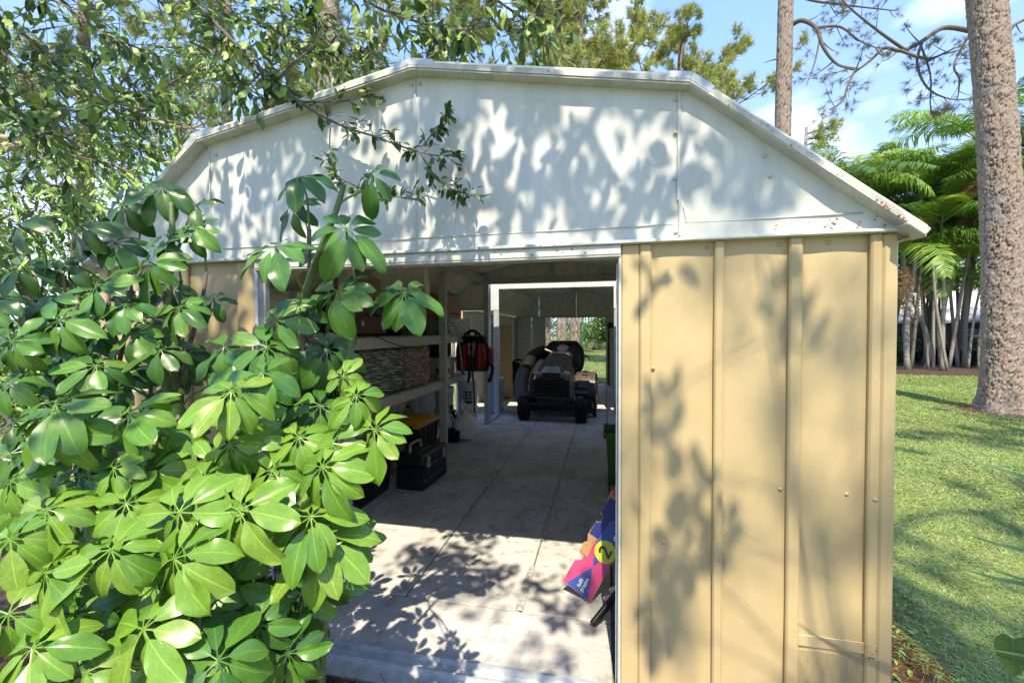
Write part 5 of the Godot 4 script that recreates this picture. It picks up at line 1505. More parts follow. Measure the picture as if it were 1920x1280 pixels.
	b.tube(smooth([Vector3(-0.50, 0.24, 0.42), Vector3(-0.64, 0.36, 0.38), Vector3(-0.69, 0.58, 0.22), Vector3(-0.68, 0.76, 0.02)]), [0.13, 0.135, 0.14, 0.14, 0.14, 0.138, 0.136, 0.135, 0.135, 0.135, 0.135, 0.135, 0.135, 0.135, 0.135, 0.135, 0.135, 0.135, 0.138], 16)
	put("chute_tube", b.done(), mat(0.085, 0.075, 0.065, 0.5), t)
	b = B.new(true)
	var up := smooth([Vector3(-0.68, 0.75, 0.03), Vector3(-0.66, 0.92, -0.25), Vector3(-0.62, 1.05, -0.62), Vector3(-0.5, 1.12, -1.0)], 12)
	var rr := []
	for i in up.size():
		rr.append(0.128 + 0.006 * (i % 2))
	b.tube(up, rr, 16)
	put("upper_tube", b.done(), M.black, t)

# ---------------------------------------------------------------- plants
const SUNWARD := Vector3(0.0575, 0.816, 0.575)

func leaf_print(vein: float, sd: int, spots := 0.0) -> ImageTexture:
	var n := FastNoiseLite.new()
	n.seed = sd
	n.frequency = 0.03
	var w := 96
	var h := 192
	var im := Image.create(w, h, false, Image.FORMAT_RGB8)
	for y in h:
		for x in w:
			var u := absf((x + 0.5) / w - 0.5)
			var v := (y + 0.5) / h
			var mid := 1.0 - smoothstep(0.008, 0.035, u)
			var s := fposmod(v * 9.0 - u * 5.5, 1.0)
			var side := (1.0 - smoothstep(0.02, 0.1, minf(s, 1.0 - s))) * 0.45
			var m := 0.86 + 0.16 * n.get_noise_2d(x * 1.5, y)
			var g := clampf(m + vein * maxf(mid, side * 0.4), 0, 1.4)
			var c := Color(g * (1.0 + 0.45 * mid * vein), g, g * (1.0 + 0.2 * mid * vein)) * 0.7
			if spots > 0.0:
				var bl := smoothstep(0.28, 0.4, n.get_noise_2d(x * 2.2 + 300.0, y * 2.2) + 0.25 * smoothstep(0.36, 0.5, u))
				c = c.lerp(Color(0.75, 0.42, 0.2) * 0.5, bl * spots * 1.4)
			im.set_pixel(x, y, Color(minf(c.r, 1), minf(c.g, 1), minf(c.b, 1)).linear_to_srgb())
	return ImageTexture.create_from_image(im)

# a leaflet one unit long along y, upper face to +z
func leaflet_mesh(sd: int, width: float, stalk: float, tipped: float, bend: float, fold: float, nu := 6, nv := 11) -> ArrayMesh:
	var r := RandomNumberGenerator.new()
	r.seed = sd
	var b := B.new(true)
	var w0 := width * r.randf_range(0.88, 1.1)
	var bd := bend * r.randf_range(0.2, 1.9)
	var ph := r.randf() * TAU
	var wv := r.randf_range(0.012, 0.042)
	var side := r.randf_range(-0.1, 0.1)
	var fo := fold * r.randf_range(0.2, 2.2)
	var lob := r.randf_range(0.0, 0.07)
	b.grid(nu, nv, func(u, v):
		var y: float = v
		var w := 0.012
		if y > stalk:
			var s: float = (y - stalk) / (1.0 - stalk)
			w = maxf(w0 * 0.5 * pow(sin(PI * pow(s, 0.95)), 0.64) * (0.85 + 0.3 * s) * (1.0 - 0.55 * smoothstep(1.0 - tipped, 1.0, s)), 0.006)
			if v >= 1.0:
				w = 0.002
		var q: float = (u - 0.5) * 2.0
		w *= 1.0 + lob * sin(y * 15.0 + ph * 2.0 + (2.0 if q > 0.0 else 0.0))
		var x := q * w
		var a := bd * y
		var z := -0.5 * bd * y * y + absf(x) * fo + wv * sin(y * 11.0 + ph + q * 1.3) * q * q * smoothstep(stalk, stalk + 0.2, y)
		return Vector3(x + side * y * y, y * (1.0 - a * a * 0.16), z))
	return b.done()

func umbrella(plant: Node, hub: Vector3, size: float, n: int, tone: int, from: Vector3) -> void:
	var ax := (SUNWARD + rdir() * 0.4 + Vector3(0.08, -0.12, 0.34)).normalized()
	var L := from.distance_to(hub)
	var b := B.new(true)
	b.tube(bez(from, from + (hub - from) * 0.3 + Vector3(0, L * 0.12, 0), hub - ax * minf(L * 0.5, 0.16), hub, 8), taper(9, 0.0042, 0.0026), 6, false)
	var leaf := put("leaf", b.done(), M.stalk[mini(tone, 2)], plant)
	var roll := rng.randf() * TAU
	var side := ax.cross(Vector3(0.3, 0.1, 1)).normalized()
	var other := ax.cross(side)
	for k in n:
		var a := roll + TAU * k / n + rand(-0.13, 0.13)
		var d := side * cos(a) + other * sin(a)
		var el := rand(-0.34, 0.1) - 0.18 * clampf(-d.y, 0, 1)
		var dir := (d * cos(el) + ax * sin(el) + Vector3(0, -0.12, 0)).normalized()
		# the lower leaflets of an umbrella are the longer ones
		var s := size * rand(0.72, 1.1) * (1.0 + 0.16 * clampf(-d.y + 0.2, -0.6, 1))
		var ms: Array = M.leaflets
		var tones: Array = M.leaf_tones[tone]
		put("leaflet", ms[rng.randi() % ms.size()], tones[rng.randi() % tones.size()], leaf, Transform3D(aim(dir, ax + rdir() * 0.2, s), hub))

func shrub(called: String, label: String, base: Vector3, bases: Array, list: Array, stems: Array, every: int) -> void:
	var t := thing(called, label, "shrub", base)
	var nodes := []
	for s in stems:
		var pts := []
		for p in smooth(s, 5):
			pts.append(p - base)
		var b := B.new(true)
		b.tube(pts, taper(pts.size(), 0.017, 0.008), 8)
		put("stem", b.done(), M.green_stem, t)
		nodes.append_array(pts)
	for i in list.size():
		if i % every == 0:
			var h := Vector3(list[i][0], list[i][1], list[i][2]) - base
			var f: Vector3 = bases[(i / every) % bases.size()] - base
			var top := h - Vector3(0, 0.16, 0) - Vector3(SUNWARD.x, 0, SUNWARD.z) * 0.1
			if top.y < f.y + 0.15 or (top.x + base.x > -0.72 and base.z < 2.0):
				continue
			var pts := bez(f, f + Vector3(rand(-0.05, 0.05), 0.35 * top.y, 0), top - Vector3(0, 0.2, 0), top, 9)
			var b := B.new(true)
			b.tube(pts, taper(10, 0.014, 0.006), 7)
			put("stem", b.done(), M.green_stem if i % 2 else M.twig, t)
			nodes.append_array(pts)
	for e in list:
		var h := Vector3(e[0], e[1], e[2]) - base
		var best: Vector3 = nodes[0] if nodes.size() else h - Vector3(0, 0.3, 0)
		var bd := 1e9
		for p in nodes:
			var d: float = p.distance_to(h - Vector3(0, 0.14, 0.04))
			if p.y > h.y + 0.05:
				d += 0.5
			if d < bd:
				bd = d
				best = p
		umbrella(t, h, e[3], e[4], e[5], best)

func shrubs() -> void:
	var ms := []
	for k in 14:
		ms.append(leaflet_mesh(100 + k, 0.41, 0.2, 0.11, 0.6, 0.2))
	M.leaflets = ms
	var p0 := leaf_print(0.35, 3)
	var p1 := leaf_print(0.55, 4)
	var p2 := leaf_print(0.5, 14, 0.3)
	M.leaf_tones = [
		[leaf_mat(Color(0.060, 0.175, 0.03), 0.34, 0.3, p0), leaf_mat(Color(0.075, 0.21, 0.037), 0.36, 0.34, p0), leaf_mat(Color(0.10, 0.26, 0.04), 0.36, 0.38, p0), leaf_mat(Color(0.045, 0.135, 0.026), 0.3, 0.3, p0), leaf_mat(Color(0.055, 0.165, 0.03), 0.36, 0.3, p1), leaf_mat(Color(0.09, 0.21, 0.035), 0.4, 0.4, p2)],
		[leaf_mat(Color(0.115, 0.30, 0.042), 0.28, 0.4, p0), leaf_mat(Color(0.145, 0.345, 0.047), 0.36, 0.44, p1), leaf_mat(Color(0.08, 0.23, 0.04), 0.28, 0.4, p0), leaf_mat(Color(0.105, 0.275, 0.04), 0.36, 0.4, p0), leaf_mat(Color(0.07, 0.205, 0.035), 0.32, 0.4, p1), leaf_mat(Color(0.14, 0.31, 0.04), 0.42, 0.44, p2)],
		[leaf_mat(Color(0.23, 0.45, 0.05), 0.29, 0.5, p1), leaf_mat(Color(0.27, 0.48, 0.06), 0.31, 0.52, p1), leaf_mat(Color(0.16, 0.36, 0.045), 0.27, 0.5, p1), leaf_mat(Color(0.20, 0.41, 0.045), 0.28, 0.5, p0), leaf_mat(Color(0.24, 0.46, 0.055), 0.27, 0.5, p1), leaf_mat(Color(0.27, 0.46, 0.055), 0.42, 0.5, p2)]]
	M.stalk = [mat(0.10, 0.16, 0.04, 0.5), mat(0.14, 0.22, 0.05, 0.5), mat(0.30, 0.33, 0.08, 0.5)]
	M.green_stem = surf(Color(0.10, 0.15, 0.045), 0.3, 0.6, Vector3(9, 9, 9), 61)
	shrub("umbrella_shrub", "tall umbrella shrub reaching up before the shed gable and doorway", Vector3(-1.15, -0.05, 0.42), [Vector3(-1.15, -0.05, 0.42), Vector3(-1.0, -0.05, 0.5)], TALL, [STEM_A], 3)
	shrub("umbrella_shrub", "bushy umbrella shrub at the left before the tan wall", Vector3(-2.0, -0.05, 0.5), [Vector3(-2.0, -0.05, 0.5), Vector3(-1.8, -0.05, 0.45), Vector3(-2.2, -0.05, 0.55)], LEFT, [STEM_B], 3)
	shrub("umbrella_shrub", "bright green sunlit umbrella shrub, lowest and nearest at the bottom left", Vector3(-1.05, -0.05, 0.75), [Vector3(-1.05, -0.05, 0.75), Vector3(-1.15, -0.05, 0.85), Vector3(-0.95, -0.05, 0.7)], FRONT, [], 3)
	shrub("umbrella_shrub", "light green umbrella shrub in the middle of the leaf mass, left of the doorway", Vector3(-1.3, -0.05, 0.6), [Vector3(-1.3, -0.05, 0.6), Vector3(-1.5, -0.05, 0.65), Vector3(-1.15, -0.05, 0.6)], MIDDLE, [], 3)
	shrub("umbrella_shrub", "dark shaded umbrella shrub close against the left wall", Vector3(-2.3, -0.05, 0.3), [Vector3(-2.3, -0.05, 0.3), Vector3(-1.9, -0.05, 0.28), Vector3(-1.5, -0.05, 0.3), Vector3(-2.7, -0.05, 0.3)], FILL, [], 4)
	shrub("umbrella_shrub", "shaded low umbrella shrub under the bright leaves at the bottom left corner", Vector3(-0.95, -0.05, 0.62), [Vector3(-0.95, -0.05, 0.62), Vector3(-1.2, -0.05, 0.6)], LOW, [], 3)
	# a tall umbrella tree behind the photographer: its hands of leaves shade gable and wall
	var cast := []
	for w in [[0.55, 2.24, 1.7], [0.66, 2.16, 1.75], [0.49, 2.13, 1.72], [0.60, 2.05, 1.7], [0.68, 1.66, 1.9], [0.73, 1.5, 2.0], [0.24, 1.22, 1.9], [0.30, 0.68, 1.6], [0.46, 0.74, 1.7], [0.22, 0.35, 1.7], [0.34, 0.95, 2.0]]:
		var tt: float = w[2] + 0.9
		cast.append([w[0] + 0.1 * tt, w[1] + 1.42 * tt, tt, 0.14, 8, 1])
	shrub("umbrella_tree", "tall umbrella tree behind the photographer, known by its leaf shadows on the wall", Vector3(1.5, -0.05, 2.9), [Vector3(1.5, -0.05, 2.9), Vector3(1.35, -0.05, 2.8)], cast, [[Vector3(1.5, -0.05, 2.9), Vector3(1.45, 1.5, 2.8), Vector3(1.3, 3.2, 2.8), Vector3(1.1, 4.6, 2.7)]], 30)
	# a dead curled leaf caught in the shrub before the tan wall
	var b := B.new(true)
	b.grid(5, 9, func(u, v):
		var w := 0.035 * sin(PI * clampf(v + 0.04, 0, 1))
		return Vector3((u - 0.5) * 2.0 * w, -v * 0.17, 0.03 * sin((u - 0.5) * 3.0) + 0.02 * sin(v * 5.0)))
	tag(put("dead_leaf", b.done(), mat(0.09, 0.055, 0.03, 0.8), self, Transform3D(Basis(Vector3.BACK, 0.3), Vector3(-2.03, 1.77, 0.22))), "curled brown dead leaf hanging before the tan wall", "leaf")

# leaves along a twig: returns transforms through `out`
func dress(path: Array, out: Array, gap: float, lo: float, hi: float, spread: float, from := 0.0) -> Array:
	var twigs := []
	var run := 0.0
	var total := 0.0
	for i in path.size() - 1:
		total += path[i].distance_to(path[i + 1])
	for i in path.size() - 1:
		var a: Vector3 = path[i]
		var c: Vector3 = path[i + 1]
		var d := (c - a).normalized()
		var len := a.distance_to(c)
		var s := 0.0
		while s < len:
			if run + s > from * total:
				var o := a + d * s
				var dir := (d * rand(0.2, 1.0) + rdir() * 0.9 + Vector3(0, -0.15, 0)).normalized()
				var tip := o + dir * spread * rand(0.3, 1.0)
				var n := rng.randi_range(3, 7)
				for k in n:
					var q := o.lerp(tip, (k + 1.0) / n)
					var ld := (dir + rdir() * 0.9 + Vector3(0, -0.1, 0)).normalized()
					out.append(Transform3D(aim(ld, Vector3(0.1, 1, 0.5) + rdir() * 0.5, rand(lo, hi)), q))
				twigs.append([o, tip])
			s += gap * rand(0.6, 1.4)
		run += len
	return twigs

func oak() -> void:
	var t := thing("oak_tree", "dark leaved oak with limbs hanging over the left and top of the shed", "tree", Vector3(-4.6, -0.06, 2.6))
	var o := t.position
	var b := B.new(true)
	b.tube(smooth([Vector3(0, 0, 0), Vector3(0.05, 1.2, 0), Vector3(0.3, 2.6, 0.1), Vector3(0.5, 4.2, 0.3), Vector3(0.9, 6.5, 0.4)]), taper(25, 0.24, 0.12), 14)
	put("trunk", b.done(), M.bark_fine, t)
	var leaf1 := leaflet_mesh(301, 0.42, 0.06, 0.08, 0.3, 0.25, 4, 7)
	var leaf2 := leaflet_mesh(302, 0.34, 0.06, 0.05, 0.5, 0.3, 4, 7)
	M.oak_leaf = leaf1
	var single := leaf_mat(Color(0.085, 0.155, 0.038), 0.42, 0.35, leaf_print(0.2, 9))
	var single2 := leaf_mat(Color(0.12, 0.21, 0.05), 0.42, 0.4, leaf_print(0.2, 9))
	M.oak_tint = leaf_mat(Color(1, 1, 1), 0.45, 0.38, null, true)
	var big := []
	var mass := []
	for i in OAK.size():
		var path := smooth(OAK[i], 5)
		var rel := []
		for p in path:
			rel.append(p - o)
		b = B.new(true)
		b.tube(rel, taper(rel.size(), [0.009, 0.004, 0.003, 0.004, 0.003, 0.004, 0.007, 0.008][mini(i, 7)], 0.0018), 6)
		var tw := []
		if i == 0:
			tw = dress(rel, big, 0.13, 0.04, 0.062, 0.09, 0.25)
			tw.append_array(dress(rel.slice(0, 14), mass, 0.04, 0.06, 0.085, 0.22))
		elif i < 6:
			tw = dress(rel, big, 0.085 if i < 5 else 0.06, 0.03, 0.056, 0.05 if i < 5 else 0.1, 0.12 if i != 4 else 0.4)
		else:
			tw = dress(rel, mass, 0.024 if i < 9 or i > 12 else 0.034, 0.055, 0.09, 0.3)
		for w in tw:
			b.tube([w[0], w[1]], [0.0022, 0.0012], 4, false)
		put("branch", b.done(), M.twig, t)
	# heavier limbs that carry them, from the trunk out over the roof edge
	for e in [[Vector3(0.4, 3.0, 0.1), OAK[9][0]], [Vector3(0.45, 3.6, 0.2), OAK[12][0]], [Vector3(0.6, 4.6, 0.3), OAK[0][0]], [Vector3(0.6, 4.8, 0.3), OAK[6][0]], [Vector3(0.7, 5.2, 0.3), OAK[7][0]], [Vector3(0.3, 2.9, 0.1), OAK[11][0]], [Vector3(0.7, 5.0, 0.3), OAK[15][0]]]:
		var q: Vector3 = e[1] - o
		b = B.new(true)
		b.tube(bez(e[0], e[0] + Vector3(0.8, 0.5, -0.2), q + Vector3(-0.5, 0.5, 0.3), q, 12), taper(13, 0.05, 0.009), 8)
		put("limb", b.done(), M.twig, t)
	for k in mini(big.size(), 300):
		put("leaf", leaf1 if k % 2 else leaf2, single if k % 3 else single2, t, big[k])
	for k in range(300, big.size()):
		mass.append(big[k])
	# the crown overhead, which dapples the wall, the gable and the plants with shade
	for e in crown_spots():
		var c: Vector3 = e[0] - o
		for k in e[2]:
			mass.append(Transform3D(aim(rdir(), Vector3(0, 1, 0.4) + rdir() * 0.6, rand(0.07, 0.11)), c + rdir() * e[1] * pow(rng.randf(), 0.45)))
	many("leaves", leaf1, M.oak_tint, mass, [Color(0.06, 0.115, 0.026), Color(0.085, 0.16, 0.032), Color(0.12, 0.22, 0.04), Color(0.05, 0.095, 0.026), Color(0.2, 0.31, 0.05), Color(0.24, 0.33, 0.06)], t)

# where leaf clumps of the crown hang: seen from the sun they cover the shaded parts of the front
func crown_spots() -> Array:
	var out := []
	var r := RandomNumberGenerator.new()
	r.seed = 99
	var S := Vector3(0.1, 1.42, 1.0)
	var tries := 0
	while out.size() < 150 and tries < 4000:
		tries += 1
		var x := r.randf_range(-3.4, 1.5)
		var y := r.randf_range(-0.9, 2.9)
		var p := 0.5
		var t := r.randf_range(2.2, 4.5)
		if y > 1.9:
			t = r.randf_range(1.1, 2.6)
			p = 0.9 if x < -0.95 else (0.4 if x < 0.1 else 0.8)
			if x > 0.42 and y < 2.25:
				p = 0.12
		elif x > 0.06:
			p = 0.58 if x < 0.5 else 0.32
			t = r.randf_range(5.0, 9.0)
		elif x > -1.7 and x < 0.06 and y > 0.9:
			p = 0.22 if x > -0.75 else 0.85
			t = r.randf_range(1.6, 3.2)
		elif x > -1.9 and x < -0.35 and y < 0.7:
			p = 0.06
		if r.randf() > p:
			continue
		out.append([Vector3(x, y, 0) + S * t, r.randf_range(0.12, 0.3), r.randi_range(16, 40)])
	# sharper single sprays close above the roof edge
	for k in 30:
		var x := r.randf_range(-0.9, 0.3)
		out.append([Vector3(x, r.randf_range(2.0, 2.75), 0) + S * r.randf_range(1.4, 2.4), r.randf_range(0.08, 0.2), r.randi_range(5, 12)])
	return out

# ---------------------------------------------------------------- pines and other trees
func tuft_mesh(n: int, len: float, wid: float, sd: int) -> ArrayMesh:
	var r := RandomNumberGenerator.new()
	r.seed = sd
	var b := B.new()
	for k in n:
		var el := r.randf_range(0.1, 1.5)
		var az := r.randf() * TAU
		var d := Vector3(sin(el) * cos(az), cos(el), sin(el) * sin(az))
		var s := d.cross(Vector3(r.randfn(), r.randfn(), r.randfn())).normalized() * wid
		var o := Vector3(0, r.randf_range(-0.3, 0.3) * len, 0)
		var e := o + d * len * r.randf_range(0.6, 1.05) + Vector3(0, -0.06 * len, 0)
		b.tri(o - s, o + s, e)
	return b.done()

func bark_images() -> void:
	# plated pine bark: cells with dark deep cracks between
	var n := FastNoiseLite.new()
	n.seed = 12
	n.noise_type = FastNoiseLite.TYPE_CELLULAR
	n.cellular_distance_function = FastNoiseLite.DISTANCE_HYBRID
	n.cellular_jitter = 1.1
	n.cellular_return_type = FastNoiseLite.RETURN_DISTANCE2_SUB
	n.frequency = 1.0
	n.fractal_type = FastNoiseLite.FRACTAL_NONE
	var id := n.duplicate() as FastNoiseLite
	id.cellular_return_type = FastNoiseLite.RETURN_CELL_VALUE
	var f := FastNoiseLite.new()
	f.seed = 5
	f.frequency = 0.75
	f.fractal_octaves = 5
	M.bark_noise = [n, id, f]

# height (0 crack .. 1 plate) and colour of plated bark at angle a, height y on a trunk of radius r
func bark_at(a: float, y: float, r: float) -> Array:
	var f: FastNoiseLite = M.bark_noise[2]
	var o := Vector3(cos(a) * r, y, sin(a) * r)
	var p := o * 9.0
	var big: float = f.get_noise_3dv(p * 0.55)
	var mid: float = f.get_noise_3dv(p * 2.0 + Vector3(40, 0, 7))
	var rag: float = f.get_noise_3dv(p * 6.5 + Vector3(9, 70, 3))
	var grain: float = f.get_noise_3d(p.x * 9.0, p.y * 2.5, p.z * 9.0)
	# ragged upright plates in staggered columns
	var n := int(round(TAU * r / 0.17))
	var u := a / TAU * n + 0.9 * big + 0.42 * mid + 0.10 * rag
	var col := posmod(int(floor(u)), n)
	var hc := fposmod(sin(col * 12.9898 + n) * 43758.5, 1.0)
	var w := y * (2.9 + 1.6 * hc) + hc * 9.0 + 0.7 * mid + 0.3 * rag + 0.5 * big
	var row := int(floor(w))
	var id := fposmod(sin(col * 78.233 + row * 37.719) * 24634.6, 1.0)
	var fu: float = u - floorf(u)
	var fv: float = w - floorf(w)
	var gap := minf(minf(fu, 1.0 - fu) * 0.17, minf(fv, 1.0 - fv) * 0.24)
	var h := smoothstep(0.0, 0.013 + 0.008 * id, gap)
	var sheet := smoothstep(0.0, 0.04, mid + 0.3 * (id - 0.5)) * 0.28 + smoothstep(0.0, 0.03, rag + 0.4 * (fv - 0.6)) * 0.16
	h = h * (0.42 + 0.22 * id + 0.2 * (1.0 - fv) + sheet) + 0.05 * grain
	var plate := Color(0.22, 0.172, 0.14).lerp(Color(0.31, 0.258, 0.218), clampf(0.5 + 1.2 * grain + 0.5 * mid, 0, 1))
	if id > 0.86:
		plate = plate.lerp(Color(0.30, 0.215, 0.165), 0.4)
	elif id < 0.25:
		plate = plate.lerp(Color(0.24, 0.215, 0.2), 0.6)
	return [h, Color(0.03, 0.022, 0.017).lerp(plate, smoothstep(0.08, 0.4, h)) * (0.9 + 0.25 * sheet + 0.3 * grain)]

func plated_trunk(path: Callable, radius: Callable, height: float, na: int, ny: int, depth: float) -> ArrayMesh:
	var vs := PackedVector3Array()
	var cs := PackedColorArray()
	var ix := PackedInt32Array()
	for j in ny + 1:
		var y := height * j / ny
		var c: Vector3 = path.call(y)
		for i in na + 1:
			var a := TAU * (i % na) / na
			var r: float = radius.call(y, a)
			var e := bark_at(a, y, r)
			var d := Vector3(cos(a), 0, sin(a))
			vs.append(c + d * (r + depth * (e[0] - 0.6)))
			cs.append(e[1])
	for j in ny:
		for i in na:
			var k := j * (na + 1) + i
			ix.append_array([k, k + 1, k + na + 1, k + 1, k + na + 2, k + na + 1])
	var st := SurfaceTool.new()
	st.begin(Mesh.PRIMITIVE_TRIANGLES)
	for k in vs.size():
		st.set_color(cs[k])
		st.add_vertex(vs[k])
	for k in ix:
		st.add_index(k)
	st.generate_normals()
	return st.commit()

# a limb with drooping shoots and needle tufts at their ends
func pine_limb(path: Array, r0: float, out: Array, shoots: int, reach: float, size: float, dens: int, b: B) -> void:
	b.tube(path, taper(path.size(), r0, r0 * 0.3), 7)
	for k in shoots:
		var i := rng.randi_range(int(path.size() * 0.25), path.size() - 2)
		var o: Vector3 = path[i].lerp(path[i + 1], rng.randf())
		var d: Vector3 = (path[mini(i + 1, path.size() - 1)] - path[i]).normalized()
		var e := (d * rand(0.2, 0.9) + rdir() * 0.8 + Vector3(0, 0.12, 0)).normalized() * reach * rand(0.4, 1.0)
		var pts := bez(o, o + e * 0.35 + Vector3(0, -0.05 * reach, 0), o + e * 0.7 + Vector3(0, -0.08 * reach, 0), o + e + Vector3(0, 0.06 * reach, 0), 5)
		b.tube(pts, taper(6, r0 * 0.28, r0 * 0.1), 5, false)
		for m in dens:
			var q: Vector3 = pts[5].lerp(pts[2], rng.randf() * rng.randf())
			out.append(Transform3D(aim(e.normalized() + rdir() * 0.5 + Vector3(0, 0.25, 0), rdir(), size * rand(0.7, 1.2)), q + rdir() * 0.13 * size))

func pine(label: String, at: Vector3, h: float, r: float, lean: Vector3, crown0: float, limbs: int, reach: float, cols: Array, tuft: Mesh, dens := 3, shoots := 9, size := 1.0) -> void:
	var t := thing("pine_tree", label, "tree", at, 0.0, "pines standing behind the shed")
	var b := B.new(true)
	var axis := []
	for k in 13:
		var f := k / 12.0
		axis.append(Vector3(lean.x * f * f, h * f, lean.z * f * f) + Vector3(sin(f * 9.0), 0, cos(f * 7.0)) * 0.06)
	b.tube(axis, taper(13, r, r * 0.35), 14, true, 1.0)
	put("trunk", b.done(), M.bark_fine, t)
	var tufts := []
	for k in limbs:
		var f: float = lerpf(crown0, 0.99, (k + rng.randf()) / limbs)
		var o: Vector3 = axis[0].lerp(axis[12], 0) if f <= 0 else axis[int(f * 12)].lerp(axis[mini(int(f * 12) + 1, 12)], fposmod(f * 12, 1.0))
		var a := rng.randf() * TAU
		var l: float = reach * (1.15 - 0.75 * (f - crown0) / (1.0 - crown0)) * rand(0.6, 1.1)
		var d := Vector3(cos(a), rand(-0.1, 0.35), sin(a))
		var path := smooth([o, o + d * l * 0.35 + Vector3(0, 0.06 * l, 0) + rdir() * 0.06 * l, o + d * l * 0.7 + rdir() * 0.1 * l, o + d * l + Vector3(0, 0.1 * l, 0)], 4)
		b = B.new(true)
		pine_limb(path, r * 0.22, tufts, shoots, l * 0.42, size, dens, b)
		put("limb", b.done(), M.twig, t)
	many("needles", tuft, M.needle, tufts, cols, t)

func right_trees() -> void:
	bark_images()
	M.needle = leaf_mat(Color(1, 1, 1), 0.55, 0.25, null, true)
	M.tuft_near = tuft_mesh(34, 0.20, 0.0032, 1)
	M.tuft_far = tuft_mesh(34, 0.27, 0.0075, 2)
	var bark := StandardMaterial3D.new()
	bark.vertex_color_use_as_albedo = true
	bark.roughness = 0.92
	# the big pine at the right edge
	var at := Vector3(7.45, -0.08, -8.15)
	var t := thing("pine_tree", "thick plated pine trunk on the lawn at the right edge, nearest of the pines", "tree", at)
	var path := func(y: float) -> Vector3: return Vector3(-0.0064 * y * y, y, 0.0)
	var radius := func(y: float, a: float) -> float: return 0.292 - 0.004 * y + 0.13 * exp(-y * 3.0) * (1.0 + 0.35 * sin(a * 5.0 + 1.0))
	put("trunk", plated_trunk(path, radius, 10.5, 170, 520, 0.035), bark, t)
	var tufts := []
	var cols := [Color(0.09, 0.125, 0.055), Color(0.13, 0.165, 0.06), Color(0.17, 0.2, 0.075), Color(0.18, 0.13, 0.055)]
	for i in LIMBS.size():
		var rel := []
		for p in LIMBS[i]:
			rel.append(p - at)
		var b := B.new(true)
		pine_limb(smooth(rel, 5), [0.055, 0.035, 0.03, 0.05, 0.03, 0.03, 0.035, 0.022][i], tufts, 9 if i != 3 else 3, 0.6, 1.0, 3, b)
		put("limb", b.done(), M.twig, t)
	many("needles", M.tuft_near, M.needle, tufts, cols, t)
	# slim pine behind the shed's right slope
	at = Vector3(5.28, -0.08, -12.77)
	t = thing("pine_tree", "slim bare pine trunk rising behind the right slope of the roof", "tree", at)
	path = func(y: float) -> Vector3: return Vector3(-0.05 + 0.0006 * y * y, y, 0.0)
	radius = func(y: float, _a: float) -> float: return 0.245 - 0.004 * y
	put("trunk", plated_trunk(path, radius, 14.5, 60, 300, 0.022), bark, t)
	tufts = []
	for i in THIN.size():
		var rel := []
		for p in THIN[i]:
			rel.append(p - at)
		var b := B.new(true)
		pine_limb(smooth(rel, 5), [0.075, 0.045, 0.03, 0.03, 0.05][i], tufts, [5, 8, 0, 6, 10][i], 0.7, 1.2, 3, b)
		put("limb", b.done(), M.twig, t)
	many("needles", M.tuft_near, M.needle, tufts, cols, t)

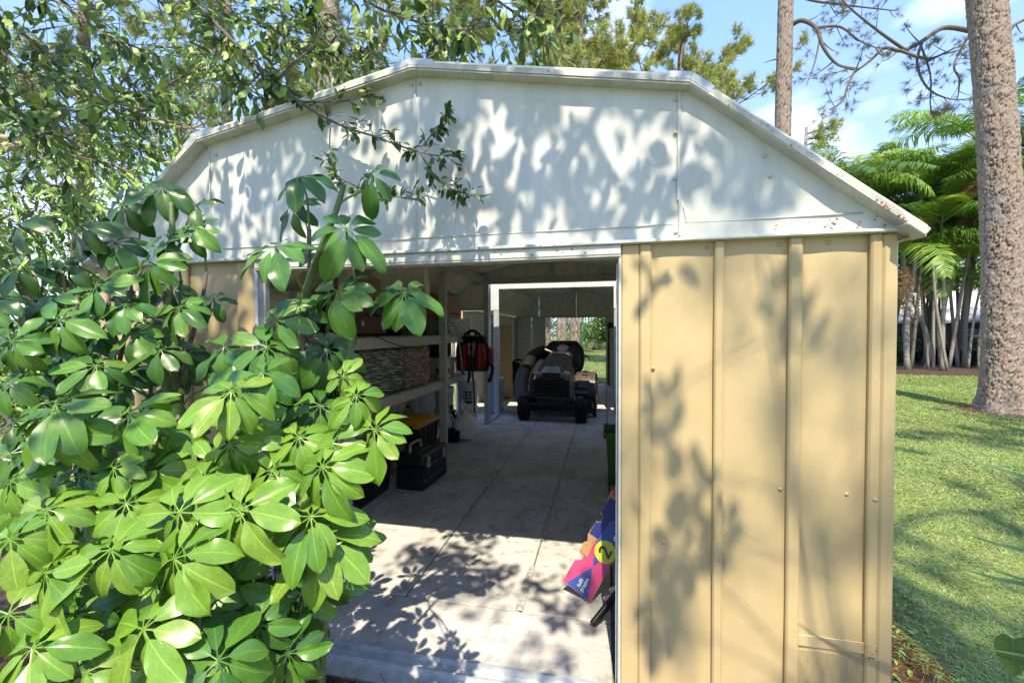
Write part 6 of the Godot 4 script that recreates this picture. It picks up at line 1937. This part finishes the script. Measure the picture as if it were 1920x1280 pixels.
func back_trees() -> void:
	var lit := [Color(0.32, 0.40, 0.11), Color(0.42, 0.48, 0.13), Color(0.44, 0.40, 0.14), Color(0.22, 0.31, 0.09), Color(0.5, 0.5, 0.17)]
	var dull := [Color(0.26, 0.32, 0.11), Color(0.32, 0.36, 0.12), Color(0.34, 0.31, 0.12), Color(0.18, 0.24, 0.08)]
	var f: Mesh = M.tuft_far
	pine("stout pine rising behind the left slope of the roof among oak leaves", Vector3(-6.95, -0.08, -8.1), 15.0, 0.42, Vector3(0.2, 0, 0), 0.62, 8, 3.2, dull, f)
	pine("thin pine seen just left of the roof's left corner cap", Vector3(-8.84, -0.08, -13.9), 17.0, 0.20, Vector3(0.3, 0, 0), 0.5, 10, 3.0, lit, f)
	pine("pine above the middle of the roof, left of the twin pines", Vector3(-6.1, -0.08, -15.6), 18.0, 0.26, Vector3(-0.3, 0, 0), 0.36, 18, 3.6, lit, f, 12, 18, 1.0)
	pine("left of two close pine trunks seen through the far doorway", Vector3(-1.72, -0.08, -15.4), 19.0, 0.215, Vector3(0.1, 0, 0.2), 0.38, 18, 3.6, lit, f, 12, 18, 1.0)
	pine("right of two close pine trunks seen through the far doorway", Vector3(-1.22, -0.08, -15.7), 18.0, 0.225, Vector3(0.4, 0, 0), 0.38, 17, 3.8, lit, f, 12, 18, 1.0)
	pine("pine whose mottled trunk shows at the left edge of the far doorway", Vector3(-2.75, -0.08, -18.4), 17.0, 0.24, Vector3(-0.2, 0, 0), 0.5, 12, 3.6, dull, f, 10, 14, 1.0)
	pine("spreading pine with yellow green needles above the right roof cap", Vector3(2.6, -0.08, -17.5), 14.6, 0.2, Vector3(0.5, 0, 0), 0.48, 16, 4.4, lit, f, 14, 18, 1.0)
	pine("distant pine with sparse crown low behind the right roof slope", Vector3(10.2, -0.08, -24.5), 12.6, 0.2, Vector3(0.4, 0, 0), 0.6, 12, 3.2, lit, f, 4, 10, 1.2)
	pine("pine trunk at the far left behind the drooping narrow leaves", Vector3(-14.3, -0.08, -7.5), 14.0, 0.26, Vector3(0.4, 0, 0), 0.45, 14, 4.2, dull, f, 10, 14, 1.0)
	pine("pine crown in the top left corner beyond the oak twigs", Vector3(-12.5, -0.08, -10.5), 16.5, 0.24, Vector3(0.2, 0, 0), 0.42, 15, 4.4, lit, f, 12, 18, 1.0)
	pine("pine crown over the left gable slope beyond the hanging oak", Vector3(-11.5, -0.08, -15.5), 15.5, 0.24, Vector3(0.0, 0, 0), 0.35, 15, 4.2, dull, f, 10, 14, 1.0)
	for e in [[Vector3(4.1, -0.08, 9.0), "first pine behind the photographer shading the lawn"], [Vector3(7.3, -0.08, 4.5), "second pine behind the photographer shading the lawn"], [Vector3(2.3, -0.08, 6.0), "third pine behind the photographer shading the tan wall"]]:
		pine(e[1], e[0], 17.0, 0.24, Vector3(0.2, 0, 0.3), 0.5, 8, 3.4, dull, f, 3, 8, 1.2)
	# narrow leaved tree at the left, its limbs reaching to the roof
	var at := Vector3(-7.5, -0.06, 0.6)
	var t := thing("narrow_leaved_tree", "broadleaf tree with narrow bright leaves left of the gable", "tree", at)
	var b := B.new(true)
	b.tube(smooth([Vector3(0, 0, 0), Vector3(0.1, 1.5, -0.1), Vector3(0.2, 3.2, -0.1), Vector3(0.5, 5.0, -0.3)]), taper(19, 0.17, 0.07), 12)
	put("trunk", b.done(), M.bark_fine, t)
	var leaf := leaflet_mesh(401, 0.2, 0.05, 0.2, 0.9, 0.25, 4, 7)
	var pale := surf(Color(0.40, 0.33, 0.24), 0.2, 0.8, Vector3(6, 6, 6), 71)
	var out := []
	for i in NARROW.size():
		var rel := []
		for p in NARROW[i]:
			rel.append(p - at)
		b = B.new(true)
		var pts := smooth(rel, 5)
		b.tube(pts, taper(pts.size(), [0.045, 0.02, 0.03, 0.012, 0.03, 0.02, 0.015, 0.015, 0.02][i], 0.006), 7)
		for w in dress(pts, out, 0.022, 0.09, 0.15, 0.55, 0.02):
			b.tube([w[0], w[1]], [0.004, 0.002], 4, false)
		put("limb", b.done(), pale if i in [0, 2] else M.twig, t)
		var s: Vector3 = rel[0]
		if i % 3:
			continue
		b = B.new(true)
		b.tube(bez(Vector3(0.2, 2.2 + 0.25 * i, -0.1), Vector3(0.8, 2.6 + 0.25 * i, -0.1), s + Vector3(-0.4, 0.1, 0), s, 8), taper(9, 0.05, 0.028), 7)
		put("limb", b.done(), pale, t)
	many("leaves", leaf, M.oak_tint, out, [Color(0.13, 0.25, 0.04), Color(0.2, 0.38, 0.05), Color(0.08, 0.15, 0.03), Color(0.3, 0.45, 0.06), Color(0.1, 0.2, 0.035), Color(0.09, 0.17, 0.03)], t)
	# shrubs and low trees that close the view
	var green := [Color(0.10, 0.19, 0.045), Color(0.16, 0.28, 0.05), Color(0.24, 0.36, 0.06), Color(0.07, 0.13, 0.035)]
	var sunny := [Color(0.30, 0.42, 0.07), Color(0.42, 0.50, 0.09), Color(0.2, 0.33, 0.06), Color(0.13, 0.22, 0.045)]
	bush("leafy shrub at the left edge seen under the narrow leaves", Vector3(-9.5, 0, -4.0), Vector3(2.4, 3.6, 1.6), 6000, 0.15, green)
	bush("sunny shrub far left behind the umbrella leaves", Vector3(-12.5, 0, -6.5), Vector3(3.2, 4.2, 2.0), 6500, 0.17, sunny)
	bush("bright shrub showing between the trunks in the far doorway", Vector3(-4.4, 0, -27.0), Vector3(2.6, 3.6, 2.0), 3000, 0.16, sunny)
	bush("green shrub behind the twin pines in the far doorway", Vector3(-2.2, 0, -31.0), Vector3(2.4, 3.4, 2.0), 2600, 0.18, green)
	bush("pale shrub at the right side of the far doorway view", Vector3(2.2, 0, -37.0), Vector3(3.0, 4.0, 2.0), 2600, 0.2, sunny)
	bush("dense shrub far behind the palmetto", Vector3(-1.5, 0, -45.0), Vector3(5.0, 5.5, 2.5), 3600, 0.25, green)
	for e in [[11.0, -31.0, 3.2, 4.6, 0], [15.5, -33.0, 3.6, 6.0, 1], [20.5, -34.0, 3.8, 6.4, 1], [26.0, -33.0, 4.2, 7.0, 0], [31.0, -30.0, 4.0, 7.5, 1], [23.0, -25.5, 2.6, 5.2, 1], [12.8, -25.5, 2.4, 5.0, 1], [27.5, -24.0, 2.8, 6.5, 0]]:
		bush("sunlit broadleaf %s behind the palm clump" % ["thicket farthest left", "thicket left of the middle", "thicket in the middle", "thicket right of the middle", "thicket farthest right", "bush beside the white building", "bush right of the big pine", "bush behind the shed corner"][[11.0, 15.5, 20.5, 26.0, 31.0, 23.0, 27.5, 12.8].find(e[0])], Vector3(e[0], 0, e[1]), Vector3(e[2], e[3], 1.8), 5200, 0.36, sunny if e[4] else green)

func bush(label: String, at: Vector3, rad: Vector3, n: int, leaf: float, cols: Array) -> void:
	var t := thing("leafy_bush", label, "bush", at, 0.0, "bushes closing the view")
	var b := B.new(true)
	for k in 6:
		var a := TAU * k / 6.0 + rand(0, 1)
		b.tube(bez(Vector3.ZERO, Vector3(0, rad.y * 0.4, 0), Vector3(cos(a) * rad.x * 0.4, rad.y * 0.7, sin(a) * rad.z * 0.4), Vector3(cos(a) * rad.x * 0.6, rad.y * 1.2, sin(a) * rad.z * 0.6), 6), taper(7, 0.07, 0.02), 6)
	put("stems", b.done(), M.twig, t)
	var clumps := []
	for k in 26:
		var d := rdir()
		clumps.append([Vector3(d.x * rad.x, rad.y * (0.85 + 0.75 * d.y), d.z * rad.z) * pow(rng.randf(), 0.3) * Vector3(1, 1, 1), rand(0.22, 0.45)])
	var xs := []
	for k in n:
		var c: Array = clumps[rng.randi() % clumps.size()]
		var o: Vector3 = c[0] + rdir() * c[1] * pow(rng.randf(), 0.4) * maxf(rad.x, rad.y) * 0.6
		if o.y < 0.02:
			o.y = rand(0.02, 0.5)
		xs.append(Transform3D(aim(rdir(), Vector3(0, 1, 0.3) + rdir() * 0.5, leaf * rand(0.7, 1.4)), o))
	many("foliage", M.oak_leaf, M.oak_tint, xs, cols, t)

# pinnate frond growing along +y, arching over towards -z
func frond_mesh(sd: int, len: float, pairs: int) -> ArrayMesh:
	var r := RandomNumberGenerator.new()
	r.seed = sd
	var b := B.new()
	var rach := []
	var arch := r.randf_range(1.15, 1.95)
	for k in 15:
		var s := k / 14.0
		var a := 0.35 + arch * s
		var prev: Vector3 = rach[k - 1] if k else Vector3.ZERO
		rach.append(prev + (Vector3(0, cos(a), -sin(a)) * len / 14.0 if k else Vector3.ZERO))
	b.tube(rach, taper(15, 0.022, 0.005), 5, false)
	for k in pairs:
		var s := lerpf(0.12, 1.0, (k + 0.5) / pairs)
		var fi := s * 14.0
		var i := mini(int(fi), 13)
		var o: Vector3 = rach[i].lerp(rach[i + 1], fi - i)
		var d: Vector3 = (rach[i + 1] - rach[i]).normalized()
		var nrm := d.cross(Vector3.RIGHT).normalized()
		for sg in [-1.0, 1.0]:
			var l := len * 0.28 * sin(PI * clampf(0.12 + s * 0.82, 0, 1)) * r.randf_range(0.85, 1.1)
			var e: Vector3 = (Vector3.RIGHT * sg * 0.85 + d * r.randf_range(0.35, 0.7) + nrm * r.randf_range(-0.35, 0.15)).normalized()
			var w := d * 0.024
			var m: Vector3 = o + e * l * 0.55 + Vector3(0, -0.1 * l, 0)
			var tip: Vector3 = o + e * l + Vector3(0, -0.5 * l, 0)
			b.quad(o - w * 0.5, o + w * 0.5, m + w, m - w)
			b.tri(m - w, m + w, tip)
	return b.done()

func palms() -> void:
	var fr := []
	for k in 5:
		fr.append(frond_mesh(500 + k, 3.3, 58))
	var mats := [leaf_mat(Color(0.115, 0.225, 0.035), 0.42, 0.45), leaf_mat(Color(0.17, 0.30, 0.045), 0.42, 0.5), leaf_mat(Color(0.26, 0.37, 0.055), 0.45, 0.5), leaf_mat(Color(0.065, 0.155, 0.035), 0.4, 0.35)]
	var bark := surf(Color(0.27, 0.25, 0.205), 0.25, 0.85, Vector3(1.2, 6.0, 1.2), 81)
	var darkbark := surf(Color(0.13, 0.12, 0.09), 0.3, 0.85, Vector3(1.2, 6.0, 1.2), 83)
	var spots := [
		[12.1, -18.7, 0.5, 8.3, 0.13, "pale palm stem leaning right beside the shed corner"], [12.9, -19.0, -0.9, 5.2, 0.10, "short thin palm leaning left next to the shed corner"],
		[13.1, -18.4, 0.1, 6.6, 0.11, "straight slim palm second from the shed corner"], [13.9, -19.6, 0.8, 9.2, 0.13, "palm with a curved pale stem in the left half of the clump"],
		[14.4, -21.5, -0.3, 7.0, 0.12, "shaded palm deep in the left half of the clump"], [15.2, -20.4, 0.2, 8.6, 0.13, "palm stem left of the black tub"],
		[15.6, -22.8, -0.6, 6.2, 0.12, "palm behind the black tub leaning left"], [16.5, -22.4, 0.5, 9.6, 0.14, "tall palm behind the black tub"],
		[15.5, -17.8, -1.9, 10.2, 0.13, "tall dark stemmed palm in the middle of the clump"], [15.9, -17.7, -0.5, 7.4, 0.11, "pale palm close beside the tall dark stem"],
		[17.6, -20.5, -0.9, 8.0, 0.13, "palm right of the middle, leaning left"], [18.6, -19.0, -2.4, 8.8, 0.14, "palm with a strongly bent white stem left of the big pine"],
		[18.9, -20.8, 0.3, 9.4, 0.13, "palm half behind the big pine trunk"], [20.0, -21.5, 0.6, 9.8, 0.14, "palm right of the big pine trunk"],
		[21.3, -20.0, -0.4, 8.5, 0.13, "palm at the right edge beyond the big pine"], [17.0, -24.5, 0.3, 7.8, 0.12, "rear palm in the shade behind the tub"],
		[14.6, -24.0, 0.5, 8.4, 0.12, "rear palm left of the white building"], [13.0, -22.5, 0.2, 9.0, 0.12, "rear palm nearest the shed roof corner"],
		[19.4, -24.0, -0.5, 8.8, 0.12, "rear palm behind the bent white stem"], [22.6, -23.0, 0.0, 10.0, 0.13, "rear palm at the far right"],
		[9.0, -17.5, 0.2, 8.2, 0.12, "palm crown showing just over the right roof slope"], [10.3, -19.5, -0.2, 8.8, 0.12, "palm crown between the roof slope and the shed corner"], [9.6, -22.5, 0.3, 9.4, 0.12, "far palm crown low behind the roof slope"],
		[11.4, -21.0, 0.3, 8.8, 0.12, "palm mostly hidden behind the shed corner"],
		[12.2, -20.5, 0.4, 4.6, 0.10, "low young palm near the shed corner in the clump"], [13.6, -21.0, -0.3, 4.0, 0.09, "low young palm left of the white roof"],
		[14.9, -19.2, 0.3, 5.6, 0.10, "mid height palm in front of the white roof"], [16.6, -19.2, -0.3, 4.8, 0.10, "low palm right of the tall dark stem"],
		[17.6, -18.2, 0.2, 6.2, 0.11, "mid height palm just left of the big pine"], [19.4, -18.5, 0.2, 5.4, 0.10, "mid height palm beyond the big pine at the right edge"],
		[16.2, -24.5, 0.2, 5.6, 0.10, "mid height palm behind the tub in the shade"], [18.2, -22.5, -0.2, 6.4, 0.11, "mid height palm behind the bent stem"], [14.0, -23.0, 0.3, 6.0, 0.11, "mid height rear palm left of the tub"], [21.5, -22.5, 0.2, 6.4, 0.11, "mid height rear palm at the right edge"]]
	for s in spots:
		var t := thing("palm_tree", s[5], "palm", Vector3(s[0], -0.06, s[1]), 0.0, "palms in the shaded clump")
		var h: float = s[3] * 0.78
		var l: float = s[2]
		var pts := bez(Vector3.ZERO, Vector3(-l * 0.5, h * 0.35, 0), Vector3(l * 0.6, h * 0.6, 0), Vector3(l, h, rand(-0.4, 0.4)), 14)
		s[4] *= 0.74
		var rr := taper(15, s[4], s[4] * 0.62)
		rr[0] = s[4] * 1.5
		var b := B.new(true)
		b.tube(pts, rr, 10)
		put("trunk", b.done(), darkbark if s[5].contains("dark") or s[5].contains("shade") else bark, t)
		for extra in (2 if h > 4.2 else 1):
			var q := Vector3(rand(-0.3, 0.3), 0, rand(-0.3, 0.3))
			var ln := rand(-0.6, 0.6)
			b = B.new(true)
			b.tube(bez(q, q + Vector3(ln * 0.5, h * 0.3, 0), q + Vector3(ln, h * 0.6, 0), q + Vector3(ln * 1.1, h * 0.85, rand(-0.5, 0.5)), 10), taper(11, s[4] * 0.7, s[4] * 0.5), 8)
			put("trunk", b.done(), bark if rng.randf() < 0.6 else darkbark, t)
		var top: Vector3 = pts[14]
		b = B.new(true)
		b.tube([top, top + Vector3(0, 0.5, 0), top + Vector3(0, 0.95, 0)], [s[4] * 0.62, s[4] * 0.75, 0.03], 10)
		put("crown_shaft", b.done(), M.green_stem, t)
		var n := 13
		for k in 2:
			put("dead_frond", fr[k], M.card, t, Transform3D(Basis(Vector3.UP, rng.randf() * TAU) * Basis(Vector3.RIGHT, -2.0) * Basis.from_scale(Vector3.ONE * 0.55), top + Vector3(0, 0.35, 0)))
		for k in n:
			var az := TAU * k / n + rand(-0.3, 0.3)
			var tilt := rand(-0.25, 0.7)
			var X := Transform3D(Basis(Vector3.UP, az) * Basis(Vector3.RIGHT, -tilt) * Basis.from_scale(Vector3.ONE * rand(0.8, 1.12)), top + Vector3(0, 0.75, 0))
			put("frond", fr[rng.randi() % 5], mats[rng.randi() % 4], t, X)
	# what stands among and behind the stems
	var t2 := thing("plant_tub", "wide black plastic tub on the ground among the palm stems", "tub", Vector3(15.9, -0.05, -22.0))
	var b2 := B.new(true)
	b2.lathe([Vector2(0, 0), Vector2(0.62, 0), Vector2(0.72, 0.62), Vector2(0.78, 0.66), Vector2(0.78, 0.74), Vector2(0.70, 0.74), Vector2(0.66, 0.6), Vector2(0, 0.6)], 26)
	put("tub", b2.done(), M.black, t2)
	t2 = thing("white_building", "low white building with a pale roof glimpsed between the palm stems", "building", Vector3(19.0, 0, -30.0), -0.35)
	var w := mat(0.62, 0.62, 0.58, 0.7)
	b2 = B.new()
	b2.box(Vector3(0, 1.0, -2.5), Vector3(10, 2.1, 5))
	put("wall", b2.done(), M.dusty, t2)
	b2 = B.new()
	b2.slab(PackedVector2Array([Vector2(-0.6, 0), Vector2(2.5, 1.9), Vector2(5.6, 0), Vector2(5.6, 0.15), Vector2(2.5, 2.1), Vector2(-0.6, 0.15)]), 10.8, Transform3D(Basis(Vector3(0, 0, -1), Vector3.UP, Vector3(1, 0, 0)), Vector3(-5.4, 2.0, 0)))
	put("roof", b2.done(), w, t2)
	for x in [-3.0, 0.0, 3.0]:
		b2 = B.new()
		b2.box(Vector3(x, 1.1, 0.01), Vector3(1.2, 1.1, 0.06))
		put("window", b2.done(), M.dark_glass, t2)
	t2 = thing("rail_fence", "white three rail fence beyond the palms at the right", "fence", Vector3(21.5, 0, -25.5))
	for k in 5:
		b2 = B.new()
		b2.box(Vector3(-3.0 + 1.6 * k, 0.65, 0), Vector3(0.12, 1.4, 0.12), Basis.IDENTITY, 0.01)
		put("post", b2.done(), w, t2)
	for y in [0.45, 0.85, 1.25]:
		b2 = B.new()
		b2.box(Vector3(0.2, y, 0.08), Vector3(6.6, 0.13, 0.04), Basis.IDENTITY, 0.005)
		put("rail", b2.done(), w, t2)
	# palmetto seen through both sheds
	t2 = thing("palmetto_bush", "rounded fan palmetto at the end of the lawn seen through the far doorway", "palmetto", Vector3(0.1, -0.05, -37.0))
	b2 = B.new()
	for k in 15:
		var a := lerpf(-1.5, 1.5, k / 14.0)
		var d := Vector3(sin(a), cos(a), 0)
		var s := d.cross(Vector3.BACK) * 0.03
		b2.tri(Vector3.ZERO - s, Vector3.ZERO + s, d * 0.85 + Vector3(0, 0, -0.1))
		b2.tri(d * 0.35 - s * 1.4, d * 0.35 + s * 1.4, d * 0.85 + Vector3(0, 0, -0.1))
	var fan := b2.done()
	var xs := []
	for k in 420:
		var d := rdir()
		d.y = absf(d.y)
		var o := Vector3(d.x * 1.9, 0.3 + d.y * 2.3, d.z * 1.5) * pow(rng.randf(), 0.35)
		xs.append(Transform3D(aim(d + Vector3(0, 0.3, 0) + rdir() * 0.3, rdir(), rand(0.7, 1.2)), o))
	many("fronds", fan, M.oak_tint, xs, [Color(0.03, 0.10, 0.025), Color(0.05, 0.15, 0.03), Color(0.02, 0.07, 0.02), Color(0.10, 0.17, 0.05)], t2)
	b2 = B.new(true)
	b2.tube([Vector3(0, 0, 0), Vector3(0.1, 1.2, 0)], [0.18, 0.12], 10)
	put("stem", b2.done(), M.bark_fine, t2)
	xs = []
	for k in 90:
		var o := Vector3(rand(-3.2, 3.4), rand(0, 0.35), rand(1.2, 2.4))
		xs.append(Transform3D(aim(Vector3(rand(-0.7, 0.7), 1, rand(-0.5, 0.5)), rdir(), rand(0.5, 0.9)), o))
	many("grass_clumps", fan, M.oak_tint, xs, [Color(0.16, 0.2, 0.12), Color(0.10, 0.14, 0.07), Color(0.22, 0.22, 0.12)], t2)

func garden() -> void:
	# lawn blades, thick near the camera and thinner far off
	var b := B.new()
	var r := RandomNumberGenerator.new()
	r.seed = 31
	for k in 9:
		var a := r.randf() * TAU
		var o := Vector3(r.randf_range(-0.6, 0.6), 0, r.randf_range(-0.6, 0.6))
		var d := Vector3(cos(a), 0, sin(a))
		var s := Vector3(-d.z, 0, d.x) * 0.04
		var m := o + Vector3(0, r.randf_range(0.45, 0.75), 0) + d * 0.2
		b.quad(o - s, o + s, m + s * 0.8, m - s * 0.8)
		b.tri(m - s * 0.8, m + s * 0.8, m + d * r.randf_range(0.35, 0.8) + Vector3(0, r.randf_range(-0.1, 0.3), 0))
	var tuft := b.done()
	var gm := leaf_mat(Color(1, 1, 1), 0.6, 0.35, null, true)
	var gcol := [Color(0.19, 0.30, 0.062), Color(0.26, 0.37, 0.08), Color(0.35, 0.43, 0.12), Color(0.13, 0.23, 0.048), Color(0.42, 0.42, 0.19), Color(0.22, 0.33, 0.066)]
	var xs := []
	var eye := Vector3(0, 0, 1.85)
	while xs.size() < 64000:
		var a := deg_to_rad(rand(26.0, 41.0))
		var d := 2.0 * exp(rng.randf() * 2.35)
		var p := eye + Vector3(sin(a), 0, -cos(a)) * d
		if p.x < 1.06 or (p.x < 1.62 + 0.07 * sin(p.z * 2.3) + rand(-0.05, 0.08) and p.z > -7.0) or (p.z < -15.4 and rng.randf() < 0.9):
			continue
		if Vector2(p.x - 7.45, p.z + 8.15).length() < 0.75 + rand(-0.2, 0.3):
			continue
		var wild := sin(p.x * 1.7 + 2.0 * sin(p.z * 0.9)) + sin(p.z * 2.3 + p.x)
		if wild < -1.1 and rng.randf() < 0.6:
			continue
		var s := rand(0.028, 0.055) * (1.0 + d * 0.06) * (1.0 + 0.25 * wild * 0.5)
		xs.append(Transform3D(Basis(Vector3.UP, rng.randf() * TAU) * Basis.from_scale(Vector3(s * 1.5, s, s * 1.5)), Vector3(p.x, -0.062, p.z)))
	for k in 9000:
		var a := deg_to_rad(rand(-9.0, 3.0))
		var d := 13.2 * exp(rng.randf() * 1.15)
		var p := eye + Vector3(sin(a), 0, -cos(a)) * d
		var s := rand(0.05, 0.1)
		xs.append(Transform3D(Basis(Vector3.UP, rng.randf() * TAU) * Basis.from_scale(Vector3(s * 2.0, s, s * 2.0)), Vector3(p.x, -0.062, p.z)))
	var g := many("lawn_grass", tuft, gm, xs, gcol)
	g.set_meta("label", "short mown lawn grass beside and behind the shed")
	# pine straw over the bed
	b = B.new()
	b.tri(Vector3(-0.5, 0, -0.006), Vector3(-0.5, 0, 0.006), Vector3(0.5, 0.0, 0.0))
	b.tri(Vector3(-0.5, 0.006, 0), Vector3(-0.5, -0.006, 0), Vector3(0.5, 0.0, 0.0))
	var needle := b.done()
	xs = []
	for k in 8000:
		var p := Vector3(rand(1.02, 1.75), 0, rand(-2.6, 1.2)) if k % 3 else Vector3(rand(-1.6, 1.1), 0, rand(0.14, 1.0))
		xs.append(Transform3D(Basis(Vector3.UP, rng.randf() * TAU) * Basis(Vector3.BACK, rand(-0.2, 0.2)) * Basis.from_scale(Vector3.ONE * rand(0.12, 0.24)), p + Vector3(0, rand(-0.034, -0.008), 0)))
	g = many("pine_straw", needle, leaf_mat(Color(1, 1, 1), 0.8, 0.1, null, true), xs, [Color(0.20, 0.09, 0.035), Color(0.28, 0.15, 0.06), Color(0.13, 0.06, 0.025), Color(0.32, 0.2, 0.09)])
	g.set_meta("label", "reddish brown pine straw strewn over the bed")
	# fallen needles and bare sandy straw on the lawn and round the pine foot
	xs = []
	for k in 5200:
		var p := Vector3.ZERO
		if k % 2:
			var a := rng.randf() * TAU
			p = Vector3(7.4, 0, -8.15) + Vector3(cos(a), 0, sin(a)) * (0.32 + 0.9 * pow(rng.randf(), 1.6))
		else:
			var a := deg_to_rad(rand(27.0, 41.0))
			p = eye + Vector3(sin(a), 0, -cos(a)) * (2.3 * exp(rng.randf() * 1.9))
			if p.x < 1.2:
				continue
		xs.append(Transform3D(Basis(Vector3.UP, rng.randf() * TAU) * Basis(Vector3.BACK, rand(-0.25, 0.25)) * Basis.from_scale(Vector3.ONE * rand(0.12, 0.22)), p + Vector3(0, rand(-0.045, 0.0), 0)))
	g = many("fallen_needles", needle, leaf_mat(Color(1, 1, 1), 0.8, 0.1, null, true), xs, [Color(0.36, 0.2, 0.09), Color(0.42, 0.28, 0.13), Color(0.26, 0.14, 0.06)])
	g.set_meta("label", "brown fallen pine needles on the lawn and round the big pine's foot")
	b = B.new(true)
	b.grid(24, 3, func(u, v):
		var a: float = u * TAU
		var r2: float = lerpf(0.1, 0.75 + 0.2 * sin(a * 3.0) + 0.12 * sin(a * 7.0), v)
		return Vector3(7.45 + cos(a) * r2, -0.052 + 0.03 * (1.0 - v), -8.15 - sin(a) * r2))
	struct("bare_soil", b.done(), M.soil, "bare sandy soil round the foot of the big pine")
	# low weeds in the bed
	xs = []
	for k in 70:
		var c := Vector3(rand(1.1, 1.75), -0.045, rand(-1.6, 0.75))
		for m in rng.randi_range(8, 22):
			var o := c + Vector3(rng.randfn() * 0.06, rand(0.0, 0.06), rng.randfn() * 0.06)
			xs.append(Transform3D(aim(Vector3(rng.randfn(), 0.5, rng.randfn()), Vector3.UP, rand(0.02, 0.045)), o))
	g = many("ground_cover", M.leaflets[0], M.oak_tint, xs, [Color(0.10, 0.22, 0.045), Color(0.16, 0.31, 0.055), Color(0.26, 0.38, 0.07), Color(0.07, 0.16, 0.045)])
	g.set_meta("label", "small leafy weeds growing through the pine straw")
	# strap leaved plant reaching in from the right
	var t := thing("strap_leaved_plant", "spiky plant with long pale green blades reaching in from the right edge", "plant", Vector3(1.62, -0.05, 0.72))
	var bm := leaf_mat(Color(0.10, 0.18, 0.055), 0.45, 0.4)
	var base := Vector3(0, 0.3, 0)
	for tip in [Vector3(0.80, 1.26, 0.60), Vector3(0.82, 1.06, 0.62), Vector3(0.84, 0.96, 0.60), Vector3(0.88, 0.80, 0.66), Vector3(0.90, 0.92, 0.70), Vector3(0.93, 1.12, 0.72), Vector3(1.25, 1.25, 0.45), Vector3(0.86, 0.99, 0.66), Vector3(2.4, 1.2, 0.7), Vector3(1.9, 1.3, 0.2), Vector3(1.45, 0.95, 0.15)]:
		var e: Vector3 = tip - t.position
		var pts := bez(base, base + Vector3(e.x * 0.25, e.y * 0.9, e.z * 0.3), base.lerp(e, 0.62) + Vector3(0, 0.17, 0), e, 12)
		b = B.new(true)
		var side := (e - base).cross(Vector3.UP).normalized()
		if side.z > 0.0:
			side = -side
		var across := (side * 0.85 + Vector3.UP * 0.5).normalized()
		b.grid(4, 12, func(u, v):
			var p: Vector3 = pts[int(round(v * 12))]
			var q: float = (u - 0.5) * 2.0
			var w: float = 0.019 * (1.0 - pow(v, 2.2)) + 0.001
			return p + across * q * w + Vector3(0, absf(q) * w * 0.5, 0))
		put("blade", b.done(), bm, t)
	# undergrowth among the palm stems
	for k in 7:
		bush(["low undergrowth at the left end of the palm clump", "second low undergrowth from the shed in the palm clump", "low undergrowth left of the black tub", "low undergrowth behind the black tub", "low undergrowth right of the black tub", "low undergrowth beside the big pine trunk", "low undergrowth right of the big pine"][k], Vector3(12.6 + 1.6 * k, 0, -23.6 - 0.8 * (k % 3)), Vector3(1.1, 0.8, 0.8), 900, 0.2, [Color(0.05, 0.10, 0.03), Color(0.09, 0.17, 0.04), Color(0.2, 0.28, 0.05)])
	# single vine with heart shaped leaves low at the right edge
	t = thing("heart_leaved_vine", "vine with a heart shaped leaf low in the right corner", "vine", Vector3(1.35, -0.05, 0.62))
	b = B.new(true)
	b.tube(smooth([Vector3(0, 0, 0), Vector3(-0.1, 0.4, -0.02), Vector3(-0.28, 0.72, 0.0), Vector3(-0.40, 0.84, 0.02)]), 0.003, 6)
	put("stem", b.done(), M.green_stem, t)
	var hm := leaf_mat(Color(0.075, 0.18, 0.035), 0.4, 0.4, leaf_print(0.4, 5))
	for e in [[Vector3(-0.42, 0.87, 0.02), 0.085, Vector3(-0.1, -1, 0.15)], [Vector3(-0.2, 0.5, 0.02), 0.06, Vector3(-0.6, -0.4, 0.3)], [Vector3(-0.05, 0.3, 0.05), 0.06, Vector3(0.4, 0.2, 0.5)]]:
		b = B.new(true)
		b.grid(8, 10, func(u, v):
			var q: float = (u - 0.5) * 2.0
			var w: float = 0.5 * pow(sin(PI * pow(clampf(v * 0.97 + 0.03, 0, 1), 0.55)), 0.8)
			return Vector3(q * w, v - 0.12 * absf(q) * (1.0 - v), 0.12 * absf(q) * w))
		put("leaf", b.done(), hm, t, Transform3D(aim(e[2], Vector3(0.1, 0.5, 1), e[1]), e[0]))
	# low leafy sprig beside it
	t = thing("leafy_sprig", "upright sprig of small pointed leaves at the right edge above the bed", "plant", Vector3(1.75, -0.05, 0.2))
	b = B.new(true)
	b.tube([Vector3.ZERO, Vector3(-0.03, 0.25, 0), Vector3(-0.06, 0.45, 0.02)], 0.004, 6)
	put("stem", b.done(), M.green_stem, t)
	for k in 14:
		var a := k * 2.4
		put("leaf", M.leaflets[k % 9], M.leaf_tones[1][k % 3], t, Transform3D(aim(Vector3(cos(a), 0.4, sin(a)), Vector3.UP, 0.09), Vector3(-0.004 * k, 0.06 + 0.028 * k, 0)))
